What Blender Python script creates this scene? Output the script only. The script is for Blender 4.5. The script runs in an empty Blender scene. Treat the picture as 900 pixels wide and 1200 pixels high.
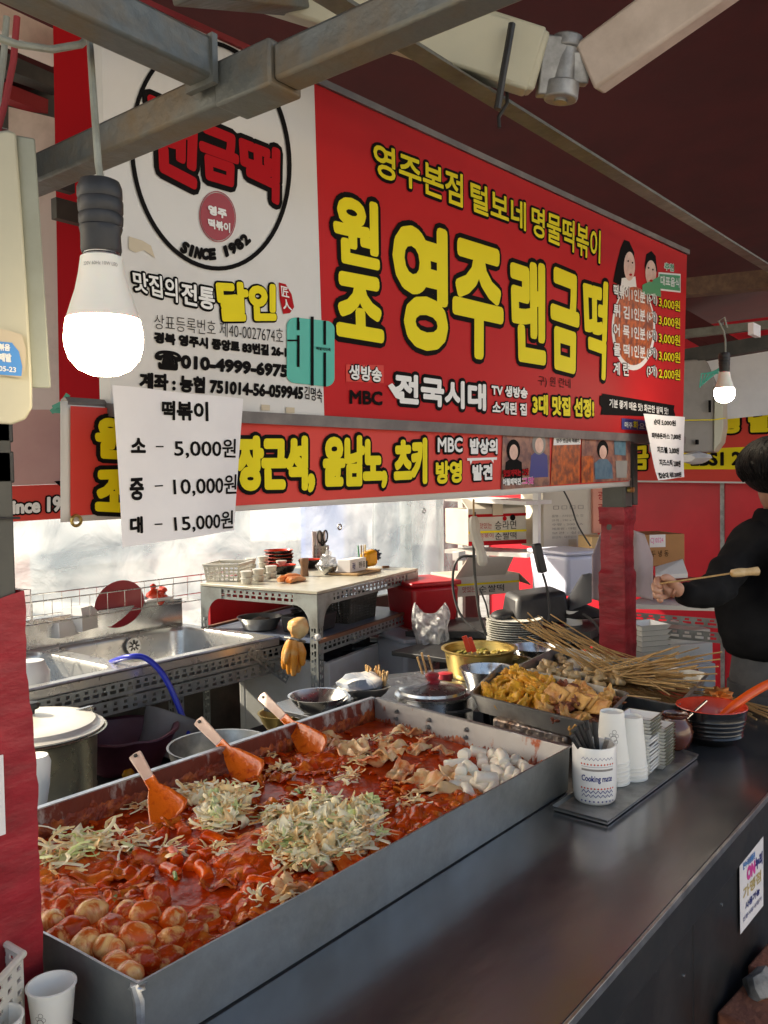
import bpy, bmesh, math, random
from mathutils import Vector, Matrix, noise
random.seed(7)
sc = bpy.context.scene
C = sc.collection
# ---------------------------------------------------------------- camera
FPX = 1002.0
CAMPOS = Vector((0, 0, 1.55))
RX = Vector((0.616, 0.038, -0.787)).normalized()      # world X seen in camera axes
RY = Vector((-0.787, 0.009, -0.616)); RY = (RY - RX*RX.dot(RY)).normalized()
RZ = RX.cross(RY)
RW = Matrix((RX, RY, RZ))                              # camera axes -> world
cam = bpy.data.cameras.new('camera'); camo = bpy.data.objects.new('camera', cam); C.objects.link(camo)
cam.sensor_fit = 'VERTICAL'; cam.sensor_height = 36; cam.sensor_width = 27
cam.lens = 36*FPX/1200; cam.clip_start = .02; cam.clip_end = 600
camo.matrix_world = Matrix.Translation(CAMPOS) @ RW.to_4x4()
cam.dof.use_dof = False
sc.camera = camo
# ---------------------------------------------------------------- light
SUN_EL, SUN_AZ = math.radians(35.5), math.radians(112)   # azimuth of the sun measured from +X towards +Y
sdir = Vector((math.cos(SUN_AZ)*math.cos(SUN_EL), math.sin(SUN_AZ)*math.cos(SUN_EL), math.sin(SUN_EL)))
wd = bpy.data.worlds.new("World"); sc.world = wd; wd.use_nodes = True
wn = wd.node_tree.nodes; bg = wn['Background']
sky = wn.new('ShaderNodeTexSky'); sky.sky_type = 'NISHITA'; sky.sun_disc = False
sky.sun_elevation = SUN_EL; sky.sun_rotation = math.pi/2 - SUN_AZ
sky.air_density = 1.0; sky.dust_density = 3.0; sky.ozone_density = 1.0
wd.node_tree.links.new(sky.outputs[0], bg.inputs[0]); bg.inputs[1].default_value = .14
sl = bpy.data.lights.new('sun', 'SUN'); sl.energy = 5; sl.angle = math.radians(.5); sl.color = (1, .95, .86)
slo = bpy.data.objects.new('sun', sl); C.objects.link(slo); slo.location = (0, 6, 8)
slo.rotation_euler = sdir.to_track_quat('Z', 'Y').to_euler()
sc.view_settings.view_transform = 'Standard'; sc.view_settings.look = 'None'
sc.view_settings.exposure = 1.45; sc.view_settings.gamma = 1
sc.view_settings.use_white_balance = True; sc.view_settings.white_balance_temperature = 7600; sc.view_settings.white_balance_tint = 10
sc.cycles.max_bounces = 10; sc.cycles.transparent_max_bounces = 12
sc.cycles.caustics_reflective = False; sc.cycles.sample_clamp_indirect = 6

# ---------------------------------------------------------------- layout helpers
def ray(px, py): return RW @ Vector((px-450, -(py-600), -FPX))
def Pz(px, py, z): v = ray(px, py); return CAMPOS + v*((z-1.55)/v.z)
def Py(px, py, y): v = ray(px, py); return CAMPOS + v*(y/v.y)
def Px(px, py, x): v = ray(px, py); return CAMPOS + v*(x/v.x)
def Pd(px, py, d): return CAMPOS + ray(px, py)*(d/FPX)
def depth(p): q = RW.transposed() @ (Vector(p)-CAMPOS); return -q.z
def mpp(p): return depth(p)/FPX
R = random.uniform
NTH = ['lowest', 'second', 'third', 'fourth', 'fifth', 'sixth', 'seventh', 'eighth', 'ninth', 'tenth', 'eleventh', 'twelfth', 'thirteenth', 'fourteenth', 'fifteenth']
def nth(k, n): return 'topmost' if k == n-1 else (NTH[k] if k == 0 else NTH[k]+' from bottom')

# ---------------------------------------------------------------- materials
def mat(name, col, rough=.5, metal=0., col2=None, nscale=8., nlo=.4, nhi=.65, bump=0., bscale=40., trans=0., emis=0.,
        alpha=1., spec=.5, coat=0., stretch=(1, 1, 1), rvar=0., sss=0., jitter=0., detail=6, ecol=None, dist=0.):
    m = bpy.data.materials.new(name); m.use_nodes = True
    nt = m.node_tree; n = nt.nodes; L = nt.links
    b = n['Principled BSDF']
    b.inputs['Base Color'].default_value = (*col, 1); b.inputs['Roughness'].default_value = rough
    b.inputs['Metallic'].default_value = metal; b.inputs['Specular IOR Level'].default_value = spec
    b.inputs['Coat Weight'].default_value = coat; b.inputs['Coat Roughness'].default_value = .08
    b.inputs['Transmission Weight'].default_value = trans; b.inputs['Alpha'].default_value = alpha
    if sss:
        b.inputs['Subsurface Weight'].default_value = sss; b.inputs['Subsurface Radius'].default_value = (.01, .005, .003)
        b.inputs['Subsurface Scale'].default_value = .6
    if emis:
        b.inputs['Emission Color'].default_value = (*(ecol or col), 1); b.inputs['Emission Strength'].default_value = emis
    tc = n.new('ShaderNodeTexCoord'); mp = n.new('ShaderNodeMapping'); mp.inputs['Scale'].default_value = stretch
    L.new(tc.outputs['Object'], mp.inputs[0]); vec = mp.outputs[0]
    if jitter:
        oi = n.new('ShaderNodeObjectInfo'); ad = n.new('ShaderNodeVectorMath'); ad.operation = 'ADD'
        ml = n.new('ShaderNodeMath'); ml.operation = 'MULTIPLY'; ml.inputs[1].default_value = 37
        L.new(oi.outputs['Random'], ml.inputs[0]); L.new(ml.outputs[0], ad.inputs[1]); L.new(vec, ad.inputs[0]); vec = ad.outputs[0]
    fac = None
    if col2 is not None or rvar:
        t = n.new('ShaderNodeTexNoise'); t.inputs['Scale'].default_value = nscale; t.inputs['Detail'].default_value = detail
        t.inputs['Roughness'].default_value = .62; t.inputs['Distortion'].default_value = dist
        L.new(vec, t.inputs[0])
        r = n.new('ShaderNodeMapRange'); r.inputs[1].default_value = nlo; r.inputs[2].default_value = nhi
        L.new(t.outputs[0], r.inputs[0]); fac = r.outputs[0]
    if col2 is not None:
        mx = n.new('ShaderNodeMix'); mx.data_type = 'RGBA'
        mx.inputs[6].default_value = (*col, 1); mx.inputs[7].default_value = (*col2, 1)
        L.new(fac, mx.inputs[0]); out = mx.outputs[2]
        if jitter:
            hs = n.new('ShaderNodeHueSaturation'); mr = n.new('ShaderNodeMapRange')
            mr.inputs[3].default_value = 1-jitter; mr.inputs[4].default_value = 1+jitter
            L.new(oi.outputs['Random'], mr.inputs[0]); L.new(mr.outputs[0], hs.inputs['Value']); L.new(out, hs.inputs['Color']); out = hs.outputs[0]
        L.new(out, b.inputs['Base Color'])
    if rvar:
        rr = n.new('ShaderNodeMapRange'); rr.inputs[3].default_value = max(.02, rough-rvar); rr.inputs[4].default_value = min(1, rough+rvar)
        L.new(fac, rr.inputs[0]); L.new(rr.outputs[0], b.inputs['Roughness'])
    if bump:
        t2 = n.new('ShaderNodeTexNoise'); t2.inputs['Scale'].default_value = bscale; t2.inputs['Detail'].default_value = 5
        L.new(vec, t2.inputs[0]); bp = n.new('ShaderNodeBump'); bp.inputs['Strength'].default_value = bump; bp.inputs['Distance'].default_value = .01
        L.new(t2.outputs[0], bp.inputs['Height']); L.new(bp.outputs[0], b.inputs['Normal'])
    return m

M = {}
M['counter'] = mat('dark steel', (.23, .235, .245), .22, .85, (.27, .275, .285), 5, .3, .8, .05, 9, rvar=.05, stretch=(1, 2.2, 1), detail=10)
M['counter_front'] = mat('dark painted panel', (.014, .015, .016), .4, .2, (.022, .022, .024), 6, rvar=.08, bump=.05, bscale=12)
M['edge'] = mat('worn bright edge', (.45, .46, .47), .3, .9, (.25, .25, .26), 20)
M['pan'] = mat('galvanised pan steel', (.33, .35, .35), .4, .75, (.19, .205, .21), 7, .35, .7, .12, 30, rvar=.1)
M['pan_rim'] = mat('bright rim steel', (.5, .51, .52), .3, .9, (.3, .3, .31), 30)
M['sinksteel'] = mat('sink steel', (.62, .61, .58), .3, .65, (.5, .5, .48), 6, rvar=.08, bump=.03, bscale=20)
M['steel'] = mat('stainless steel', (.6, .6, .59), .25, .95, (.45, .45, .45), 9, rvar=.08, bump=.03, bscale=20)
M['steel_dull'] = mat('dull steel', (.36, .36, .35), .4, .8, (.22, .22, .21), 10, rvar=.1, bump=.06, bscale=30)
M['alu'] = mat('aluminium', (.66, .62, .46), .3, .9, (.5, .46, .33), 5, rvar=.08, bump=.05, bscale=8)
M['sunlit_lid'] = mat('aluminium lid with painted sun glare', (.86, .83, .74), .35, .25, (.78, .74, .62), 5)  # direct sun on the lid is put into this whiter colour
M['brass'] = mat('golden aluminium', (.5, .36, .12), .32, .8, (.4, .28, .09), 6)
M['galv'] = mat('galvanised slotted steel', (.34, .37, .36), .45, .5, (.2, .2, .18), 14, .4, .75, .08, 50)
M['beam'] = mat('old grey painted steel tube', (.12, .128, .12), .55, .3, (.17, .115, .06), 7, .46, .68, .35, 35, detail=10, rvar=.1)
M['beam2'] = mat('dull grey angle bar', (.2, .2, .17), .5, .5, (.1, .095, .08), 14, .35, .75, .3, 30, detail=10)
M['cream'] = mat('cream painted metal', (.42, .41, .32), .45, 0, (.5, .47, .35), 5, .4, .8, .05, 15)
M['cream_side'] = mat('grey green metal', (.3, .32, .27), .5, 0, (.24, .25, .2), 6)
M['pinkish'] = mat('faded pinkish metal', (.6, .5, .44), .45, 0, (.4, .32, .27), 9, .45, .75)
M['cast'] = mat('cast aluminium joint', (.36, .36, .36), .45, .5, (.2, .2, .2), 20)
M['maroon'] = mat('maroon awning fabric', (.075, .01, .012), .9, 0, (.055, .008, .01), 3, bump=.05, bscale=4)
M['floorm'] = mat('grey floor', (.16, .155, .15), .7, 0, (.1, .095, .09), 5)
M['dark'] = mat('dark grey metal', (.045, .045, .042), .6, .2, (.08, .075, .065), 8)
M['blacktape'] = mat('black tape', (.02, .02, .02), .45, 0, (.035, .033, .03), 20, bump=.3, bscale=25)
M['redtape'] = mat('red wrapping tape', (.34, .02, .032), .45, 0, (.16, .01, .014), 9, .42, .7, .35, 22, stretch=(.8, .8, 1.8), rvar=.08, detail=9, spec=.35)
M['sign_white'] = mat('white banner vinyl', (.66, .65, .63), .6, 0, (.6, .58, .54), 3, .5, .8, spec=.25)
M['sign_red'] = mat('red banner vinyl', (.52, .013, .016), .6, 0, (.47, .01, .013), 2, spec=.2)
M['sign_coral'] = mat('coral red banner vinyl', (.68, .06, .045), .55, 0, (.62, .05, .04), 2, spec=.25)
M['grey_trim'] = mat('grey sign trim', (.12, .11, .11), .5, .3, (.2, .18, .17), 10)
M['red_strip'] = mat('deep red fabric', (.27, .012, .016), .6, 0, (.2, .01, .012), 5)
M['ink'] = mat('black ink', (.008, .007, .007), .8, spec=.08)
M['yellow'] = mat('yellow print', (.8, .66, .02), .6, spec=.2)
M['whiteprint'] = mat('white print', (.78, .78, .76), .4)
M['redprint'] = mat('red print', (.42, .01, .016), .7, spec=.1)
M['sealred'] = mat('dark red seal print', (.3, .015, .03), .45)
M['mint'] = mat('mint print', (.03, .42, .34), .4)
M['greenprint'] = mat('green print', (.05, .3, .14), .4)
M['blueprint'] = mat('navy print', (.03, .04, .2), .4)
M['pinkprint'] = mat('pink print', (.75, .06, .35), .4)
M['blue2'] = mat('blue print', (.06, .25, .6), .4)
M['gold'] = mat('gold print', (.6, .45, .15), .4)
M['skinprint'] = mat('pale print', (.75, .5, .4), .4, 0, (.6, .36, .28), 30)
M['foodprint'] = mat('food photo print', (.6, .13, .02), .4, 0, (.2, .05, .02), 40, .4, .6)
M['darkprint'] = mat('dark photo print', (.12, .05, .05), .4, 0, (.35, .16, .1), 22, .4, .6)
M['denim'] = mat('teal photo print', (.04, .12, .18), .4, 0, (.1, .2, .25), 30)
M['paper'] = mat('white paper', (.76, .74, .75), .6, 0, (.7, .68, .69), 3, bump=.06, bscale=9)
M['papercup'] = mat('white paper cup', (.82, .81, .76), .45, bump=.03, bscale=30)
M['ceramic'] = mat('white ceramic', (.8, .79, .76), .18, 0, coat=.3)
M['whiteplastic'] = mat('white plastic', (.72, .72, .72), .35, 0, (.66, .66, .65), 5)
M['offwhite'] = mat('off white plastic', (.6, .585, .53), .4, 0, (.52, .5, .44), 8)
M['olive'] = mat('olive glazed dish edge', (.1, .1, .05), .3)
M['blackplastic'] = mat('black plastic', (.016, .016, .017), .5, 0, (.03, .03, .032), 12)
M['blackfabric'] = mat('black jacket fabric', (.006, .006, .007), .9, 0, (.011, .011, .012), 9, bump=.35, bscale=10, spec=.15)
M['greyfabric'] = mat('grey trousers fabric', (.07, .07, .075), .85, 0, (.1, .1, .1), 12, bump=.2)
M['skin'] = mat('skin', (.55, .3, .2), .5, 0, (.46, .22, .15), 12, sss=.15)
M['hair'] = mat('black hair', (.005, .0045, .004), .6, 0, (.012, .01, .009), 60, bump=.6, bscale=120, stretch=(1, 1, .2), spec=.2)
M['sauce'] = mat('red chilli sauce', (.52, .05, .004), .25, 0, (.32, .018, .002), 14, .4, .68, .25, 55, coat=0, spec=.14, detail=9, rvar=.05)
M['residue'] = mat('pan wall with dried sauce', (.13, .018, .007), .5, 0, (.36, .31, .28), 22, .49, .60, .3, 60, stretch=(1, 1, .45), detail=10, spec=.3)
M['residue2'] = mat('end wall of pan with splashes', (.30, .28, .27), .4, .6, (.24, .05, .015), 20, .56, .64, .12, 40, stretch=(1, 1, .6), detail=9)
M['caked'] = mat('dried caked sauce', (.2, .025, .006), .4, 0, (.5, .12, .02), 30, .48, .66, .7, 70, spec=.35, detail=10)
M['ricecake'] = mat('white rice cake', (.9, .82, .66), .35, 0, (.85, .66, .45), 30, .55, .8, sss=.1, coat=.05, jitter=.06)
M['ricecake_red'] = mat('rice cake coated in sauce', (.74, .10, .008), .18, 0, (.5, .03, .002), 26, .4, .65, .2, 60, jitter=.2, spec=.35)
M['egg'] = mat('egg smeared with sauce', (.88, .55, .22), .25, 0, (.62, .1, .01), 30, .40, .56, .25, 60, coat=0, stretch=(1, 1, .5), spec=.35, dist=1., jitter=.12, detail=8)
M['egg_red'] = mat('egg covered in sauce', (.5, .05, .005), .25, 0, (.82, .42, .14), 34, .5, .62, .6, 45, spec=.35, dist=.6, jitter=.1)
M['fishcake'] = mat('fish cake smeared with sauce', (.66, .17, .02), .22, 0, (.46, .035, .004), 24, .42, .6, .35, 55, coat=0, jitter=.2, detail=8)
M['fishcake_pale'] = mat('pale fish cake', (.78, .5, .24), .35, 0, (.66, .16, .03), 26, .46, .62, .4, 60, coat=.15, jitter=.1, detail=8)
M['cabbage'] = mat('pale cabbage', (.98, .86, .54), .4, 0, (.98, .93, .74), 12, .5, .68, .1, 50)
M['cabbage_green'] = mat('green cabbage', (.6, .7, .24), .4, 0, (.86, .84, .48), 14, .4, .66, .1, 50)
M['cabbage_red'] = mat('cabbage stained with sauce', (.95, .7, .34), .35, 0, (.86, .34, .08), 24, .48, .66, .2, 50)
M['bits'] = mat('vegetable bits in sauce', (.54, .055, .005), .18, 0, (.8, .22, .03), 34, .5, .66, .6, 60, detail=9, spec=.4)
M['leafgreen'] = mat('green onion', (.1, .25, .05), .35, 0, (.4, .5, .15), 30)
M['fried'] = mat('fried batter', (.86, .46, .045), .4, 0, (.62, .24, .02), 22, .4, .68, .5, 80, jitter=.15, detail=8)
M['fried_pale'] = mat('pale fried fritter', (.76, .42, .12), .42, 0, (.5, .16, .03), 22, .44, .7, .6, 60, jitter=.15, detail=8)
M['fried_dark'] = mat('dark fried piece', (.22, .05, .02), .4, 0, (.4, .14, .04), 30, .5, .7, .6, 60, jitter=.2)
M['oden'] = mat('boiled fish cake', (.68, .5, .27), .3, 0, (.55, .34, .14), 30, coat=.2, bump=.2, bscale=60, jitter=.1)
M['bamboo'] = mat('bamboo stick', (.52, .33, .14), .5, 0, (.36, .2, .07), 60, jitter=.2, stretch=(1, 1, .1))
M['orange_plastic'] = mat('orange plastic ladle', (.75, .09, .01), .28, 0, coat=.3)
M['spatula'] = mat('pinkish white plastic', (.72, .52, .42), .35, 0, (.66, .42, .32), 20)
M['spatula_red'] = mat('plastic coated in sauce', (.72, .13, .01), .22, 0, (.42, .03, .004), 42, .52, .7, .2, 80, coat=.35, detail=8)
M['redlacquer'] = mat('red lacquer', (.62, .05, .02), .25, 0, coat=.3)
M['blacklacquer'] = mat('black lacquer', (.012, .011, .011), .25, 0, coat=.2)
M['jar'] = mat('brown glazed pottery', (.12, .03, .015), .18, 0, (.07, .02, .012), 8, coat=.5)
M['redplastic'] = mat('red plastic', (.55, .012, .02), .35, 0, (.48, .01, .016), 4)
M['redwall'] = mat('red wall sheet', (.66, .012, .03), .4, 0, (.55, .01, .024), 2)
M['purple'] = mat('dark purple plastic', (.12, .03, .05), .5, 0, (.09, .02, .035), 12)
M['hose'] = mat('blue hose', (.02, .04, .5), .3)
M['maroonlid'] = mat('maroon melamine lid', (.3, .02, .03), .35)
M['styro'] = mat('styrofoam', (.75, .75, .72), .6, 0, (.68, .67, .6), 8, bump=.1, bscale=80)
M['carton'] = mat('white carton', (.62, .58, .5), .7, 0, (.56, .52, .44), 6)
M['cartonbrown'] = mat('brown carton', (.42, .2, .07), .7, 0, (.36, .17, .06), 6)
M['kraft'] = mat('yellow carton', (.62, .42, .2), .7)
M['apron'] = mat('pinkish grey cloth', (.52, .42, .42), .85, 0, (.46, .36, .36), 6, bump=.3, bscale=8)
M['glove'] = mat('yellow rubber glove', (.78, .58, .3), .45, 0, (.72, .27, .03), 6, .42, .6, bump=.15, bscale=30, stretch=(1, 1, 1.5))
M['gloveorange'] = mat('orange rubber glove', (.8, .25, .06), .45, 0, (.78, .5, .3), 12, bump=.2, bscale=30)
M['pepper'] = mat('brown pepper mill', (.2, .1, .05), .4, 0, (.14, .07, .035), 20)
M['wood'] = mat('pale wood board', (.5, .32, .16), .5, 0, (.42, .26, .12), 12, stretch=(1, 8, 1))
M['mustard'] = mat('mustard yellow plastic', (.78, .35, .01), .4)
M['scrub'] = mat('grey scrub pad', (.2, .23, .27), .8, 0, (.4, .42, .45), 60, .4, .6, .8, 120)
M['blueboard'] = mat('blue grey shelf sheet', (.12, .15, .22), .4, 0, (.22, .24, .28), 6)
M['brownboard'] = mat('brown shelf edge', (.25, .11, .06), .6, 0, (.18, .08, .05), 8)
M['wrap'] = mat('worn board with pale film', (.55, .52, .43), .3, 0, (.4, .38, .3), 5, bump=.15, bscale=14)
M['asphalt'] = mat('street ground paled for bounce', (.24, .235, .225), .9, 0, (.17, .165, .155), 4, bump=.3, bscale=60)  # paled from dark asphalt to bounce fill light into the stall
M['brick'] = mat('red brick', (.3, .1, .05), .85, 0, (.22, .07, .04), 20, bump=.5, bscale=60, jitter=.2)
M['mortar'] = mat('mortar rubble', (.3, .28, .25), .9, 0, (.1, .09, .08), 15, bump=.6, bscale=40)
M['tape'] = mat('packing tape', (.5, .42, .3), .3)
M['wood_dark'] = mat('dark timber', (.1, .05, .03), .6, 0, (.16, .09, .05), 9, stretch=(.3, 4, 4))
M['greyback'] = mat('grey board', (.28, .26, .24), .7, 0, (.2, .185, .17), 4)
M['tarpwhite'] = mat('white tarpaulin', (.7, .7, .72), .6, 0, (.6, .6, .63), 4, bump=.3, bscale=3)
M['bulbbody'] = mat('bulb body plastic', (.86, .82, .72), .4, sss=.3)
M['cordm'] = mat('grey cord', (.3, .31, .26), .5, 0, (.2, .2, .16), 20)
M['facade'] = mat('pale facade', (.62, .6, .56), .8, 0, (.5, .47, .43), .6)

def glow_mat(name, col, s):
    m = bpy.data.materials.new(name); m.use_nodes = True; n = m.node_tree.nodes; n.clear()
    e = n.new('ShaderNodeEmission'); e.inputs[0].default_value = (*col, 1); e.inputs[1].default_value = s
    o = n.new('ShaderNodeOutputMaterial'); m.node_tree.links.new(e.outputs[0], o.inputs[0]); return m
M['glow'] = glow_mat('lit bulb diffuser', (1, .85, .6), 15)
M['glow_cool'] = glow_mat('lit far bulb diffuser', (1, .93, .8), 22)

def film_mat(name, tw, lw, gw, col, bs=5., bstr=.6, blotch=None):
    """thin clear plastic: part see-through, part milky (translucent), part shiny"""
    m = bpy.data.materials.new(name); m.use_nodes = True; nt = m.node_tree; n = nt.nodes; L = nt.links; n.clear()
    out = n.new('ShaderNodeOutputMaterial'); tc = n.new('ShaderNodeTexCoord')
    t = n.new('ShaderNodeBsdfTransparent'); t.inputs[0].default_value = (.93, .95, .96, 1)
    l = n.new('ShaderNodeBsdfTranslucent'); g = n.new('ShaderNodeBsdfGlossy'); g.inputs['Roughness'].default_value = .18
    d = n.new('ShaderNodeBsdfDiffuse'); d.inputs[0].default_value = (*col, 1)
    nz = n.new('ShaderNodeTexNoise'); nz.inputs['Scale'].default_value = bs; nz.inputs['Detail'].default_value = 8; nz.inputs['Distortion'].default_value = .8
    L.new(tc.outputs['Object'], nz.inputs[0])
    bp = n.new('ShaderNodeBump'); bp.inputs['Strength'].default_value = bstr; bp.inputs['Distance'].default_value = .05
    L.new(nz.outputs[0], bp.inputs['Height'])
    for x in (l, g, d): L.new(bp.outputs[0], x.inputs['Normal'])
    nd = n.new('ShaderNodeTexNoise'); nd.inputs['Scale'].default_value = 1.6; nd.inputs['Detail'].default_value = 7; nd.inputs['Distortion'].default_value = 1.2
    L.new(tc.outputs['Object'], nd.inputs[0])
    cr = n.new('ShaderNodeValToRGB'); cr.color_ramp.elements[0].position = .38; cr.color_ramp.elements[1].position = .6
    cr.color_ramp.elements[0].color = (*(blotch or col), 1); cr.color_ramp.elements[1].color = (*col, 1)  # darker noise blotches mixed into the milky colour, as on crumpled plastic
    L.new(nd.outputs[0], cr.inputs[0]); L.new(cr.outputs[0], l.inputs[0])
    a = n.new('ShaderNodeMixShader'); a.inputs[0].default_value = lw/(tw+lw)
    L.new(t.outputs[0], a.inputs[1]); L.new(l.outputs[0], a.inputs[2])
    b = n.new('ShaderNodeMixShader'); b.inputs[0].default_value = gw; L.new(a.outputs[0], b.inputs[1]); L.new(g.outputs[0], b.inputs[2])
    e = n.new('ShaderNodeMixShader'); e.inputs[0].default_value = .12; L.new(b.outputs[0], e.inputs[1]); L.new(d.outputs[0], e.inputs[2])
    L.new(e.outputs[0], out.inputs[0]); return m
M['post_grey'] = mat('dull grey post paint', (.085, .085, .075), .55, .2, (.06, .06, .053), 6)
M['film'] = film_mat('clear plastic sheet', .62, .38, .06, (.58, .63, .65), 5, .7, (.2, .25, .28))
M['bag'] = film_mat('clear plastic bag', .55, .3, .25, (.8, .8, .82), 18, 1.0)

# ---------------------------------------------------------------- mesh builder
class MB:
    def __init__(s): s.v = []; s.f = []; s.mi = []; s.cur = 0
    def add(s, vs, fs):
        o = len(s.v); s.v += [Vector(p) for p in vs]; s.f += [tuple(i+o for i in f) for f in fs]; s.mi += [s.cur]*len(fs); return s
    def box(s, a, b):
        x0, y0, z0 = a; x1, y1, z1 = b
        return s.add([(x0, y0, z0), (x1, y0, z0), (x1, y1, z0), (x0, y1, z0), (x0, y0, z1), (x1, y0, z1), (x1, y1, z1), (x0, y1, z1)],
                     [(0, 3, 2, 1), (4, 5, 6, 7), (0, 1, 5, 4), (1, 2, 6, 5), (2, 3, 7, 6), (3, 0, 4, 7)])
    def hexa(s, p):   # eight points, bottom four then top four
        return s.add(p, [(0, 3, 2, 1), (4, 5, 6, 7), (0, 1, 5, 4), (1, 2, 6, 5), (2, 3, 7, 6), (3, 0, 4, 7)])
    def bar(s, p0, p1, w, h, up=(0, 0, 1)):
        p0 = Vector(p0); p1 = Vector(p1); d = (p1-p0).normalized(); u = Vector(up)
        r = d.cross(u)
        if r.length < 1e-4: r = d.cross(Vector((1, 0, 0)))
        r.normalize(); u = r.cross(d).normalized(); r *= w/2; u *= h/2
        return s.hexa([p0-r-u, p0+r-u, p0+r+u, p0-r+u, p1-r-u, p1+r-u, p1+r+u, p1-r+u])
    def cyl(s, p0, p1, r0, r1=None, n=16, caps=True):
        p0 = Vector(p0); p1 = Vector(p1); r1 = r0 if r1 is None else r1
        d = (p1-p0).normalized(); a = d.orthogonal().normalized(); b = d.cross(a)
        vs = []
        for p, r in ((p0, r0), (p1, r1)):
            for i in range(n):
                t = 2*math.pi*i/n; vs.append(p+a*(r*math.cos(t))+b*(r*math.sin(t)))
        fs = [(i, (i+1) % n, n+(i+1) % n, n+i) for i in range(n)]
        if caps: fs += [tuple(range(n-1, -1, -1)), tuple(range(n, 2*n))]
        return s.add(vs, fs)
    def lathe(s, prof, c=(0, 0, 0), n=28, closed=False):
        c = Vector(c); vs = []; fs = []
        for (r, z) in prof:
            for i in range(n):
                t = 2*math.pi*i/n; vs.append(c+Vector((r*math.cos(t), r*math.sin(t), z)))
        m = len(prof)
        for k in range(m-1):
            for i in range(n):
                j = (i+1) % n; fs.append((k*n+i, k*n+j, (k+1)*n+j, (k+1)*n+i))
        if prof[0][0] > 1e-4 and closed: fs.append(tuple(range(n-1, -1, -1)))
        if prof[-1][0] > 1e-4 and closed: fs.append(tuple(range((m-1)*n, m*n)))
        return s.add(vs, fs)
    def tube(s, pts, r, n=8, rs=None):
        pts = [Vector(p) for p in pts]; vs = []; fs = []
        a = None
        for k, p in enumerate(pts):
            d = (pts[min(k+1, len(pts)-1)]-pts[max(k-1, 0)]).normalized()
            if a is None: a = d.orthogonal().normalized()
            else: a = (a-d*a.dot(d)).normalized()
            b = d.cross(a); rr = rs[k] if rs else r
            for i in range(n):
                t = 2*math.pi*i/n; vs.append(p+a*(rr*math.cos(t))+b*(rr*math.sin(t)))
        for k in range(len(pts)-1):
            for i in range(n): fs.append((k*n+i, k*n+(i+1) % n, (k+1)*n+(i+1) % n, (k+1)*n+i))
        fs += [tuple(range(n-1, -1, -1)), tuple(range((len(pts)-1)*n, len(pts)*n))]
        return s.add(vs, fs)
    def grid(s, fn, nu, nv):
        vs = [fn(i/nu, j/nv) for j in range(nv+1) for i in range(nu+1)]
        fs = [(j*(nu+1)+i, j*(nu+1)+i+1, (j+1)*(nu+1)+i+1, (j+1)*(nu+1)+i) for j in range(nv) for i in range(nu)]
        return s.add(vs, fs)
    def prism(s, poly, ext):
        n = len(poly); ext = Vector(ext)
        return s.add([Vector(p) for p in poly]+[Vector(p)+ext for p in poly],
                     [tuple(range(n-1, -1, -1)), tuple(range(n, 2*n))]+[(i, (i+1) % n, n+(i+1) % n, n+i) for i in range(n)])
    def xf(s, m):
        s.v = [m @ p for p in s.v]; return s
    def blob(s, c, r, seed=0, amp=.2, freq=2., sub=2, sq=(1, 1, 1), rot=None):
        bm = bmesh.new(); bmesh.ops.create_icosphere(bm, subdivisions=sub, radius=1)
        c = Vector(c); vs = []
        for v in bm.verts:
            p = v.co.copy(); k = 1+amp*noise.noise(p*freq+Vector((seed*3.7, seed*1.3, 0)))*2
            p = Vector((p.x*sq[0], p.y*sq[1], p.z*sq[2]))*(k*r)
            if rot: p = rot @ p
            vs.append(c+p)
        fs = [tuple(v.index for v in f.verts) for f in bm.faces]; bm.free(); return s.add(vs, fs)

def mkmesh(name, mb, mats, smooth=True, angle=40):
    me = bpy.data.meshes.new(name); me.from_pydata(mb.v, [], mb.f)
    if not isinstance(mats, (list, tuple)): mats = [mats]
    for m in mats: me.materials.append(m)
    if len(mats) > 1: me.polygons.foreach_set('material_index', mb.mi)
    bm = bmesh.new(); bm.from_mesh(me); bmesh.ops.recalc_face_normals(bm, faces=bm.faces); bm.to_mesh(me); bm.free()
    if smooth:
        me.shade_smooth(); me.set_sharp_from_angle(angle=math.radians(angle))
    me.update(); return me
def O(name, mb, mats, parent=None, label=None, cat=None, group=None, kind=None, smooth=True, angle=40, bevel=0, loc=None, keep=False, solid=0, subs=0):
    """link ONE mesh object. Unique things are given in world coordinates and get their origin at their base."""
    if parent is None and loc is None and not keep:
        xs = [p.x for p in mb.v]; ys = [p.y for p in mb.v]; zs = [p.z for p in mb.v]
        base = Vector(((min(xs)+max(xs))/2, (min(ys)+max(ys))/2, min(zs))); mb.v = [p-base for p in mb.v]
    else: base = Vector(loc) if loc is not None else Vector((0, 0, 0))
    o = bpy.data.objects.new(name, mkmesh(name, mb, mats, smooth, angle)); C.objects.link(o)
    o.location = base
    if parent is not None:
        o.parent = parent
        if not keep and loc is None: o.location = -(worldloc(parent))
    if bevel:
        b = o.modifiers.new('bevel', 'BEVEL'); b.width = bevel; b.segments = 2; b.limit_method = 'ANGLE'; b.angle_limit = math.radians(35); b.harden_normals = False
    if solid:
        b = o.modifiers.new('solid', 'SOLIDIFY'); b.thickness = solid; b.offset = 0
    if subs:
        b = o.modifiers.new('subd', 'SUBSURF'); b.levels = subs; b.render_levels = subs
    tag(o, label, cat, group, kind); return o
def worldloc(o):
    p = Vector((0, 0, 0))
    while o is not None: p += o.location; o = o.parent
    return p
def tag(o, label=None, cat=None, group=None, kind=None):
    if label: o['label'] = label
    if cat: o['category'] = cat
    if group: o['group'] = group
    if kind: o['kind'] = kind
    return o
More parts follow.
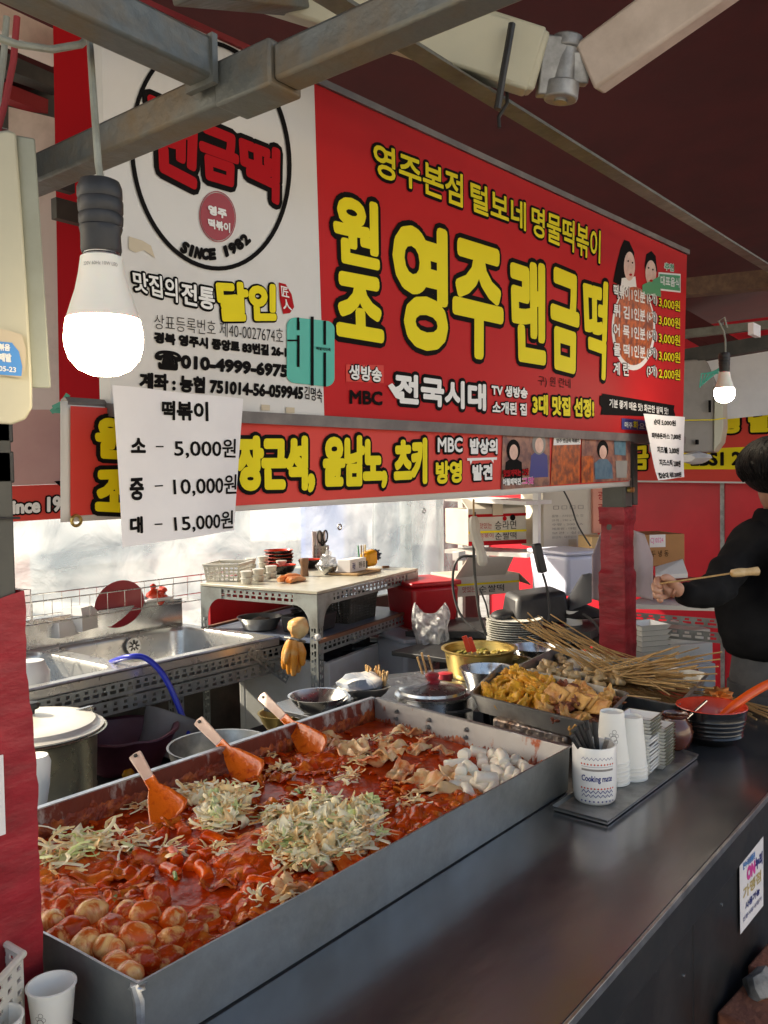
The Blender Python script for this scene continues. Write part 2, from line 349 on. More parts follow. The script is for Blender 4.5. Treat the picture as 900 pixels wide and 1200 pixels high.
def T(name, label, cat, loc=(0, 0, 0), group=None):
    o = bpy.data.objects.new(name, None); C.objects.link(o); o.location = loc; o.empty_display_size = .05
    return tag(o, label, cat, group)
def dup(root, loc=None, rot=None, label=None, group=None, scale=None):
    kids = list(root.children); r = root.copy(); C.objects.link(r)
    if loc is not None: r.location = loc
    if rot is not None: r.rotation_euler = rot
    if scale is not None: r.scale = scale
    if label: r['label'] = label
    if group: r['group'] = group
    for ch in kids:
        gk = list(ch.children); c = ch.copy(); C.objects.link(c); c.parent = r
        for g in gk:
            d = g.copy(); C.objects.link(d); d.parent = c
    return r

# ---------------------------------------------------------------- lettering
_gl = {}
def glyphs(body, off=0.):
    k = (body, off)
    if k in _gl: return _gl[k]
    c = bpy.data.curves.new('text', 'FONT'); c.body = body; c.size = 1; c.offset = off; c.resolution_u = 3; c.align_x = 'LEFT'
    o = bpy.data.objects.new('text', c); C.objects.link(o)
    dg = bpy.context.evaluated_depsgraph_get(); me = bpy.data.meshes.new_from_object(o.evaluated_get(dg))
    vs = [(v.co.x, v.co.y) for v in me.vertices]; fs = [tuple(p.vertices) for p in me.polygons]
    bpy.data.objects.remove(o); bpy.data.curves.remove(c); bpy.data.meshes.remove(me)
    cnt = {}
    for f in fs:
        for i in range(len(f)):
            e = tuple(sorted((f[i], f[(i+1) % len(f)]))); cnt[e] = cnt.get(e, 0)+1
    ed = [e for e, n in cnt.items() if n == 1]
    _gl[k] = (vs, fs, ed); return _gl[k]
def text(parent, surf, body, quad, m, bold=0., outline=0., om=None, off=0., h=.002, name='lettering', slant=0., off_o=0., keep=False):
    """print text on a surface: surf(u,v,h) -> point; quad = TL,TR,BR,BL in surface coordinates; bold/outline in metres"""
    vs, fs, ed = glyphs(body, off)
    x0 = min(v[0] for v in vs); x1 = max(v[0] for v in vs); y0 = min(v[1] for v in vs); y1 = max(v[1] for v in vs)
    tl, tr, br, bl = [Vector(q) for q in quad]
    def mp(x, y):
        s = (x-x0)/max(1e-6, x1-x0); t = (y-y0)/max(1e-6, y1-y0); s += slant*(t-.5)
        return bl*(1-s)*(1-t)+br*s*(1-t)+tr*s*t+tl*(1-s)*t
    P = [mp(*v) for v in vs]
    if bold > 0:   # keep the thickened strokes inside the measured box
        c0 = (tl+tr+br+bl)/4; ex = lambda p, w, hgt: Vector((c0.x+(p.x-c0.x)*(1-1.3*bold/max(w, 2.5*bold)), c0.y+(p.y-c0.y)*(1-1.3*bold/max(hgt, 2.5*bold))))
        wq = (tr-tl).length; hq = (tl-bl).length; P = [ex(p, wq, hq) for p in P]
    def build(nm, r, hh, mm, shift=(0, 0)):
        mb = MB(); sh = Vector(shift)
        mb.add([surf(p.x+sh.x, p.y+sh.y, hh) for p in P], fs)
        if r > 0:
            rr = random.Random(3)
            for a, b in ed:
                pa, pb = P[a]+sh, P[b]+sh; d = pb-pa
                if d.length < 1e-7: continue
                nrm = Vector((-d.y, d.x)).normalized()*r; z = hh-rr.random()*.0006
                mb.add([surf(q.x, q.y, z) for q in (pa-nrm, pb-nrm, pb+nrm, pa+nrm)], [(0, 1, 2, 3)])
            for i in {i for e in ed for i in e}:
                p = P[i]+sh; z = hh-rr.random()*.0006-.0001
                mb.add([surf(p.x+r*math.cos(t*math.pi/4), p.y+r*math.sin(t*math.pi/4), z) for t in range(8)], [tuple(range(8))])
        return O(nm, mb, mm, parent, smooth=False, keep=keep)
    if outline > 0: build(name+'_outline', bold+outline, h, om or M['ink'])
    return build(name, bold, h+(.0016 if outline > 0 else 0), m)
class Plane:
    """flat printed surface through three world points; q() turns pixels into surface coordinates"""
    def __init__(s, o, u, v):
        s.o = Vector(o); s.u = (Vector(u)-s.o).normalized(); s.n = s.u.cross(Vector(v)-s.o).normalized()
        if s.n.dot(CAMPOS-s.o) < 0: s.n = -s.n
        s.v = s.n.cross(s.u); 
        if s.v.dot(Vector(v)-s.o) < 0: s.v = -s.v
    def __call__(s, a, b, h=0): return s.o+s.u*a+s.v*b+s.n*h
    def px(s, x, y):
        d = ray(x, y); t = (s.o-CAMPOS).dot(s.n)/d.dot(s.n); p = CAMPOS+d*t-s.o
        return Vector((p.dot(s.u), p.dot(s.v)))
    def q(s, *pts): return [s.px(*p) for p in pts]
    def poly(s, pts, h=0): return [s(*s.px(*p), h) for p in pts]
def flat(parent, pl, pts, m, h=.001, name='print_patch', raw=False, keep=False, thick=0):
    mb = MB()
    P = [pl(*p, h) for p in pts] if raw else pl.poly(pts, h)
    if thick: mb.prism(P, -pl.n*thick)
    else: mb.add(P, [tuple(range(len(P)))])
    return O(name, mb, m, parent, smooth=False, keep=keep)
def ell(cx, cy, rx, ry, n=32, a0=0, a1=2*math.pi, tilt=0.):
    out = []
    for i in range(n):
        t = a0+(a1-a0)*i/n; x, y = rx*math.cos(t), ry*math.sin(t)
        out.append((cx+x*math.cos(tilt)-y*math.sin(tilt), cy+x*math.sin(tilt)+y*math.cos(tilt)))
    return out
# ================================================================ SETTING
mb = MB(); mb.grid(lambda u, v: Vector((-250+500*u, -250+500*v, 0)), 4, 4)
O('ground', mb, M['asphalt'], kind='structure', smooth=False)
# low stall floor just above the asphalt
mb = MB(); mb.box((-.6, .3, .001), (6.3, 3.75, .02)); O('stall_floor', mb, M['floorm'], kind='structure', smooth=False)
# pale houses over the lane behind the stall and across the street in front
for k, (x0, x1, y0, y1, h) in enumerate([(-6, 3.5, 13, 19, 3.2), (4.5, 14, 15, 22, 4.6), (-9, 2, -15, -10, 3.6), (3, 14, -16, -11, 3.9)]):
    t = T('shop_building', ['low pale building behind the sink seen through the plastic sheet', 'taller pale building behind the plastic sheet further right',
        'pale shop building across the street behind the camera', 'taller shop building across the street right of the camera'][k], 'building', ((x0+x1)/2, (y0+y1)/2, 0))
    mb = MB(); mb.box((x0, y0, 0), (x1, y1, h)); O('wall', mb, M['facade'], t, smooth=False)
    mb = MB(); mb.box((x0-.3, y0-.3, h+.003), (x1+.3, y1+.3, h+.25)); O('roof', mb, M['dark'], t, smooth=False)
    ys = y0-.02 if y0 > 0 else y1-.03
    for j in range(4):
        a = x0+.8+j*(x1-x0-1)/4
        mb = MB(); mb.box((a, ys, 1), (a+1.2, ys+.05, 2.3)); O('window', mb, M['blacklacquer'], t, smooth=False)
# awning roof : maroon fabric over metal
t = T('awning_canopy', 'dark maroon fabric awning stretched above the whole stall', 'awning', (2.6, 1.6, 2.45))
def roofz(y): return 2.96-.09*(y) if y < 1.6 else 2.816-.21*(y-1.6)
mb = MB()
def rf(u, v):
    x = -1.0+8.5*u; y = -.15+3.65*v
    return Vector((x, y, roofz(y)+.012*math.sin(x*2.6)*math.sin(v*3.1)+.006*noise.noise(Vector((x*2, y*2, 0)))))
mb.grid(rf, 60, 24); O('fabric', mb, M['maroon'], t, solid=.01)
mb = MB(); mb.grid(lambda u, v: Vector((-1.0+8.5*u, -.15-.01*math.sin(u*60), 2.97-.22*v)), 80, 4); O('valance', mb, M['maroon'], t, solid=.006)
# end walls and far red wall
t = T('red_wall', 'bright red sheet wall with grey seams at the far end of the stall', 'wall', (6.25, 1.5, 0))
ys = [-1.6, -.6, .35, 1.2, 1.83, 2.5, 3.3, 3.75]
for a, b in zip(ys, ys[1:]):
    mb = MB(); mb.box((6.2, a+.012, 0), (6.24, b-.012, 2.62)); O('panel', mb, M['redwall'], t, smooth=False)
    mb = MB(); mb.box((6.19, b-.014, 0), (6.235, b+.014, 2.62)); O('seam_strip', mb, M['cast'], t, smooth=False)
mb = MB(); mb.box((4.5, 3.80, 1.75), (6.3, 3.82, 3.0)); O('rear_sun_blocker', mb, M['redplastic'], label='unseen red sheet added behind the sign to block sun from the red wall', cat='tarpaulin', smooth=False)  # unseen sheet added to keep sun patches off the far red wall
# plastic sheet at the back
t = T('clear_plastic_sheet', 'crumpled clear plastic sheet hung as the back wall of the stall, glowing with daylight', 'plastic sheet', (2.4, 3.72, 0))
def pf(u, v):
    x = -1.2+6.9*u; z = .1+2.35*v
    w = .02*noise.noise(Vector((x*1.7, z*1.1, 0)))+.015*noise.noise(Vector((x*4, z*7, 4)))+.003*noise.noise(Vector((x*13+z*4, z*11, 9)))+.02*noise.noise(Vector((x*5+z*1.2, z*.6, 2)))
    return Vector((x, 3.72+w*1.6, z))
mb = MB(); mb.grid(pf, 240, 110); O('sheet', mb, M['film'], t, angle=180)
mb = MB()
for x, z in ((5.15, 1.33), (4.2, 1.26), (2.1, 1.6)):
    mb.lathe([(.012, 0), (.022, 0), (.022, .006), (.012, .006), (.012, 0)], (0, 0, 0), 16)
    mm = Matrix.Translation((x, 3.66, z)) @ Matrix.Rotation(math.pi/2, 4, 'X')
    for i in range(len(mb.v)-80, len(mb.v)): mb.v[i] = mm @ mb.v[i]
O('eyelet', mb, M['steel_dull'], t)
mb = MB(); mb.grid(lambda u, v: Vector((5.30+.22*u+.5*v*0+.35*(v-.3)*(1-u*.3), 3.62+.03*math.sin(u*5), .5+1.9*v)), 6, 20)
O('red_edging', mb, M['redplastic'], t, solid=.004)
# second drape of plastic, folded
mb = MB()
def pf2(u, v):
    x = 4.35+1.15*u+.12*(v-.5); z = .55+1.5*v
    return Vector((x, 3.45+.05*math.sin(u*19+v*2)+.03*math.sin(u*41), z))
mb.grid(pf2, 90, 30)
O('plastic_curtain', mb, M['film'], label='second folded clear plastic curtain hanging beside the red edging at the back', cat='plastic curtain', angle=180)
# things seen hazily through the plastic
mb = MB(); mb.box((2.1, 5.4, 0), (3.05, 6.2, 1.12)); O('red_crate_outside', mb, M['redplastic'], label='red crate outside behind the plastic sheet at the left end of the sink', cat='crate', bevel=.03)
mb = MB(); mb.box((6.2, 5.2, 0), (7.0, 6, 1.75)); O('blue_barrel_outside', mb, mat('blue drum', (.03, .08, .3), .4), label='blue drum outside behind the plastic curtain', cat='drum', bevel=.15)

# ================================================================ OVERHEAD STEEL
def tubebeam(name, label, p0, p1, w, m, cat='beam', ends=None):
    mb = MB(); mb.bar(p0, p1, w, w); return O(name, mb, m, label=label, cat=cat, bevel=.004)
bx = .63
pa = Px(45, 201, bx); pb = Px(330, 88, bx); zc = (pa.z+pb.z)/2
pe = Px(640, -25, bx)
t = T('cross_beam', 'grey steel box beam crossing over the price sign from the left post', 'beam', (bx, pa.y, zc-.025))
mb = MB(); mb.bar((bx, pa.y+.06, zc), (bx, pb.y, zc), .038, .038); O('tube', mb, M['beam'], t, bevel=.004)
mb = MB(); mb.bar((bx, pb.y+.075, zc), (bx, pb.y-.006, zc), .046, .046); O('sleeve', mb, M['beam'], t, bevel=.003)
mb = MB(); mb.bar((bx, pb.y-.006, zc), (bx, -.35, zc), .036, .036); O('tube', mb, M['beam'], t, bevel=.004)
jc = Px(262, 88, bx)
z2 = jc.z+.0
t = T('lengthwise_beam', 'grey steel box beam coming in from the top left corner and welded to the cross beam', 'beam', (bx-.5, jc.y, z2))
mb = MB(); mb.bar((bx-.03, jc.y, z2+.002), (-1.2, jc.y, z2+.002), .036, .042); O('tube', mb, M['beam'], t, bevel=.004)
mb = MB(); mb.bar((bx-.027, jc.y, z2), (bx-.034, jc.y, z2), .044, .05); O('weld_plate', mb, M['beam'], t)
# thin angle bar running to the far right
a = Py(400, 5, .82); b = Py(898, 312, .82)
t = T('angle_bar', 'long thin grey angle bar running under the awning in front of the sign', 'bar', (a.x, .82, a.z))
dirx = (b-a).normalized()
a2 = a-dirx*.5; b2 = b+dirx*3
mb = MB(); mb.bar(a2, b2, .004, .03); O('web', mb, M['beam2'], t)
mb = MB(); mb.bar(a2+Vector((0, -.017, -.0165)), b2+Vector((0, -.017, -.0165)), .036, .004); O('flange', mb, M['beam2'], t)
mb = MB(); q = Py(582, 128, .8)
mb.tube([q+Vector((0, 0, .14)), q+Vector((.004, -.02, .06)), q+Vector((0, -.022, .005)), q+Vector((-.01, -.01, -.02)), q+Vector((-.012, -.012, -.04))], .0035, 7)
O('black_cord_tail', mb, M['blackplastic'], label='black braided cord tied round the cream awning arm and the angle bar', cat='cord')
# folding awning arm
t = T('folding_awning_frame', 'cream folding awning arm with a cast elbow joint near the top of the picture', 'awning arm', Pd(650, 90, 1.5))
def boxpx(p0, p1, d0, d1, w, h, up): 
    mb = MB(); mb.bar(Pd(*p0, d0), Pd(*p1, d1), w, h, up); return mb
upv = RW @ Vector((0, 1, .25))
O('arm_section', boxpx((230, -52), (632, 76), 1.42, 1.5, .05, .098, upv), M['cream'], t, bevel=.006)
mb = boxpx((520, 40), (627, 74), 1.49, 1.499, .056, .104, upv); O('end_sleeve', mb, M['cream'], t, bevel=.005)
O('arm_section', boxpx((690, 82), (860, -40), 1.5, 1.35, .05, .088, upv), M['pinkish'], t, bevel=.006)
mb = MB(); c = Pd(661, 80, 1.5); ax = (RW @ Vector((.1, 1, .1))).normalized()
mb.cyl(c-ax*.05, c+ax*.05, .022, n=20); mb.cyl(c-ax*.054, c-ax*.025, .03, n=20); mb.cyl(c+ax*.03, c+ax*.052, .027, n=20)
mb.bar(Pd(632, 78, 1.5), Pd(661, 80, 1.5), .035, .095, upv); mb.bar(Pd(661, 80, 1.5), Pd(690, 82, 1.5), .03, .05, upv)
O('elbow_joint', mb, M['cast'], t, bevel=.003)
mb = MB(); mb.cyl(c-ax*.058, c-ax*.045, .012, n=12); O('hinge_pin', mb, M['steel_dull'], t)
t2 = None
mb = MB(); p0 = Pd(600, 28, 1.44); p1 = Pd(583, 128, 1.44)
mb.tube([p0, p0*.7+p1*.3, p0*.4+p1*.6+Vector((0, 0, .003)), p1], .0062, 8); O('strap', mb, M['blacktape'], t)
# dull beams in the top left corner and behind the sign
t = T('bracket_plate', 'short grey steel bracket above the sign near the top edge', 'bracket', Pd(300, 10, 1.35))
mb = MB(); mb.bar(Pd(215, -12, 1.2), Pd(395, 8, 1.55), .05, .03); O('plate', mb, M['beam'], t, bevel=.003)
for k, (p, q_, d0, d1, w, mm, lb) in enumerate([((-30, 62), (120, 118), 2.2, 2.5, .05, 'dark', 'dark beam deep in the top left corner above the red strip'),
        ((-30, 95), (110, 150), 2.3, 2.5, .04, 'red_strip', 'thin dark red rail deep in the top left corner'),
        ((-20, 20), (70, 60), 1.9, 2.1, .06, 'pinkish', 'pinkish metal rail at the very top left corner')]):
    mb = MB(); mb.bar(Pd(*p, d0), Pd(*q_, d1), w, w); O('corner_beam', mb, M[mm], label=lb, cat='beam')
for k, (p, q_, d0, d1, w, mm, lb) in enumerate([((780, 340), (960, 322), 3.6, 3.3, .07, 'wood_dark', 'brown timber beam behind the right end of the sign'),
        ((780, 394), (960, 374), 3.8, 3.5, .035, 'beam2', 'thin grey beam carrying the small bulb hook'),
        ((780, 422), (960, 392), 4.4, 4.1, .07, 'dark', 'dark grey beam behind the small bulb'),
        ((790, 372), (960, 470), 5.4, 5.4, .12, 'maroon', 'dark red sloping rail under the far awning')]):
    mb = MB(); mb.bar(Pd(*p, d0), Pd(*q_, d1), w, w); O('far_beam', mb, M[mm], label=lb, cat='beam')
mb = MB(); p = Pd(884, 387, 3.3); mb.bar(p+Vector((-.05, 0, 0)), p+Vector((.05, 0, 0)), .02, .045); O('white_tag', mb, M['paper'], label='small white tag on the grey beam at the right edge', cat='tag')
# cables in the corner
for k, (pts, r, mm, lb) in enumerate([
    ([(-20, 38, .9), (20, 52, .92), (60, 58, .95), (95, 52, 1.0), (108, 40, 1.05)], .0042, 'cordm', 'grey cable sagging across the top left corner'),
    ([(20, 20, 1.0), (16, 70, 1.0), (6, 120, 1.0), (-6, 165, 1.0)], .004, 'red_strip', 'reddish cable hanging down in the top left corner'),
    ([(8, 20, 1.02), (4, 70, 1.02), (-4, 130, 1.02)], .004, 'cordm', 'grey cable hanging beside the reddish one')]):
    mb = MB(); mb.tube([Pd(*q) for q in pts], r, 8); O('cable', mb, M[mm], label=lb, cat='cable')

# ================================================================ LEFT POST and housing
t = T('awning_bracket_box', 'cream metal bracket box with a rounded bottom and torn sticker at the left edge', 'bracket box', Pd(10, 480, .95))
face = [(-60, 160), (10, 152), (19, 156), (25, 240), (31, 330), (38, 450), (38, 478), (30, 492), (14, 498), (-5, 497), (-60, 480)]
pp = [Pd(x, y, .95) for x, y in face]
mb = MB(); mb.prism(pp, ray(20, 330).normalized()*.05); O('cover', mb, M['cream'], t, bevel=.003)
pp = [Pd(x, y, .955) for x, y in [(18, 158), (41, 162), (60, 455), (37, 455)]]
mb = MB(); mb.prism(pp, ray(20, 330).normalized()*.06); O('side_plate', mb, M['cream_side'], t, bevel=.002)
pl = Plane(Pd(0, 440, .945), Pd(35, 440, .945), Pd(0, 400, .945))
flat(t, pl, [(-5, 384), (12, 388), (26, 392), (31, 410), (30, 432), (26, 443), (10, 441), (-5, 440)], M['tape'], .001, 'sticker')
flat(t, pl, [(-5, 400), (15, 402), (17, 405), (23, 412), (27, 430), (26, 441), (-5, 439)], M['blue2'], .002, 'sticker_print')
text(t, pl, '볶음', pl.q((0, 403), (13, 404), (13, 412), (0, 411)), M['whiteprint'], .0004, h=.003)
text(t, pl, '제발', pl.q((0, 414), (14, 415), (15, 425), (0, 424)), M['whiteprint'], .0005, h=.003)
text(t, pl, '05-23', pl.q((0, 429), (20, 431), (20, 437), (0, 435)), M['whiteprint'], .0002, h=.003)
mb = MB(); mb.box((.30, 1.16, 0), (.60, 1.25, 2.35))
# post
t = T('stall_post', 'left stall post, grey above with black bands and wrapped in red tape below', 'post', (.56, 1.3, 0))
pr = Pd(-7, 600, 1.12); pxr = pr.x; pyr = pr.y
def postring(z, w, ox=0):  # square section seen with its right edge at x
    return [(pxr-w+ox, pyr-.05), (pxr+ox, pyr-.05), (pxr+ox, pyr+.05), (pxr-w+ox, pyr+.05)]
def prof(mbx, rows):
    vs = []; fs = []
    for (z, w, ox) in rows:
        for (x, y) in postring(z, w, ox): vs.append((x, y, z))
    for k in range(len(rows)-1):
        for i in range(4): fs.append((k*4+i, k*4+(i+1) % 4, (k+1)*4+(i+1) % 4, (k+1)*4+i))
    fs += [(3, 2, 1, 0), tuple(range(len(vs)-4, len(vs)))]
    return mbx.add(vs, fs)
mb = MB(); prof(mb, [(.02, .1, 0), (2.7, .1, 0)]); O('post_core', mb, M['post_grey'], t, bevel=.003)
def zof(py): return Pd(20, py, 1.12).z
for a_, b_ in ((497, 520), (530, 566)):
    mb = MB(); prof(mb, [(zof(b_), .106, .003), (zof(a_), .106, .003)]); O('black_band', mb, M['blacktape'], t, bevel=.002)
mb = MB(); mb.tube([(pxr+.004, pyr-.056, zof(606)), (pxr+.004, pyr+.04, zof(604))], .0016, 6); mb.tube([(pxr+.004, pyr-.056, zof(606)), (pxr-.1, pyr-.056, zof(602))], .0016, 6); O('tie_wire', mb, M['blackplastic'], t)
mb = MB()
def wrapf(z):
    py_ = 600-(z-1.55)*0  # widening towards the counter
    k = max(0, min(1, (zof(700)-z)/(zof(900)-zof(700))*-1*-1))
    return k
rows = []
N = 60; z0, z1 = .6, zof(700)
vs = []; fs = []
for k in range(N+1):
    z = z0+(z1-z0)*k/N; tt = (z1-z)/(z1-zof(900)); ex = .003+.010*max(0, min(1, (tt-.0)))
    per = 28
    for i in range(per):
        a = i/per*4; sd = int(a); f = a-sd
        cs = [(-1, -1), (1, -1), (1, 1), (-1, 1), (-1, -1)]
        cx = cs[sd][0]*(1-f)+cs[sd+1][0]*f; cy = cs[sd][1]*(1-f)+cs[sd+1][1]*f
        n_ = noise.noise(Vector((cx*2, cy*2, z*9+cx*.8)))*.004+abs(noise.noise(Vector((cx*1.6, cy*1.6, z*22+cx*2))))*.0015+.0016*(((z+cx*.014+cy*.01)/.047) % 1)
        vs.append((pxr-.05+cx*(.052+ex*.5+n_)+ex*.45, pyr+cy*(.052+ex*.4+n_), z+(.012*cx if k == N else 0)))
    if k: fs += [((k-1)*per+i, (k-1)*per+(i+1) % per, k*per+(i+1) % per, k*per+i) for i in range(per)]
mb.add(vs, fs); O('red_tape_wrap', mb, M['redtape'], t, angle=30)
mb = MB(); p = Py(-6, 925, pyr-.066); mb.box((p.x-.1, p.y, p.z-.06), (p.x+.012, p.y+.002, p.z+.04)); O('paper_scrap', mb, M['paper'], t)

# ================================================================ BIG SIGN
TL = Py(117, -17, 1.12); BL = Py(130, 473, 1.18); BR = Py(800, 512, 1.18)
S = Plane(BL, BR, TL)
sg = T('shop_sign', 'big white and red shop sign with yellow Korean lettering leaning over the counter', 'sign', (2.1, 1.16, 1.68))
def sgflat(pts, m, h, nm='print_patch', thick=0): return flat(sg, S, pts, m, h, nm, thick=thick)
sgflat([(117, -17), (368, 97), (380, 487), (130, 473)], M['sign_white'], 0, 'white_panel', .03)
sgflat([(368.3, 97.2), (805, 299), (800, 512), (380.3, 487)], M['sign_red'], 0, 'red_panel', .03)
sgflat([(127, 472.5), (800, 511.5), (800, 520), (127, 488)], M['grey_trim'], .012, 'bottom_rail', .03)
sgflat([(365, 88), (806, 293), (806, 298.5), (365, 96.4)], M['grey_trim'], .008, 'top_rail', .04)
sgflat([(115, -24), (365, 88), (365, 96.4), (115, -18)], M['red_strip'], .008, 'top_edge', .04)
def qd(*p): return S.q(*p)
W_ = M['whiteprint']; K_ = M['ink']; Y_ = M['yellow']
# circle with emblem
def ring(cx, cy, rx, ry, w, m, h, nm, tilt=0):
    a = ell(cx, cy, rx, ry, 72, tilt=tilt); b = ell(cx, cy, rx-w, ry-w, 72, tilt=tilt); mbb = MB(); n = 72
    A = S.poly(a, h); B = S.poly(b, h); mbb.add(A+B, [(i, (i+1) % n, n+(i+1) % n, n+i) for i in range(n)])
    return O(nm, mbb, m, sg, smooth=False)
ring(246, 182, 94, 136, 5.2, K_, .0022, 'circle_line', tilt=-.13)
text(sg, S, '랜', qd((172, 104), (232, 130), (228, 222), (178, 196)), M['redprint'], .0055, .009)
text(sg, S, '금', qd((231, 142), (279, 162), (276, 220), (236, 208)), M['redprint'], .0055, .009)
text(sg, S, '떡', qd((279, 158), (326, 176), (325, 240), (283, 218)), M['redprint'], .0055, .009)
sgflat(ell(254, 254, 20, 28, 40, tilt=-.1), M['sealred'], .0022, 'seal')
ring(254, 254, 21.5, 30, 1, M['sealred'], .0021, 'seal_ring', tilt=-.1)
text(sg, S, '영주', qd((242, 240), (264, 246), (264, 257), (243, 251)), W_, .0012, h=.004)
text(sg, S, '떡볶이', qd((242, 256), (268, 262), (268, 273), (243, 267)), W_, .0008, h=.004)
for i, ch in enumerate('SINCE 1982'):
    if ch == ' ': continue
    th = math.radians(111-i*5.9)
    cx = 246+(78)*math.cos(th)*1.02-2; cy = 184+114*math.sin(th)
    tx, ty = -math.sin(th)*-1, math.cos(th)*-1.0
    L_ = Vector((math.sin(th)*78, -math.cos(th)*114)).normalized(); Nn = Vector((L_.y, -L_.x))
    if Nn.y > 0: Nn = -Nn
    hw, hh = (4.1 if ch not in '1I' else 1.9), 6.6; c0 = Vector((cx, cy))
    pts = [c0-L_*hw+Nn*hh, c0+L_*hw+Nn*hh, c0+L_*hw-Nn*hh, c0-L_*hw-Nn*hh]
    text(sg, S, ch, S.q(*[(p.x, p.y) for p in pts]), K_, .0022, h=.003)
# tagline
text(sg, S, '맛집의', qd((154, 318), (206, 327), (207, 355), (156, 340)), W_, .0008, .0036)
text(sg, S, '전통', qd((211, 331), (250, 338), (250, 364), (212, 356)), W_, .0012, .004)
text(sg, S, '달인', qd((252, 330), (322, 334), (322, 375), (256, 376)), Y_, .0045, .0035)
sgflat([(326, 331), (334, 333), (341, 345), (344, 360), (339, 367), (331, 368), (327, 350)], M['redprint'], .0018, 'stamp')
text(sg, S, '匠', qd((328, 335), (336, 337), (338, 349), (329, 347)), W_, .0004, h=.003)
text(sg, S, '人', qd((329, 350), (339, 352), (341, 364), (331, 362)), W_, .0006, h=.003)
text(sg, S, '상표등록번호 제40-0027674호', qd((180, 368), (331, 385), (331, 403), (180, 385)), K_, 0, h=.002, off=-.008)
text(sg, S, '경북 영주시 중앙로 83번길 26-1', qd((180, 389), (335, 406), (335, 419), (180, 402)), K_, .0016, h=.002)
text(sg, S, '☎010-4999-6975', qd((181, 410), (337, 425), (336, 445), (181, 432)), K_, .0022, h=.002)
text(sg, S, '계좌 : 농협 751014-56-059945', qd((163, 436), (355, 451), (354, 469), (163, 456)), K_, .0018, h=.002)
text(sg, S, '김명숙', qd((356, 452), (377, 456), (377, 472), (356, 467)), K_, .0003, h=.002)
# mint square sticker with stroke letters
def rrect(x0, y0, x1, y1, r, n=6, sh=0):
    out = []
    for (cx, cy, a0) in ((x1-r, y0+r, -90), (x1-r, y1-r, 0), (x0+r, y1-r, 90), (x0+r, y0+r, 180)):
        for i in range(n+1):
            a = math.radians(a0+90*i/n); out.append((cx+r*math.cos(a), cy+r*math.sin(a)+sh*(cx-x0)/(x1-x0)))
    return out
sgflat(rrect(335, 371, 391, 448, 10, sh=6), M['mint'], .0025, 'mint_sticker')
for (x0, y0, x1, y1) in ((346.5, 377, 349.5, 387), (346.5, 393, 349.5, 430), (362.5, 371, 366, 452), (377.5, 376, 380.5, 404), (377.5, 413, 380.5, 453), (346.5, 372, 349, 385), (335, 398, 347, 400)):
    sgflat([(x0, y0), (x1, y0), (x1, y1), (x0, y1)], K_, .004, 'sticker_stroke')
text(sg, S, '배달의민족', qd((369, 406), (386, 408), (386, 412), (369, 410)), K_, .0002, h=.004)
# tape marks and wear
for (x, y) in ((305, 474), (334, 477), (134, 452)):
    sgflat([(x, y), (x+10, y+.6), (x+10, y+7), (x, y+6.4)], M['tape'], .003, 'tape_scrap')
sgflat([(150, 277), (166, 282), (176, 288), (181, 303), (176, 299), (168, 293), (158, 296), (150, 292)], M['tape'], .002, 'glue_stain')
# red half
text(sg, S, '영주본점', qd((436, 166), (541, 205), (541, 244), (437, 205)), Y_, .0018, .0065)
text(sg, S, '털보네', qd((550, 212), (615, 238), (615, 271), (551, 247)), Y_, .0018, .0065)
text(sg, S, '명물떡볶이', qd((622, 241), (703, 271), (702, 309), (622, 275)), Y_, .0018, .0065)
text(sg, S, '원', qd((389, 224), (442, 240), (443, 316), (391, 305)), Y_, .007, .011)
text(sg, S, '조', qd((392, 318), (446, 328), (448, 401), (394, 392)), Y_, .009, .011)
text(sg, S, '영', qd((458, 250), (522, 272), (523, 412), (464, 405)), Y_, .0115, .012)
text(sg, S, '주', qd((530, 278), (588, 296), (588, 424), (530, 414)), Y_, .0115, .012)
text(sg, S, '랜', qd((597, 298), (638, 312), (638, 427), (601, 421)), Y_, .011, .012)
text(sg, S, '금', qd((644, 312), (678, 326), (676, 438), (646, 430)), Y_, .012, .012)
text(sg, S, '떡', qd((682, 324), (711, 332), (708, 445), (687, 436)), Y_, .009, .012)
sgflat([(405, 427), (449, 428), (449, 449), (405, 447)], M['sign_coral'], .0015, 'label_patch')
text(sg, S, '생방송', qd((408, 427), (446, 431), (446, 448), (408, 444)), W_, .0012, .0028)
text(sg, S, 'MBC', qd((409, 457), (447, 459), (447, 475), (409, 473)), K_, .0018, h=.003)
text(sg, S, '전국시대', qd((462, 437), (568, 451), (568, 481), (462, 472)), W_, .004, .0085)
sgflat([(453, 452), (458, 449), (466, 458), (472, 470), (462, 466)], W_, .004, 'flourish')
text(sg, S, 'TV 생방송', qd((575, 450), (617, 455), (617, 467), (575, 463)), W_, .0016, .0032)
text(sg, S, '소개된 집', qd((576, 470), (616, 473), (616, 487), (576, 484)), W_, .0016, .0032)
text(sg, S, '3대 맛집 선정!', qd((623, 462), (695, 468), (695, 489), (623, 485)), Y_, .0032, .0065)
text(sg, S, '구) 원 란네', qd((630, 440), (668, 444), (668, 457), (630, 453)), K_, 0, h=.002)
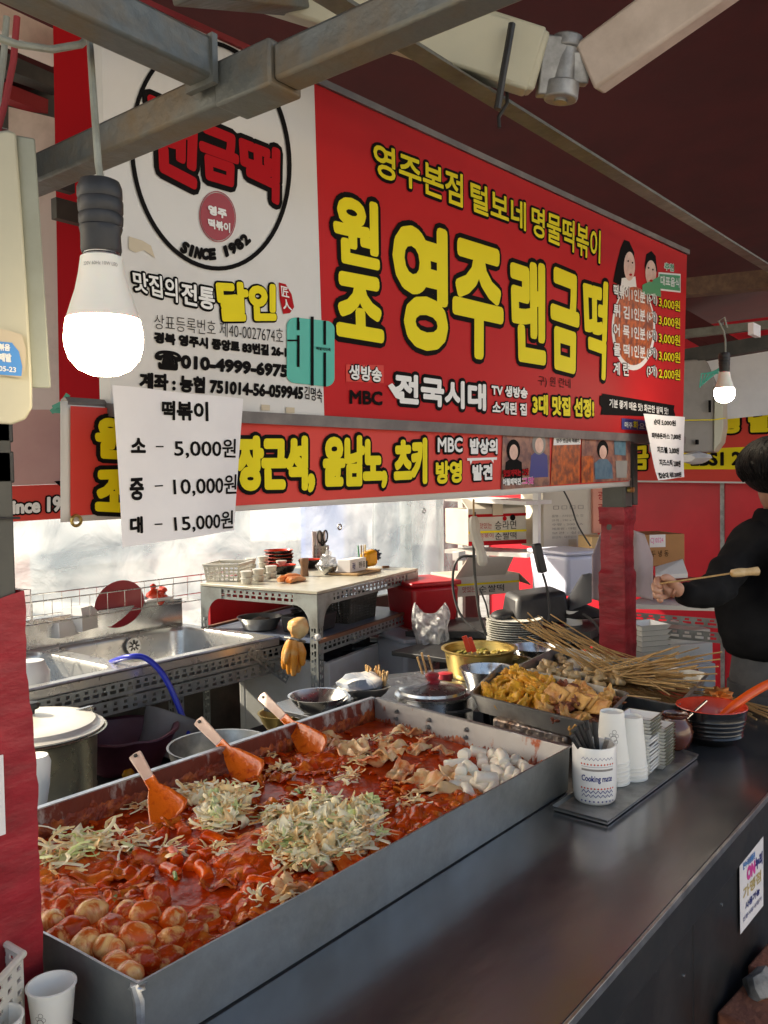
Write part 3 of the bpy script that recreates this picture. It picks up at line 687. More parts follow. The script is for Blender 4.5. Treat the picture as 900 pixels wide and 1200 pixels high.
# cartoon couple and bowl
sgflat(ell(742, 385, 25.5, 49, 40), W_, .0012, 'bowl_print')
sgflat(ell(742, 382, 23, 46, 40), M['foodprint'], .002, 'bowl_food_print')
sgflat([(718, 330), (722, 310), (727, 290), (731, 281), (737, 283), (743, 296), (743, 312), (739, 328), (730, 335), (721, 332)], K_, .0012, 'hair_print')
sgflat(ell(737, 312, 6.5, 17, 24), M['skinprint'], .002, 'face_print')
sgflat([(728, 326), (744, 324), (746, 342), (726, 344)], W_, .0018, 'dress_print')
sgflat([(755, 312), (757, 298), (763, 294), (768, 300), (770, 318), (757, 322)], K_, .0012, 'hair_print')
sgflat(ell(762, 320, 6.3, 15, 24), M['skinprint'], .002, 'face_print')
sgflat([(752, 334), (772, 324), (774, 348), (752, 344)], M['greenprint'], .0026, 'shirt_print')
for x, y in ((735, 306), (740, 308), (759, 314), (764, 316)): sgflat(ell(x, y, .9, 1.2, 8), K_, .0035, 'eye_print')
sgflat(ell(738, 322, 1.8, 1.5, 8), M['redprint'], .0035, 'mouth_print'); sgflat(ell(762, 329, 2, 1.5, 8), M['redprint'], .0035, 'mouth_print')
sgflat([(771, 319), (797, 321), (797, 343), (770, 340)], W_, .002, 'green_label_edge')
sgflat([(772, 321), (796, 323), (796, 341), (771, 338)], M['greenprint'], .003, 'green_label')
text(sg, S, '대표음식', qd((773, 323), (795, 326), (795, 337), (773, 334)), W_, .0012, h=.004)
text(sg, S, '추천', qd((778, 308), (789, 310), (789, 318), (778, 316)), M['greenprint'], .001, .0025, om=W_)
rowsx = [('떡볶이', '1인분', '(6개)', '3,000원', 0), ('튀 김', '1인분', '(6개)', '3,000원', 1), ('어 묵', '1인분', '(6개)', '3,000원', 2), ('물 떡', '1인분', '(6개)', '3,000원', 3), ('계 란', '', '(3개)', '2,000원', 4)]
for a, b, c_, d_, k in rowsx:
    dy = k*22.8; s_ = lambda x: (x-718)*(.23-.035*k)
    def Q(x0, x1, y, hgt): return qd((x0, y+dy+s_(x0)), (x1, y+dy+s_(x1)), (x1, y+dy+s_(x1)+hgt), (x0, y+dy+s_(x0)+hgt))
    text(sg, S, a, Q(718, 736.5, 333, 15), W_, .0014, .0032)
    if b: text(sg, S, b, Q(739, 755, 333, 14), W_, .0014, .0032)
    text(sg, S, c_, Q(757, 769, 333, 14), W_, .001, .0028)
    text(sg, S, d_, Q(771, 796, 335, 13), Y_, .001, .0028)
sgflat([(702, 464), (705, 463), (705, 461), (790, 475), (789, 480), (791, 487), (788, 489), (703, 486), (705, 478), (702, 474)], K_, .002, 'black_ribbon_print')
text(sg, S, '기분 좋게 매운 맛! 화끈한 쌀떡 맛!', qd((713, 467), (782, 478), (782, 486), (713, 477)), W_, .0008, h=.004)
sgflat([(728, 490), (790, 496), (790, 507), (728, 503)], M['blueprint'], .002, 'blue_patch_print')
text(sg, S, '매주', qd((731, 494), (740, 495), (740, 502), (731, 501)), W_, .0008, h=.004)
text(sg, S, '화', qd((741, 493), (747, 494), (747, 503), (741, 502)), Y_, .0012, h=.004)
text(sg, S, '요일 휴무', qd((748, 495), (775, 498), (775, 505), (748, 503)), W_, .0006, h=.004)

# ================================================================ LOWER BANNER
lb_ = T('lower_banner', 'coral red banner with yellow Korean names hanging below the big sign', 'banner', (1.8, 1.19, 1.49))
LB = Plane(Py(75, 610, 1.19), Py(738, 567, 1.19), Py(75, 500, 1.19))
def lf(pts, m, h, nm='print_patch', thick=0): return flat(lb_, LB, pts, m, h, nm, thick=thick)
bot = lambda x: 608-(x-75)*.062
mb = MB()
def lbf(u, v):
    x = 71+(739-71)*u; yb = bot(x)+4+1.2*math.sin(u*11)*u; y = 470+(40*u)+(yb-470-40*u)*(1-v)
    a = LB.px(x, y); return LB(a.x, a.y, .004*math.sin(u*17)*(1-v))
mb.grid(lbf, 60, 8); O('white_hem', mb, M['sign_white'], lb_, solid=.001)
lf([(80, 476)]+[(80+(735-80)*i/12, 476+40*i/12*.9) for i in range(1, 13)]+[(735-(735-80)*i/12, bot(735-(735-80)*i/12)-3) for i in range(13)], M['sign_coral'], .006, 'coral_field')
def lq(*p): return LB.q(*p)
text(lb_, LB, '원', lq((108, 488), (150, 492), (150, 538), (108, 536)), Y_, .005, .007, h=.009)
text(lb_, LB, '조', lq((108, 552), (150, 551), (150, 600), (108, 598)), Y_, .005, .007, h=.009)
text(lb_, LB, '장근석,', lq((272, 512), (364, 512), (364, 576), (274, 577)), Y_, .0065, .0075, h=.009)
text(lb_, LB, '윤남노,', lq((375, 512), (449, 511), (449, 571), (375, 573)), Y_, .0065, .0075, h=.009)
text(lb_, LB, '츠키', lq((458, 516), (496, 514), (496, 566), (458, 568)), Y_, .0065, .0075, h=.009)
text(lb_, LB, 'MBC', lq((509, 513), (538, 513), (538, 530), (509, 530)), W_, .0015, .006, h=.009)
text(lb_, LB, '방영', lq((507, 541), (537, 540), (537, 565), (507, 567)), Y_, .003, .006, h=.009)
text(lb_, LB, '밥상의', lq((547, 514), (579, 515), (579, 532), (547, 532)), W_, .0025, .0045, h=.009)
lf([(544, 537), (579, 536), (579, 539), (575, 539), (575, 543), (572, 539), (550, 540), (548, 545), (547, 540), (544, 540)], W_, .009, 'table_print')
text(lb_, LB, '발견', lq((550, 545), (573, 544), (573, 562), (550, 563)), W_, .0025, .0045, h=.009)
# photo prints
lf([(586, 508), (641, 511), (641, 569), (584, 574)], M['darkprint'], .009, 'photo_print')
for (cx, cy, mm) in ((598, 530, 'ink'), (628, 522, 'greyback')):
    lf(ell(cx, cy-2, 8, 13, 20), M[mm], .010, 'hair_print'); lf(ell(cx, cy, 5, 9, 20), M['skinprint'], .011, 'face_print')
    lf([(cx-9, cy+12), (cx-4, cy+8), (cx+4, cy+8), (cx+10, cy+12), (cx+11, cy+37), (cx-11, cy+38)], M['blueprint' if cx > 610 else 'ink'], .0095, 'clothes_print')
text(lb_, LB, '맛있게먹는 그맛', lq((585, 551), (615, 549), (615, 557), (585, 559)), M['redprint'], .001, .0012, h=.012)
text(lb_, LB, '어릴때먹던', lq((585, 561), (606, 560), (606, 568), (585, 569)), W_, .0012, h=.012)
text(lb_, LB, '그맛', lq((607, 560), (621, 559), (621, 567), (607, 568)), M['pinkprint'], .001, .001, om=W_, h=.012)
lf([(645, 512), (677, 512), (676, 566), (642, 569)], M['foodprint'], .009, 'photo_print')
lf([(646, 512), (677, 512), (677, 521), (645, 522)], W_, .010, 'caption_strip'); text(lb_, LB, '영주 랜금떡 떡볶이', lq((648, 514), (675, 514), (675, 519), (648, 519)), K_, .0003, h=.012)
lf([(679, 512), (736, 514), (736, 563), (678, 566)], M['darkprint'], .009, 'photo_print')
lf([(678, 535), (692, 534), (692, 565), (678, 566)], M['foodprint'], .010, 'photo_print')
lf(ell(703, 527, 6.5, 11, 20), K_, .0105, 'hair_print'); lf(ell(703, 530, 4.3, 8, 20), M['skinprint'], .0115, 'face_print')
lf([(693, 543), (699, 538), (708, 538), (714, 545), (715, 561), (694, 562)], M['denim'], .0105, 'clothes_print')
lf([(716, 514), (730, 515), (730, 534), (717, 533)], M['denim'], .0105, 'photo_print'); lf([(718, 540), (732, 540), (731, 560), (719, 560)], M['greyback'], .0105, 'photo_print')
mb = MB(); c = LB.px(86.5, 610); 
for rr in (9,):
    n = 28; vs = []; fs = []
    for i in range(n):
        a = 2*math.pi*i/n
        for (r_, h_) in ((.0105, .0065), (.009, .010), (.0068, .010), (.0055, .0065)): vs.append(LB(c.x+r_*math.cos(a), c.y+r_*math.sin(a)*1.0, h_))
    for i in range(n):
        j = (i+1) % n
        for k in range(3): fs.append((i*4+k, j*4+k, j*4+k+1, i*4+k+1))
    mb.add(vs, fs)
O('eyelet', mb, M['brass'], lb_)
mb = MB(); mb.tube([Py(75, 474, 1.2), Py(770, 518, 1.2)], .012, 6); O('hanging_rail', mb, M['grey_trim'], lb_)

# ================================================================ PRICE NOTICES
def notice(name, label, corners, d_in, rows, y, curl, m=M['paper']):
    PL = Plane(Py(*corners[3], y), Py(*corners[2], y), Py(*corners[0], y))
    tl, tr, br, bl = [PL.px(*c) for c in corners]
    w = (tr-tl).length
    def bend(a, b):
        t = (tl.y-b)/max(1e-6, tl.y-bl.y); s = (a-tl.x)/w
        return curl*(t**2)*(.6+.5*math.sin(s*5.5))+.004*math.sin(s*9+t*3)
    def surf(a, b, h=0): return PL(a, b, h+.012+bend(a, b))
    t = T(name, label, 'notice', (PL(*bl)))
    mb = MB()
    def g(u, v):
        q = bl*(1-u)*(1-v)+br*u*(1-v)+tr*u*v+tl*(1-u)*v; return surf(q.x, q.y)
    mb.grid(g, 20, 28); O('sheet', mb, m, t, angle=180)
    for body, q, bold in rows: text(t, surf, body, PL.q(*q), K_, bold, h=.0016)
    return t
notice('price_notice', 'white paper price notice hung over the banner listing three tteokbokki sizes', [(126, 452), (279, 468), (270, 621), (134, 641)], 0, [
    ('떡볶이', [(184, 470), (237, 472), (237, 494), (184, 492)], .0014),
    ('소', [(145, 514), (163, 514), (163, 531), (145, 531)], .0014), ('–', [(176, 523), (186, 523), (186, 524.5), (176, 524.5)], .0001), ('5,000원', [(199, 514), (270, 515), (270, 538), (199, 537)], .0006),
    ('중', [(143, 561), (160, 560), (160, 586), (143, 586)], .0014), ('–', [(174, 569), (184, 568.5), (184, 570), (174, 570.5)], .0001), ('10,000원', [(196, 559), (272, 556), (272, 580), (196, 582)], .0006),
    ('대', [(143, 606), (158, 605), (158, 624), (143, 625)], .0014), ('–', [(172, 613.5), (181, 613), (181, 614.5), (172, 615)], .0001), ('15,000원', [(194, 603), (268, 598), (268, 620), (194, 624)], .0006)], 1.10, .012)
notice('price_notice', 'small white paper price notice with five lines stuck to the right end of the sign', [(750, 485), (798.5, 489), (798, 559), (762, 563)], 0, [
    ('순대 5,000원', [(761, 491), (787, 493), (787, 500), (761, 498)], .001), ('피카츄돈까스 7,000원', [(758, 507), (793, 509), (793, 516), (758, 514)], .001),
    ('치즈볼 3,000원', [(765, 523), (791, 525), (791, 533), (765, 531)], .001), ('치즈스틱 2,000원', [(766, 538), (794, 540), (794, 548), (766, 546)], .001),
    ('컵순대 세트 20,000원', [(763, 554), (795, 553), (795, 559), (763, 561)], .001)], 1.13, .02)

# ================================================================ other banners
t = T('side_banner', 'faded pink and red banner behind the left post reading since 19', 'banner', Pd(50, 610, 1.9))
SB = Plane(Pd(20, 610, 1.75), Pd(76, 606, 1.80), Pd(20, 500, 1.75))
flat(t, SB, [(-10, 480), (100, 480), (100, 566), (-10, 570)], mat('faded pink vinyl', (.6, .36, .33), .5, 0, (.52, .3, .28), 4), 0, 'pink_field', thick=.003)
flat(t, SB, [(-10, 570.3), (100, 566.3), (100, 606), (-10, 613)], M['sign_coral'], 0, 'red_field', thick=.003)
text(t, SB, 'since 19', SB.q((6, 587), (71, 581), (71, 599), (6, 603)), W_, .0018, .0035, h=.003)
flat(t, SB, [(63, 564), (75, 563), (75, 569), (70, 570)], K_, .003, 'print_patch')
t = T('red_side_panel', 'plain dark red vertical strip left of the big sign behind the bulb', 'banner', Pd(90, 500, 1.9))
q_ = Plane(Pd(63, 500, 1.95), Pd(120, 503, 1.95), Pd(63, 30, 1.95))
flat(t, q_, [(62, 20), (135, 20), (150, 520), (70, 500)], M['redprint'], 0, 'strip', thick=.01)
mb = MB(); p = Pd(78, 248, 1.85); mb.box((p.x-.03, p.y-.01, p.z-.022), (p.x+.035, p.y+.01, p.z+.022)); O('clamp', mb, M['dark'], t)
mb = MB(); p = Pd(75, 218, 1.85); mb.box((p.x-.03, p.y-.01, p.z-.012), (p.x+.02, p.y+.01, p.z+.012)); O('clamp', mb, M['dark'], t)
t = T('backdrop_panel', 'greyish pink board behind the cream bracket box on the left', 'board', Pd(50, 480, 2.1))
q_ = Plane(Pd(20, 500, 2.1), Pd(90, 500, 2.1), Pd(20, 100, 2.1))
flat(t, q_, [(10, 125), (72, 140), (72, 490), (10, 490)], M['pinkish'], 0, 'board', thick=.01)
flat(t, q_, [(-80, -60), (70, -60), (72, 118), (-80, 80)], M['dark'], -.3, 'dark_board', thick=.01)
# green tape tied near the post
mb = MB()
for k, pts in enumerate([[(62, 478), (78, 470), (95, 478), (106, 487)], [(62, 481), (80, 482), (104, 480)], [(70, 478), (88, 492), (97, 503)], [(60, 483), (72, 474), (80, 462)], [(76, 480), (92, 488), (103, 497)]]):
    P = [Pd(x, y, 1.4+.01*k) for x, y in pts]
    for a, b in zip(P, P[1:]): mb.bar(a, b, .0015, .008)
O('green_tape', mb, mat('green tape', (.06, .3, .2), .4), label='knotted strands of green tape tied beside the left post', cat='tape')
# far right banner
t = T('far_banner', 'red and yellow banner across the far wall partly hidden by the grey cabinet', 'banner', (6.05, 1.5, 1.7))
FB = Plane(Px(740, 563, 6.05), Px(900, 565, 6.05), Px(740, 480, 6.05))
flat(t, FB, [(700, 470), (960, 455), (960, 566), (700, 563)], M['sign_coral'], 0, 'red_field', thick=.004)
flat(t, FB, [(800, 527), (960, 520), (960, 550), (800, 550)], M['yellow'], .002, 'yellow_band')
flat(t, FB, [(700, 562.5), (960, 565.5), (960, 567.5), (700, 564.5)], M['sign_white'], .003, 'white_hem')
text(t, FB, '금', FB.q((740, 524), (760, 522), (760, 550), (740, 550)), Y_, .008, .012, h=.006)
text(t, FB, '행 달', FB.q((843, 486), (903, 478), (903, 506), (843, 508)), Y_, .01, .014, h=.006)
text(t, FB, 'EBS1 20', FB.q((810, 531), (880, 529), (880, 545), (810, 546)), K_, .006, h=.006)
text(t, FB, '영', FB.q((690, 524), (712, 522), (712, 550), (690, 550)), Y_, .008, .012, h=.006)
# white tarpaulin and cabinet, right
mb = MB(); q_ = [Pd(*p) for p in ((795, 428, 4.9), (960, 395, 4.7), (960, 480, 4.7), (842, 492, 4.9), (795, 500, 4.9))]
mb.prism(q_, (.01, 0, 0)); O('white_tarpaulin', mb, M['tarpwhite'], label='white tarpaulin stretched behind the small bulb at the right edge', cat='tarpaulin')
t = T('electric_cabinet', 'grey and cream cabinet hanging behind the right end of the sign', 'cabinet', Pd(820, 535, 4.3))
pp = [Pd(x, y, 4.3) for x, y in [(798, 452), (837, 447), (838, 530), (798, 530)]]
mb = MB(); pp2 = [Pd(x, y, 4.3) for x, y in [(760, 425), (826, 420), (838, 448), (838, 530), (760, 530)]]
mb.prism(pp2, (.14, .03, 0)); O('body', mb, M['greyback'], t, bevel=.01)
mb = MB(); pp3 = [Pd(x, y, 4.29) for x, y in [(837, 452), (847, 458), (848, 500), (845, 518), (836, 530)]]; mb.prism(pp3, (.14, .02, 0)); O('door_edge', mb, M['cream'], t, bevel=.006)
mb = MB(); p = Pd(833, 476, 4.28); mb.box((p.x-.006, p.y, p.z-.03), (p.x+.006, p.y+.01, p.z+.03)); p = Pd(818, 518, 4.28); mb.box((p.x-.012, p.y, p.z-.012), (p.x+.012, p.y+.01, p.z+.012)); O('slot', mb, K_, t)
mb = MB(); mb.tube([Pd(760, 493, 4.26), Pd(836, 492, 4.26), Pd(850, 490, 4.3)], .003, 6); O('yellow_string', mb, M['yellow'], t)
mb = MB(); mb.blob(Pd(815, 537, 4.2), .07, 4, .3, 2, 2, (1, 1, .45)); O('plastic_wrapping', mb, M['tarpwhite'], label='crumpled pale plastic under the grey cabinet', cat='plastic')
mb = MB()
for k in range(5):
    mb.tube([Pd(850-k*2, 425+k*3, 3.5), Pd(838-k*4, 438, 3.52), Pd(828-k*2, 446+k*2, 3.5)], .0035, 5)
O('green_wires', mb, mat('green wire', (.08, .45, .35), .4), label='tangle of green wires beside the small bulb', cat='wires')

# ================================================================ BULBS
def bulb(px, y_top_socket, y_bot, d, label, rb, cordpts, gm, hook=False):
    c = Pd(px, y_bot, d); s = d/FPX
    t = T('light_bulb', label, 'bulb', c)
    H = (y_bot-y_top_socket)*s
    k = H/230.
    prof = [(0, 0), (16, 1.5), (30, 8), (40, 20), (44.5, 34), (45, 44), (44, 55), (42, 66)]
    mb = MB(); mb.lathe([(r*k, z*k) for r, z in prof], c, 36); O('diffuser', mb, gm, t, angle=80)
    mb = MB(); mb.lathe([(42.3*k, 66*k), (40*k, 72*k), (36*k, 85*k), (31*k, 100*k), (27*k, 118*k), (24.5*k, 134*k), (24*k, 138*k), (20*k, 139*k)], c, 36); O('body', mb, M['bulbbody'], t, angle=60)
    mb = MB(); mb.lathe([(20*k, 138*k), (21*k, 140*k), (20*k, 142*k), (21*k, 144*k), (19*k, 148*k)], c, 28); O('screw_collar', mb, M['steel'], t)
    mb = MB(); mb.lathe([(17*k, 143*k), (22*k, 143*k), (23.5*k, 147*k), (23*k, 165*k), (24.6*k, 172*k), (23.4*k, 174*k), (24.6*k, 177*k), (25*k, 186*k), (23.8*k, 188*k), (25.3*k, 191*k), (26*k, 203*k), (24.8*k, 205*k), (25.8*k, 208*k), (25.5*k, 218*k), (22*k, 226*k), (12*k, 229*k), (0, 230*k)], c, 24)
    for v in mb.v: v += Vector((noise.noise(v*60)*.0012, noise.noise(v*60+Vector((5, 0, 0)))*.0012, 0))
    O('socket', mb, M['blackplastic'], t)
    mb = MB(); mb.tube(cordpts, 8.5*k*.5, 8); O('cord', mb, M['cordm'], t)
    return t, c, k
d1 = .8; s1 = d1/FPX
ct = Pd(119, 213, d1)
t, c, k = bulb(123, 212, 441, d1, 'large lit bulb in a black socket hanging over the left of the pan', .036,
     [ct+Vector((0, 0, -.004)), Pd(115, 190, d1), Pd(110, 120, d1+.01), Pd(106, 60, d1+.05), Pd(104, 30, d1+.3), Pd(100, -10, d1+.34)], M['glow'])
SBt = lambda a, b, h=0: c+Vector((0, 0, 0))
def bulbsurf(a, b, h=0):
    th = math.radians(232)+a/(26*k); z = 66*k+b; r = (26*k if b > 46*k else 28*k)+h
    return c+Vector((r*math.cos(th), r*math.sin(th), z))
text(t, bulbsurf, '220V 60Hz 10W LED', [(-20*k, 62*k), (20*k, 62*k), (20*k, 58*k), (-20*k, 58*k)], M['greyback'], 0, h=.0006)
d2 = 2.9
t, c2_, k2 = bulb(849, 413, 472, d2, 'small lit bulb hanging from a wire hook at the right of the sign', .03,
     [Pd(850, 414, d2), Pd(850, 398, d2), Pd(848, 388, d2), Pd(842, 376, d2), Pd(849, 372, d2), Pd(852, 384, d2)], M['glow_cool'])
# ================================================================ COUNTER
ct = T('serving_counter', 'dark steel serving counter with a bright worn front edge, carrying the big pan', 'counter', (2, 1, 0))
mb = MB()
top = [(.25, .49), (5.2, .49), (5.2, .575), (2.87, .575), (2.80, .90), (2.76, .92), (2.75, 1.70), (2.35, 1.95), (1.86, 1.95), (1.86, 1.52), (.25, 1.52)]
mb.prism([(x, y, .835) for x, y in top], (0, 0, .015)); O('worktop', mb, M['counter'], ct, smooth=False, bevel=.002)
mb = MB(); mb.box((.25, .484, .838), (5.2, .4895, .8515)); O('front_edge', mb, M['edge'], ct, smooth=False, bevel=.001)
mb = MB(); mb.box((.25, .486, .770), (5.2, .50, .8375)); O('apron', mb, M['counter_front'], ct, smooth=False, bevel=.002)
for a, b in ((.3, 1.55), (1.553, 5.15)):
    mb = MB(); mb.box((a, .512, .12), (b, .53, .769)); O('front_panel', mb, M['counter_front'], ct, smooth=False, bevel=.002)
mb = MB()
for x, z in ((1.36, .735), (1.50, .66), (1.52, .45), (1.42, .56), (1.72, .70)): 
    mb.cyl((x, .513, z), (x, .5095, z), .003, n=8)
O('screw', mb, M['steel'], ct, kind='stuff')
for x, y in ((.3, 1.45), (1.8, 1.45), (2.7, 1.6), (.3, .56), (2.7, .6), (5.1, .55)):
    mb = MB(); mb.box((x-.02, y-.02, .02), (x+.02, y+.02, .834)); O('leg', mb, M['dark'], ct, smooth=False)
mb = MB(); mb.box((.3, .56, .30), (2.7, 1.4, .32)); O('lower_shelf', mb, M['dark'], ct, smooth=False)
# sticker on the front
pl = Plane(Py(866, 1095, .5085), Py(894, 1068, .5085), Py(866, 1007, .5085))
t = T('counter_sticker', 'white paper sticker with pink and blue print on the dark counter front at the right', 'sticker', pl(*pl.px(866, 1095)))
SQ = [(866, 1006), (894, 979), (894, 1061), (867, 1095)]
flat(t, pl, SQ, M['paper'], .001, 'sheet')
def sub(x0, y0, x1, y1):
    tl, tr, br, bl = [pl.px(*c) for c in SQ]
    f = lambda s, u: tl*(1-s)*(1-u)+tr*s*(1-u)+br*s*u+bl*(1-s)*u
    return [f(x0, y0), f(x1, y0), f(x1, y1), f(x0, y1)]
text(t, pl, '온누리상품권', sub(.12, .10, .62, .2), M['blue2'], .0008, h=.002)
text(t, pl, 'ON', sub(.28, .22, .62, .40), M['pinkprint'], .003, h=.002)
text(t, pl, '누리', sub(.64, .20, .95, .38), M['blueprint'], .002, h=.002)
text(t, pl, '가맹점', sub(.12, .44, .88, .60), M['gold'], .001, h=.002)
text(t, pl, '사용가능', sub(.2, .66, .82, .76), M['blueprint'], .001, h=.002)
text(t, pl, '전통시장 상점가', sub(.1, .82, .9, .88), M['blueprint'], .0002, h=.002)
# bricks propping the counter at the lower right
bp = Py(886, 1166, .44)
proto = None
bpile = T('brick_pile', 'broken red bricks and mortar rubble stacked under the counter front at the lower right', 'bricks', (bp.x+.05, .42, .02))
for k, (dx, dz, rz, w) in enumerate([((.0 if c_ % 2 else .04)+.2*b_, .062*c_, R(-.15, .15), .19) for c_ in range(int((bp.z-.02)/.062)) for b_ in range(2)]):
    mb = MB(); w2 = w/2
    mb.box((-w2, -.045, 0), (w2, .045, .057)); mb.xf(Matrix.Translation((bp.x+.06+dx, .45, .021+dz)) @ Matrix.Rotation(rz, 4, 'Z'))
    O('brick', mb, M['brick'], bpile, bevel=.006)
mb = MB(); mb.blob((bp.x+.10, .455, bp.z-.035), .04, 3, .3, 2.5, 2, (1.2, .8, .6)); O('mortar_lump', mb, M['mortar'], bpile)

# ================================================================ BIG PAN
pan = T('tteokbokki_pan', 'huge rectangular grey steel pan full of red rice cakes standing on the counter', 'pan', (1.2, 1.17, .852))
A = Vector((.606, .862, 0)); B = Vector((1.738, .845, 0)); D_ = Vector((.590, 1.483, 0)); Cc = Vector((1.83, 1.478, 0))
RIMZ, BOTZ = .951, .853
corn = [A, B, Cc, D_]; cen = (A+B+Cc+D_)/4
def ins(p, k, z): 
    v = (cen-p); return Vector((p.x+math.copysign(k, v.x), p.y+math.copysign(k, v.y), z))
names = ['front_wall', 'end_wall', 'back_wall', 'end_wall']; mts = ['pan', 'residue2', 'residue', 'pan']
for i in range(4):
    p, q = corn[i], corn[(i+1) % 4]
    def wl(u, v, inner):
        a = ins(p, .012+inner if v == 0 else inner, 0); 
    mb = MB(); n = 24
    slant = .022 if i == 1 else .01
    out0, out1 = ins(p, .004, BOTZ), ins(q, .004, BOTZ); ot0, ot1 = ins(p, 0, RIMZ), ins(q, 0, RIMZ)
    it0, it1 = ins(p, .0035, RIMZ), ins(q, .0035, RIMZ); ib0, ib1 = ins(p, slant+.004, BOTZ+.003), ins(q, slant+.004, BOTZ+.003)
    vs = []
    for k in range(n+1):
        u = k/n; wob = .0012*noise.noise(Vector((u*6, i, 0)))
        for a, b in ((out0, out1), (ot0, ot1), (it0, it1), (ib0, ib1)):
            w = a*(1-u)+b*u; w.z += wob if w.z > .9 else 0; vs.append(w)
    fs = []
    for k in range(n):
        for j in range(4): fs.append((k*4+j, (k+1)*4+j, (k+1)*4+(j+1) % 4, k*4+(j+1) % 4))
    mb.add(vs, fs)
    # outside grey, inside caked: two materials by face
    mb.mi = [0 if (f % 4) in (0,) else (2 if (f % 4) == 1 else 1) for f in range(len(fs))]
    O(names[i], mb, [M['pan'], M[['residue', 'residue2', 'residue', 'residue'][i]], M['pan_rim']], pan, smooth=False)
mb = MB(); mb.prism([ins(p, .01, BOTZ) for p in corn], (0, 0, .004)); O('pan_floor', mb, M['pan'], pan, smooth=False)
for i in range(4):   # sauce caked along the lower inside of each wall
    p, q = corn[i], corn[(i+1) % 4]; slant = .022 if i == 1 else .01
    it0, it1 = ins(p, .0035, RIMZ), ins(q, .0035, RIMZ); ib0, ib1 = ins(p, slant+.004, BOTZ+.003), ins(q, slant+.004, BOTZ+.003); n = 260
    mb = MB(); vs = []
    for k in range(n+1):
        u = k/n; top = .52+.16*noise.noise(Vector((u*9, i*5, 0)))+.16*abs(noise.noise(Vector((u*48, i*7, 1))))+.12*noise.noise(Vector((u*110, i*3, 2)))+(.16 if i == 2 else 0)-(.05 if i == 1 else 0)
        a = it0*(1-u)+it1*u; b = ib0*(1-u)+ib1*u; inw = (cen-a); inw.z = 0; inw.normalize()
        for f, pr_ in ((.12, .0035), (top*.5, .0030), (top*.9, .0018), (top, .0004)): vs.append(b*(1-f)+a*f+inw*(pr_+.0008*noise.noise(Vector((u*90, f*9, i)))))
    mb.add(vs, [(k*4+j, (k+1)*4+j, (k+1)*4+j+1, k*4+j+1) for k in range(n) for j in range(3)])
    O('caked_sauce', mb, M['caked'], pan, angle=180)
# bent rim flange at back and end
mb = MB(); mb.bar(D_+Vector((0, .004, RIMZ+.001)), Cc+Vector((0, .004, RIMZ+.001)), .014, .003); O('rim_flange', mb, M['pan_rim'], pan, smooth=False)
mb = MB(); mb.bar(B+Vector((.006, 0, RIMZ-.001)), Cc+Vector((.006, -.004, RIMZ-.001)), .012, .003); O('rim_flange', mb, M['pan_rim'], pan, smooth=False)
# crumpled folded corner
mb = MB(); mb.tube([A+Vector((.001, .001, BOTZ+.002)), A+Vector((-.001, -.003, .9)), A+Vector((.0, -.001, .93)), A+Vector((-.003, .004, RIMZ-.002))], .006, 7, rs=[.004, .006, .007, .005])
mb.blob(A+Vector((.004, .006, RIMZ-.006)), .009, 3, .4, 3, 2, (1, 1.2, .5)); O('folded_corner', mb, M['pan_rim'], pan)
# rivets with washers on the end wall
for px_, py_ in ((475, 835), (517, 841), (562, 850)):
    f = (px_-441)/(667-441); base = Cc*(1-f)+B*f
    for dz in (.018, .036):
        mb = MB(); x = base.x-.006-dz*.25; z = RIMZ-dz
        mb.cyl((x+.004, base.y, z), (x-.003, base.y, z), .0055, n=14); mb.cyl((x-.003, base.y, z), (x-.0075, base.y, z), .003, n=10)
        O('rivet', mb, M['steel_dull'], pan)
# ---- sauce
SZ = .897
def saucez(x, y):
    h = SZ+.0022*noise.noise(Vector((x*9, y*9, 0)))+.0012*noise.noise(Vector((x*30, y*30, 2)))
    return h
mb = MB()
def sf(u, v):
    a = ins(A, .012, 0)*(1-u)*(1-v)+ins(B, .02, 0)*u*(1-v)+ins(Cc, .022, 0)*u*v+ins(D_, .012, 0)*(1-u)*v
    return Vector((a.x, a.y, saucez(a.x, a.y)))
mb.grid(sf, 220, 120); sauce = O('chilli_sauce', mb, M['sauce'], label='glossy red chilli sauce filling the big pan', cat='sauce', angle=180)

def inpan(p, m=.03): return .60+m < p.x < 1.73-m+(p.y-.85)*.14 and .862+m < p.y < 1.478-m
def onpan(px, py, z=SZ): return Pz(px, py, z)
def rotz(a): return Matrix.Rotation(a, 4, 'Z')
def eul(a, b, c): return Matrix.Rotation(c, 4, 'Z') @ Matrix.Rotation(b, 4, 'Y') @ Matrix.Rotation(a, 4, 'X')
# shared meshes
def capsule(L, r, bend=0, cut=True):
    mb = MB(); pts = []; rs = []
    n = 7
    for k in range(n):
        u = k/(n-1); pts.append(Vector(((u-.5)*L, bend*(u-.5)**2*4, 0))); rs.append(r*(1 if 0 < k < n-1 else .97))
    pts.insert(0, Vector((-.5*L-.0012, bend, 0))); rs.insert(0, r*.86); pts.append(Vector((.5*L+.0012, bend, 0))); rs.append(r*.86)
    mb.tube(pts, r, 12, rs=rs); return mb
def put(proto_mesh, nm, m, p, rot, label=None, cat=None, group=None, scale=(1, 1, 1)):
    o = bpy.data.objects.new(nm, proto_mesh); C.objects.link(o); o.location = p; o.rotation_euler = rot; o.scale = scale
    return tag(o, label, cat, group)
rc_meshes = {}
for key, mm in (('w', 'ricecake'), ('r', 'ricecake_red')):
    rc_meshes[key] = [mkmesh('rice_cake', capsule(L, r, b), M[mm], angle=75) for L, r, b in ((.046, .0135, .002), (.038, .013, 0), (.052, .013, .004), (.032, .0135, 0))]
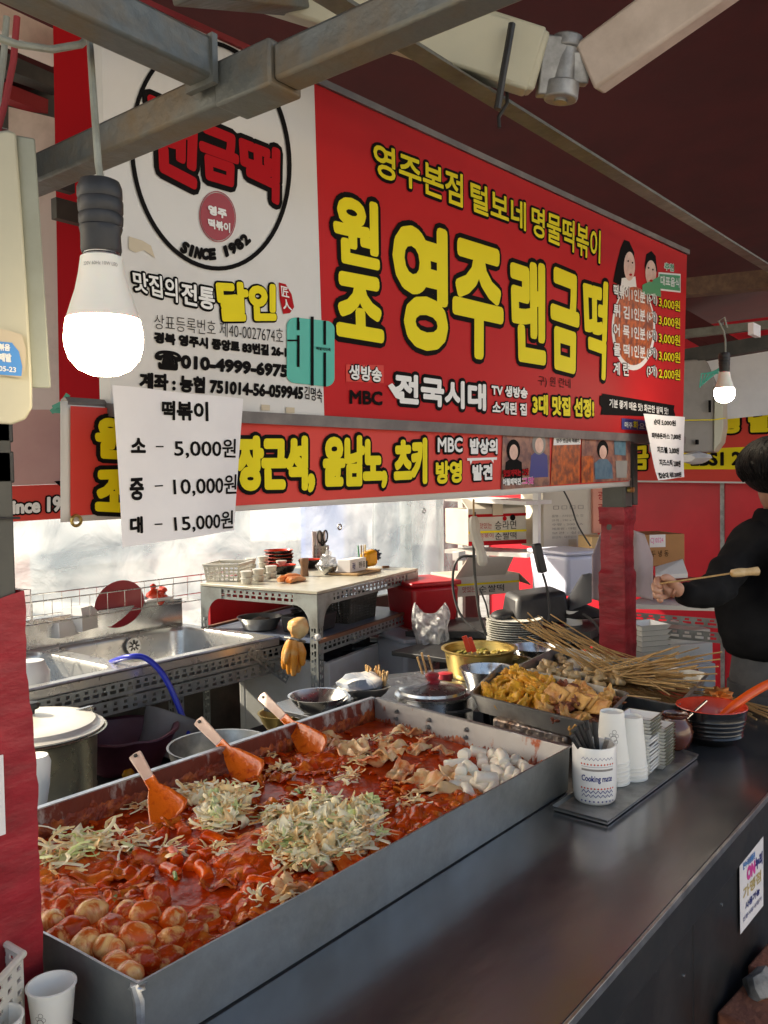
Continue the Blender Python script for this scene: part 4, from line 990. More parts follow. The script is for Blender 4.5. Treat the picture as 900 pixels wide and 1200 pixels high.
white = [(545, 884), (560, 882), (535, 896), (550, 900), (566, 892), (575, 903), (590, 888), (604, 893), (584, 906), (598, 908), (612, 897), (620, 903), (570, 912), (556, 911), (588, 897), (541, 903), (602, 884), (578, 886), (607, 910), (592, 916)]
for k, (x, y) in enumerate(white):
    p = onpan(x, y, .906+(.014 if k % 3 == 0 else 0)); 
    if not inpan(p, .012): p = Vector((min(p.x, 1.69), max(p.y, .885), p.z))
    put(rc_meshes['w'][k % 4], 'rice_cake', None, p, (R(-.1, .1), R(-.25, .25), R(-1.2, 1.6)), 'plain white rice cake in the uncooked heap at the far corner of the pan', 'rice cake', 'white rice cakes heaped in the pan corner')
for k, (x, y) in enumerate([(546, 916), (562, 921), (578, 925), (535, 922), (548, 928), (598, 921)]):
    put(rc_meshes['w'][k % 4], 'rice_cake', None, onpan(x, y, .904), (0, R(-.1, .1), R(0, 3)), 'white rice cake half dipped in sauce below the white heap', 'rice cake', 'half dipped rice cakes')
redpts = [(480, 944), (498, 938), (470, 955), (462, 938), (445, 932), (455, 946), (430, 944), (438, 952), (420, 950), (452, 968), (475, 965), (405, 944), (488, 957), (520, 945), (508, 951), (425, 962),
  (215, 972), (190, 979), (230, 992), (180, 992), (205, 1004), (245, 1000), (270, 1005), (262, 1013), (285, 1010), (225, 1012), (240, 1022), (292, 1022), (150, 990), (275, 1060), (290, 1052), (265, 1072), (300, 1066), (252, 1085), (240, 1070),
  (155, 1010), (140, 1022), (120, 1040), (165, 1030), (100, 1050), (305, 1035), (320, 1028), (130, 1060), (345, 865), (365, 880), (340, 880), (355, 892), (410, 925), (395, 935), (520, 930), (530, 936), (500, 925), (375, 912), (390, 905),
  (80, 1010), (95, 1020), (70, 1040), (110, 1005), (255, 985), (300, 1000), (200, 1020), (505, 965), (460, 980), (330, 1050)]
for k, (x, y) in enumerate(redpts):
    p = onpan(x, y, .895+R(0, .006))
    if ((x-215)/48)**2+((y-1055)/26)**2 < 1 or ((x-420)/52)**2+((y-915)/26)**2 < 1: continue
    if not inpan(p, .02): continue
    put(rc_meshes['r'][k % 4], 'rice_cake', None, p, (R(-.1, .1), R(-.18, .18), R(-.9, .9)+(.2 if k % 2 else 1.1)), 'orange red rice cake coated in sauce, one of many lying in the pan', 'rice cake', 'rice cakes coated in sauce', (R(.8, 1.1), R(.85, 1.05), R(.8, 1)))
# eggs
def eggmesh(seed, m, amp=.0):
    mb = MB(); mb.blob((0, 0, 0), .0205, seed, amp+.03, 1.8, 3, (1.3, 1, .95)); mb.v = [v+v.normalized()*(.0012*noise.noise(v*140+Vector((seed, 0, 0)))) for v in mb.v]; return mkmesh('boiled_egg', mb, m, angle=180)
em = [eggmesh(1, M['egg'], .01), eggmesh(2, M['egg'], .02)]; er = [eggmesh(5, M['egg_red'], .05), eggmesh(6, M['egg_red'], .07)]
eggs = [(59, 1082, 0), (83, 1091, 1), (99, 1108, 0), (128, 1112, 0), (160, 1099, 0), (170, 1080, 1), (168, 1126, 1), (170, 1072, 0), (203, 1078, 0), (130, 1088, 1), (107, 1069, 0), (240, 1076, 1), (150, 1144, 0), (137, 1133, 0), (75, 1068, 1), (200, 1103, 1), (225, 1095, 1), (196, 1126, 1), (62, 1105, 1), (148, 1072, 1), (185, 1050, 1)]
for k, (x, y, r_) in enumerate(eggs):
    z = .930 if y > 1085 else .921
    if k in (15, 16, 17, 11, 20): z = .916
    p = onpan(x, y, z-(.012 if r_ else .003)); p.x = max(p.x, .632); p.y = max(p.y, .892)
    put((er if r_ else em)[k % 2], 'boiled_egg', None, p, (R(-.5, .5), R(-.5, .5), R(0, 3)), ['pale boiled egg smeared with sauce in the near corner of the pan', 'boiled egg wholly covered in red sauce in the near corner of the pan'][r_], 'egg', ['pale boiled eggs in the pan corner', 'sauce covered boiled eggs in the pan corner'][r_], (R(.92, 1.08),)*3)
# hidden bed of eggs and cakes under the near heap
mb = MB()
def heap(cx, cy, rx, ry, hh, seed, n=44):
    mbh = MB()
    def g(u, v):
        x = cx+rx*(2*u-1); y = cy+ry*(2*v-1); d = math.hypot(2*u-1, 2*v-1)
        h = hh*max(0, 1-d*d)**.8+.010*noise.noise(Vector((x*38, y*38, seed)))*max(0, 1.1-d)+.006*noise.noise(Vector((x*90, y*90, seed)))*max(0, 1.05-d)
        return Vector((x, y, SZ-.004+h))
    mbh.grid(g, n, n); return mbh
for k, (x, y, rx, ry, hh, nm) in enumerate([(150, 1100, .085, .10, .028, 'near corner under the eggs'), (80, 1000, .10, .13, .02, 'left end'), (70, 1050, .06, .12, .022, 'left wall of the pan'), (330, 990, .17, .10, .026, 'front middle under the cabbage'), (310, 1055, .10, .04, .02, 'front wall'),
      (510, 945, .15, .055, .015, 'front right'), (350, 875, .12, .10, .016, 'back middle')]):
    p = onpan(x, y); cx = min(max(p.x, .62+rx), 1.66-rx); cy = min(max(p.y, .875+ry), 1.46-ry)
    mbh = heap(cx, cy, rx, ry, hh, k)
    O('simmering_mixture', mbh, M['bits'], label='thick mound of fish cake and vegetables in sauce, at the '+nm, cat='stew', kind='stuff', angle=180)

for k, (x, y, rx, ry, hh, nm) in enumerate([(262, 958, .075, .075, .024, 'tall heap'), (375, 975, .14, .075, .022, 'wide heap'), (410, 960, .08, .05, .016, 'right part of the wide heap')]):
    p = onpan(x, y); cx = min(max(p.x, .62+rx), 1.66-rx); cy = min(max(p.y, .87+ry), 1.46-ry)
    O('cabbage_base', heap(cx, cy, rx, ry, hh, k+20, 60), M['bits'], label='soft sauce stained cabbage under the '+nm+' of shreds', cat='cabbage', kind='stuff', angle=180)
# fish cake sheets
def sheet(seed, L, W, amp, nu=14, nv=10):
    mb = MB(); rr = random.Random(seed)
    cut = [rr.uniform(.88, 1.08) for _ in range(12)]
    def g(u, v):
        a = (2*u-1); b = (2*v-1)
        ang = math.atan2(b, a); rad = max(abs(a), abs(b)); k = (ang+math.pi)/(2*math.pi)*12
        c = cut[int(k) % 12]*(1-k % 1)+cut[(int(k)+1) % 12]*(k % 1)
        z = amp*noise.noise(Vector((a*1.4, b*1.4, seed*3.1)))*1.8+amp*.5*math.sin(a*3.5+seed)+amp*.35*noise.noise(Vector((a*5, b*5, seed)))
        return Vector((a*L*c/2, b*W*c/2, z))
    mb.grid(g, nu, nv); return mb
def solidmesh(mb, th, m, nm):
    # closed thin solid from an open grid
    me = mkmesh(nm, mb, m, angle=180)
    bm = bmesh.new(); bm.from_mesh(me)
    bmesh.ops.solidify(bm, geom=bm.faces[:], thickness=th); bm.to_mesh(me); bm.free(); me.shade_smooth(); me.set_sharp_from_angle(angle=math.radians(50)); return me
fcr = [solidmesh(sheet(s, .072, .042, .007), .0045, M['fishcake'], 'fish_cake') for s in range(6)]
fcp = [solidmesh(sheet(s+20, .075, .05, .009), .004, M['fishcake_pale'], 'fish_cake') for s in range(5)]
pale = [(380, 862, 1), (398, 872, 1.1), (412, 882, 1.2), (372, 872, .9), (478, 858, .9), (450, 866, .8), (462, 872, .9), (500, 866, .6), (440, 892, 1.1), (425, 878, .8), (490, 875, .8), (515, 915, 1.5), (535, 910, 1), (500, 922, 1.1), (455, 885, 1), (520, 925, 1.2), (540, 893, .7),
        (400, 1000, .9), (370, 1015, .8), (340, 1040, .9), (325, 1045, .8), (520, 878, .7), (470, 905, .9), (485, 915, .9)]
for k, (x, y, s) in enumerate(pale):
    p = onpan(x, y, SZ+.010)
    if not inpan(p, .03): p = Vector((min(max(p.x, .64), 1.68), min(max(p.y, .9), 1.44), p.z))
    put(fcp[k % 5], 'fish_cake', None, p, (R(-.3, .3), R(-.3, .3), R(0, 6)), 'pale crumpled sheet of fish cake lying on the sauce', 'fish cake', 'pale fish cake sheets in the pan', (s, s, s))
redf = [(340, 860), (352, 872), (332, 868), (362, 900), (330, 912), (350, 925), (410, 905), (430, 915), (455, 918), (480, 925), (440, 900), (380, 940), (395, 960), (365, 985), (320, 1010), (300, 1000), (345, 1005), (420, 985), (440, 990), (405, 1010), (375, 1030), (350, 1040),
        (110, 1030), (90, 1050), (75, 1055), (140, 1005), (120, 1000), (160, 980), (175, 970), (135, 980), (100, 990), (190, 1000), (230, 1040), (255, 1035), (215, 1045), (260, 1050), (280, 1080), (300, 1075), (220, 1110), (245, 1095), (190, 1090), (215, 1080), (150, 1050), (60, 1030), (85, 1035),
        (470, 985), (490, 975), (510, 960), (530, 945), (545, 940), (290, 940), (275, 930), (300, 915), (255, 945), (320, 950), (345, 955), (200, 960), (155, 1020), (175, 1005), (560, 932), (240, 1065), (310, 895), (430, 935)]
for k, (x, y) in enumerate(redf):
    p = onpan(x, y, SZ+.006)
    if not inpan(p, .03): p = Vector((min(max(p.x, .64), 1.68), min(max(p.y, .9), 1.44), p.z))
    s = R(.6, 1.15)
    if ((x-215)/48)**2+((y-1055)/26)**2 < 1 or ((x-420)/52)**2+((y-915)/26)**2 < 1: continue
    put(fcr[k % 6], 'fish_cake', None, p, (R(-.22, .22), R(-.22, .22), R(0, 6)), 'orange fish cake sheet soaked in red sauce', 'fish cake', 'sauce soaked fish cake sheets in the pan', (s, s, s))

# cabbage: curled shreds by the hundred
def shreds(spots, n, seed, mts, nm, label, L=(.014, .04), w=(.0035, .009), hmax=.024, k3=(1, 1)):
    rr = random.Random(seed); mb = MB(); prs = [onpan(x, y, SZ) for x, y, *_ in spots]
    for i in range(n):
        j = rr.randrange(len(spots)); sx = spots[j][2]/1000.
        rad = math.sqrt(rr.random())*sx; a = rr.uniform(0, 6.283)
        p = prs[j]+Vector((math.cos(a)*rad*k3[0], math.sin(a)*rad*k3[1], 0)); d = rad/sx
        p.z = SZ+.004+hmax*(1-d*d)*rr.uniform(.55, 1.15)+spots[j][3]/1000.
        if not inpan(p, .014): continue
        l = rr.uniform(*L); ww = rr.uniform(*w); yaw = rr.uniform(0, 6.28) if len(spots[j]) < 5 else spots[j][4]+rr.gauss(0, .5)
        cv = rr.uniform(-1.5, 1.5); pit = rr.uniform(-.35, .35); tw = rr.uniform(-.7, .7); seg = 4; vs = []
        q = Vector((0, 0, 0)); yy = yaw-cv*seg/2
        arch = rr.uniform(-.3, .6)
        for s in range(seg+1):
            dd = Vector((math.cos(yy), math.sin(yy), math.sin(pit+arch*(.5-s/seg)))); sd = Vector((-math.sin(yy), math.cos(yy), 0))
            sd = sd*math.cos(tw)+Vector((0, 0, 1))*math.sin(tw)
            wv = ww*(1-.25*abs(s/seg-.5)*2)*rr.uniform(.8, 1.2)
            vs += [p+q-sd*wv/2, p+q+sd*wv/2, p+q+Vector((0, 0, .0014))]
            q += dd*(l/seg); yy += cv/seg*2
        fs = []
        for s in range(seg):
            b = s*3; fs += [(b, b+3, b+5, b+2), (b+2, b+5, b+4, b+1), (b, b+1, b+4, b+3)]
        q_r = rr.random(); mb.cur = 0 if q_r < .5 else (1 if q_r < .86 else 2)
        mb.add(vs, fs)
    return O(nm, mb, [M[m] for m in mts], label=label, cat='cabbage', kind='stuff', angle=70)
shreds([(262, 960, 42, 10, .9), (270, 945, 38, 8), (255, 975, 30, 6, .9), (245, 935, 30, 5), (222, 938, 26, 3), (285, 935, 25, 2), (272, 962, 30, 16, .9)], 450, 1, ['cabbage', 'cabbage_red', 'cabbage_green'], 'cabbage_heap', 'tall heap of pale green shredded cabbage in the middle of the pan')
shreds([(365, 965, 60, 8), (390, 975, 60, 10), (345, 985, 50, 8), (420, 960, 40, 5), (330, 1000, 40, 4), (400, 1000, 50, 8), (350, 1015, 40, 5), (430, 985, 40, 6), (320, 965, 28, 3), (380, 955, 35, 10)], 950, 2, ['cabbage', 'cabbage_red', 'cabbage_green'], 'cabbage_heap', 'wide heap of shredded cabbage along the front wall of the pan')
shreds([(75, 990, 40, 3), (100, 1000, 36, 5), (60, 1015, 30, 4), (125, 995, 30, 3), (85, 1020, 30, 4), (150, 1000, 22, 2)], 150, 3, ['cabbage', 'cabbage_red', 'cabbage_green'], 'cabbage_scatter', 'scattered long pale cabbage shreds at the left end of the pan', L=(.03, .075), w=(.004, .01))
shreds([(150, 945, 22, 4), (170, 950, 20, 4), (310, 890, 18, 2), (330, 905, 20, 2), (440, 870, 26, 3), (400, 875, 24, 3), (470, 862, 25, 2), (425, 895, 30, 3), (300, 1060, 22, 3), (200, 1000, 30, 1), (340, 1055, 25, 4), (260, 1000, 30, 1), (410, 915, 30, 1), (360, 930, 25, 1), (480, 945, 30, 1), (365, 1005, 40, 9)], 420, 4, ['cabbage_red', 'cabbage', 'cabbage_red'], 'cabbage_scatter', 'loose sauce stained cabbage pieces scattered over the pan', L=(.012, .04), w=(.004, .009), hmax=.008)
# curled leaf pieces on the heaps
mb = MB(); rr = random.Random(8); sh_ = [sheet(s_+50, .04, .026, .012, 7, 5) for s_ in range(6)]
for i in range(300):
    sx, sy, sr, sz = rr.choice([(262, 955, .038, .024), (265, 968, .03, .026), (240, 940, .03, .012), (365, 968, .06, .022), (395, 975, .06, .022), (340, 995, .05, .016), (425, 958, .04, .012), (395, 1000, .05, .016), (360, 1015, .04, .012), (90, 1005, .05, .008)])
    p = onpan(sx, sy); a = rr.uniform(0, 6.28); rd = sr*math.sqrt(rr.random()); p += Vector((rd*math.cos(a), rd*math.sin(a), 0)); p.z = SZ+.004+sz*(1-(rd/sr)**2*.6)
    if not inpan(p, .02): continue
    T4 = Matrix.Translation(p) @ eul(rr.uniform(-.9, .9), rr.uniform(-.9, .9), rr.uniform(0, 6.28)) @ Matrix.Scale(rr.uniform(.5, 1.25), 4)
    q_r = rr.random(); mb.cur = 0 if q_r < .5 else (1 if q_r < .85 else 2)
    b_ = sh_[i % 6]; mb.add([T4 @ v for v in b_.v], b_.f)
O('cabbage_leaf_pieces', mb, [M['cabbage'], M['cabbage_red'], M['cabbage_green']], label='curled cabbage leaf pieces lying on top of the shredded heaps', cat='cabbage', kind='stuff', angle=180, solid=.0012)
# bits everywhere
rr = random.Random(11); mb = MB()
for i in range(1500):
    x = rr.uniform(.63, 1.7); y = rr.uniform(.89, 1.45); dens = noise.noise(Vector((x*6, y*6, 9)))
    p = proj_ = None
    if dens < -.08 and rr.random() < .85: continue
    s = rr.uniform(.003, .009)
    mb.cur = 0 if rr.random() < .8 else 1
    mb.blob((x, y, SZ+.002+s*.25), s, i, .35, 2.2, 1, (rr.uniform(.8, 2.2), rr.uniform(.6, 1.3), .6), Matrix.Rotation(rr.uniform(0, 6.28), 3, 'Z'))
O('vegetable_bits', mb, [M['bits'], M['ricecake_red']], label='small chopped bits floating all over the red sauce', cat='vegetables', kind='stuff', angle=60)
mb = MB()
for (x, y, a) in ((128, 1060, .6), (132, 1058, .7), (352, 930, 1.2), (300, 985, .3), (150, 1000, .2), (206, 1030, 1)):
    p = onpan(x, y, SZ+.008); mb.tube([p, p+Vector((.012*math.cos(a), .012*math.sin(a), .003)), p+Vector((.024*math.cos(a), .024*math.sin(a), 0))], .0035, 6)
O('green_onion_pieces', mb, M['leafgreen'], label='few dark green onion pieces in the sauce near the eggs', cat='green onion', kind='stuff')

# ---- three spatulas leaning on the back wall
def spatula(label, tip, neck, ztip, zneck, wide):
    pt = Pz(*tip, ztip); pn = Pz(*neck, zneck)
    t = T('rice_spatula', label, 'spatula', pt)
    d = (pn-pt); L = d.length; d.normalize()
    side = d.cross(Vector((0, 0, 1))).normalized(); up = side.cross(d).normalized()
    tocam = (CAMPOS-pt).normalized(); side = d.cross(tocam).normalized(); up = side.cross(d).normalized()
    if up.dot(tocam) < 0: up = -up
    def strip(u0, u1, ws, n, nm, m, cup=0):
        mb = MB()
        def g(s, v):
            u = u0+(u1-u0)*s; w = ws(u); a = 2*v-1
            return pt+d*(u*L)+side*(a*w)+up*(cup*(a*a)*w*.6+.01*math.sin(u*3)+0)
        mb.grid(g, n, 10); me = O(nm, mb, M[m], t, angle=180, solid=.0045); return me
    def wb(u): 
        if u < .06: return wide*math.sqrt(max(0, 1-((.06-u)/.06)**2))*.93+.0005
        if u < .42: k = (u-.06)/.36; return wide*(1-k)**.75*(1-.0)+ .0115*(1-(1-k)**.75)
        return .0115
    strip(0, .56, wb, 40, 'blade', 'spatula_red', .35)
    def wh(u): 
        if u > .965: return .0135*math.sqrt(max(.0, 1-((u-.965)/.035)**2))+.0003
        return .0105+.003*(u-.56)/.4
    strip(.56, 1.0, wh, 24, 'handle', 'spatula', .1)
    mb = MB(); c = pt+d*(L*.945)+up*.0085; mb.cyl(c-up*.0045, c+up*.0005, .004, n=12); O('hang_hole', mb, M['dark'], t)
spatula('leftmost of three orange stained rice spatulas, leaning on the back wall of the pan', (203, 960), (158, 884), .905, .985, .041)
spatula('middle one of three orange stained rice spatulas, leaning on the back wall of the pan', (300, 914), (232, 844), .905, .985, .041)
spatula('rightmost of three orange stained rice spatulas, leaning on the back wall of the pan', (376, 883), (306, 815), .905, .985, .040)
# ================================================================ SLOTTED ANGLE helper
def slotstrip(mb, o, u, v, L, W, th=.002, per=.032, rows=((.25, .5, .7), (.62, .84, .38))):
    """perforated strip: rows = (low, high, slot share of the period), as real holes"""
    o = Vector(o); u = Vector(u).normalized(); v = Vector(v).normalized(); n = u.cross(v)*th
    N = max(1, int(L/per)); pr = L/N
    cuts = [0]
    ys = [0.]
    for (a, b, s) in rows: ys += [a, b]
    ys.append(1.)
    def quad(a0, a1, b0, b1):
        P = [o+u*a+v*(b*W) for a, b in ((a0, b0), (a1, b0), (a1, b1), (a0, b1))]
        mb.add(P+[p+n for p in P], [(0, 1, 2, 3), (7, 6, 5, 4), (0, 4, 5, 1), (2, 6, 7, 3), (1, 5, 6, 2), (3, 7, 4, 0)])
    for i in range(len(ys)-1):
        b0, b1 = ys[i], ys[i+1]
        row = next((r for r in rows if abs(r[0]-b0) < 1e-6 and abs(r[1]-b1) < 1e-6), None)
        if row is None: quad(0, L, b0, b1)
        else:
            s = row[2]; g = (1-s)/2
            quad(0, pr*g, b0, b1)
            for k in range(N-1): quad(pr*(k+1-g), pr*(k+1+g), b0, b1)
            quad(L-pr*g, L, b0, b1)
def anglebar(mb, p0, p1, wa, wb, W=.04, W2=None):
    """L section between two points; wa, wb = directions of the two flanges"""
    p0 = Vector(p0); p1 = Vector(p1); d = p1-p0
    slotstrip(mb, p0, d, wa, d.length, W); slotstrip(mb, p0, d, wb, d.length, W2 or W)
Z = Vector((0, 0, 1))
# ================================================================ SINK
SKZ = .90
sk = T('double_sink', 'long stainless double sink with a slotted steel frame under the plastic sheet', 'sink', (1.7, 2.9, 0))
x0, x1, y0, y1 = .85, 2.56, 2.58, 3.22
bowls = [(.98, 1.80, 2.64, 3.18), (1.87, 2.51, 2.64, 3.18)]
mb = MB(); th = .004
def rr2(a, b, c, d, r, n=6):
    out = []
    for (cx, cy, a0) in ((b-r, c+r, -90), (b-r, d-r, 0), (a+r, d-r, 90), (a+r, c+r, 180)):
        for i in range(n+1):
            an = math.radians(a0+90*i/n); out.append((cx+r*math.cos(an), cy+r*math.sin(an)))
    return out
# top deck in cells around the bowls
xs = [x0, 1.835, x1]
for (a, b, c, d), xa, xb in zip(bowls, xs[:-1], xs[1:]):
    inner = rr2(a, b, c, d, .07); cells = []
    outer = []
    for (x, y) in inner:
        dx, dy = x-(a+b)/2, y-(c+d)/2
        t_ = min(((xb if dx > 0 else xa)-(a+b)/2)/dx if abs(dx) > 1e-6 else 1e9, ((y1 if dy > 0 else y0)-(c+d)/2)/dy if abs(dy) > 1e-6 else 1e9)
        outer.append(((a+b)/2+dx*t_, (c+d)/2+dy*t_))
    n = len(inner)
    # add true corners
    vs = [(x, y, SKZ) for x, y in inner]+[(x, y, SKZ) for x, y in outer]
    fs = [(i, (i+1) % n, n+(i+1) % n, n+i) for i in range(n)]
    mb.add(vs, fs)
    for (cx, cy) in ((xb, y0), (xb, y1), (xa, y1), (xa, y0)):
        ds = sorted(range(n), key=lambda i: (outer[i][0]-cx)**2+(outer[i][1]-cy)**2)
        i = ds[0]
        # fan the corner between the two neighbours lying on different sides
        on = [j for j in range(n) if (abs(outer[j][0]-cx) < 1e-4)]; om_ = [j for j in range(n) if (abs(outer[j][1]-cy) < 1e-4)]
        if on and om_:
            ja = min(on, key=lambda j: abs(outer[j][1]-cy)); jb = min(om_, key=lambda j: abs(outer[j][0]-cx))
            mb.add([(outer[ja][0], outer[ja][1], SKZ), (outer[jb][0], outer[jb][1], SKZ), (cx, cy, SKZ)], [(0, 1, 2)])
mb.add([(x0, y0, SKZ), (x1, y0, SKZ), (x1, y0, SKZ-.035), (x0, y0, SKZ-.035)], [(0, 1, 2, 3)])
mb.add([(x1, y0, SKZ), (x1, y1, SKZ), (x1, y1, SKZ-.035), (x1, y0, SKZ-.035)], [(0, 1, 2, 3)])
O('deck', mb, M['sinksteel'], sk, angle=30)
for (a, b, c, d) in bowls:
    mb = MB(); lv = [(0, 0, .07), (-.006, .004, .07), (-.02, .008, .07), (-.14, .018, .065), (-.175, .03, .06), (-.19, .07, .04), (-.195, .12, .03)]
    rings = []
    for dz, ins_, r in lv:
        rings.append([(x, y, SKZ+dz) for x, y in rr2(a+ins_, b-ins_, c+ins_, d-ins_, r)])
    n = len(rings[0]); vs = [p for r in rings for p in r]
    fs = [(k*n+i, k*n+(i+1) % n, (k+1)*n+(i+1) % n, (k+1)*n+i) for k in range(len(rings)-1) for i in range(n)]+[tuple(range((len(rings)-1)*n, len(rings)*n))]
    mb.add(vs, fs); O('bowl', mb, M['sinksteel'], sk, angle=50)
for (px_, py_) in ((68, 778), (156, 757)):
    c = Py(px_, py_, 3.155)
    mb = MB(); ax = Vector((0, -1, .1)).normalized()
    mb.cyl(c, c+ax*.006, .038, .036, n=28); mb.cyl(c+ax*.006, c+ax*.008, .03, n=24); o_ = O('drain_ring', mb, M['steel'], sk)
    mb = MB()
    for k in range(8):
        a = k*math.pi/4; r1 = Vector((math.cos(a), 0, math.sin(a)))
        mb.bar(c+ax*.009+r1*.008, c+ax*.009+r1*.026, .007, .002, ax)
    O('drain_slot', mb, M['dark'], sk, kind='stuff')
mb = MB(); mb.box((x0, y1-.004, SKZ-.002), (x1, y1+.02, SKZ+.12)); mb.box((x0, y1+.003, SKZ+.112), (x1, y1+.05, SKZ+.118)); O('backsplash', mb, M['steel'], sk, bevel=.003)
mb = MB(); mb.tube([(x0, y0-.002, SKZ), (x1, y0-.002, SKZ)], .006, 8); O('rolled_edge', mb, M['edge'], sk)
mb = MB(); slotstrip(mb, (x0-.1, y0-.012, SKZ-.085), (1, 0, 0), Z, x1-x0+.12, .05, .0025, .034); O('frame_rail', mb, M['galv'], sk, smooth=False)
mb = MB(); slotstrip(mb, (x0-.1, y0-.006, SKZ-.145), (1, 0, 0), Z, x1-x0+.12, .05, .0025, .04, rows=((.2, .42, .5), (.6, .82, .3))); O('frame_rail', mb, M['galv'], sk, smooth=False)
for x in (2.05, 1.2):
    mb = MB(); anglebar(mb, (x, y0+.05, .02), (x, y0+.05, SKZ-.1), (1, 0, 0), (0, 1, 0)); O('leg', mb, M['galv'], sk, smooth=False)
mb = MB(); slotstrip(mb, (x1-.20, y0-.016, SKZ-.04), (1, 0, -.75), (.6, 0, .8), .27, .035, .0025, .03); O('corner_brace', mb, M['galv'], sk, smooth=False)
mb = MB(); mb.lathe([(.05, 0), (.05, .12), (.045, .125), (.045, .2)], (1.72, 2.85, .50), 24, closed=True)
mb.lathe([(.052, 0), (.056, .02), (.052, .04)], (1.72, 2.85, .50), 24); O('drain_pipe', mb, M['offwhite'], sk)
# dark low table and clutter behind the pan
lt = T('low_table', 'dark low work table hidden behind the big pan', 'table', (1.7, 2.0, .02))
mb = MB(); mb.box((.6, 1.6, .56), (3.1, 2.5, .58)); O('table_top', mb, M['dark'], lt, smooth=False)
for x, y in ((.65, 1.65), (3.05, 1.65), (.65, 2.45), (3.05, 2.45)):
    mb = MB(); mb.box((x-.02, y-.02, .021), (x+.02, y+.02, .559)); O('leg', mb, M['dark'], lt, smooth=False)
mb = MB(); mb.box((.8, 3.28, .05), (5.3, 3.32, .84)); O('grey_back_board', mb, M['dark'], label='dark grey board closing the space under the sink', cat='board', smooth=False)
# pot
pc = Pz(38, 856, .84); s = mpp(pc); rp = 82*s*1.0
pt_ = T('aluminium_pot', 'big pale aluminium pot with a domed lid standing behind the left post', 'pot', (pc.x, pc.y, .581))
zr = pc.z; 
mb = MB(); mb.lathe([(0, .582), (rp*.74, .582), (rp*.8, .592), (rp*.83, .61), (rp*.85, .66), (rp*.862, .664), (rp*.862, .668), (rp*.852, .672), (rp*.88, zr-.02), (rp*.9, zr-.01), (rp*1.0, zr-.004), (rp*1.02, zr), (rp*1.0, zr+.002), (rp*.93, zr-.002)], (pc.x, pc.y, 0), 56); O('body', mb, M['alu'], pt_, angle=35)
mb = MB(); mb.lathe([(rp*.97, zr+.003), (rp*.98, zr+.008), (rp*.93, zr+.012), (rp*.9, zr+.014), (rp*.86, zr+.024), (rp*.84, zr+.025), (rp*.6, zr+.038), (rp*.58, zr+.037), (rp*.3, zr+.046), (rp*.28, zr+.045), (0, zr+.05)], (pc.x, pc.y, 0), 56); lid = O('lid', mb, M['sunlit_lid'], pt_, angle=35)
mb = MB(); mb.lathe([(.008, 0), (.009, .012), (.02, .016), (.022, .026), (.018, .034), (0, .036)], (pc.x, pc.y, zr+.049), 20); O('knob', mb, M['blackplastic'], lid)
p = Pz(97, 832, zr+.03); mb = MB(); hx = Vector((1, .1, 0)).normalized()
mb.tube([p-hx*.035-Z*.03, p-hx*.035, p+hx*.035, p+hx*.035-Z*.03], .006, 8); mb.bar(p-hx*.03, p+hx*.03, .012, .012); O('handle', mb, M['steel'], pt_)
# white plastic jug seen left of sink
mb = MB(); p = Pz(38, 808, .86); mb.lathe([(.05, 0), (.055, .01), (.058, .12), (.045, .15), (.04, .16)], (p.x, p.y, .80), 24, closed=True); O('white_jug', mb, M['whiteplastic'], label='white plastic jug standing in front of the sink beside the left post', cat='jug')
mb = MB(); mb.lathe([(.02, 0), (.028, .05), (.032, .1), (.026, .115)], Pz(52, 950, .853)+Vector((.0, .03, 0)), 20, closed=True); O('small_white_cup', mb, M['papercup'], label='small white cup behind the pan at the left post', cat='cup')
# purple basin
p = Pz(166, 905, .583); mb = MB(); mb.lathe([(.10, 0), (.115, .01), (.16, .13), (.175, .135), (.178, .128), (.168, .12), (.12, .02), (0, .018)], (p.x, p.y+.08, .583), 40)
for v in mb.v: v += Vector((0, 0, .008*noise.noise(v*14)))
O('purple_basin', mb, M['purple'], label='dark purple plastic basin on the low table behind the pan', cat='basin')
mb = MB(); mb.blob(Pz(150, 907, .6), .02, 1, .2, 2, 2); O('yellow_scrap', mb, M['mustard'], label='small yellow scrap beside the purple basin', cat='scrap')
def bowlmesh(r, h, n=40, base=.5, th=.003, rim=.004):
    mb = MB(); mb.lathe([(0, .002), (r*base*.9, 0), (r*base, .003), (r*.82, h*.45), (r*.96, h*.85), (r, h), (r+rim, h+.001), (r+rim, h-.002+.004), (r-th, h+.001), (r*.95-th, h*.85), (r*.8-th, h*.47), (r*base-.002, .008), (0, .006)], (0, 0, 0), n); return mb
p = Pz(205, 888, .583); mb = bowlmesh(.11, .15, base=.8); mb.xf(Matrix.Translation((p.x-.02, p.y+.06, .582)) @ Matrix.Rotation(.5, 4, 'Y')); O('grey_bowl', mb, M['greyback'], label='tilted pale grey bowl behind the purple basin', cat='bowl')
p = Pz(265, 858, .80); mb = bowlmesh(.16, .2, base=.85); mb.xf(Matrix.Translation((p.x+.06, p.y+.10, .53))); O('steel_stockpot', mb, M['steel_dull'], label='wide steel pot with only its rim showing behind the pan', cat='pot')
p = Pz(343, 838, .80); mb = bowlmesh(.075, .06, base=.6); mb.xf(Matrix.Translation((p.x, p.y+.05, .74))); O('brass_bowl', mb, M['brass'], label='golden bowl just behind the rightmost spatula', cat='bowl')
# blue hose
hp = [(130, 772, 2.62, .93), (150, 766, 2.60, .95)]
mb = MB(); P = [Py(118, 783, 2.95), Py(133, 775, 2.72), Py(150, 770, 2.6)+Z*.0, Py(170, 771, 2.55), Py(190, 789, 2.5), Py(206, 820, 2.46), Py(217, 850, 2.42), Py(225, 885, 2.4), Py(228, 930, 2.38)]
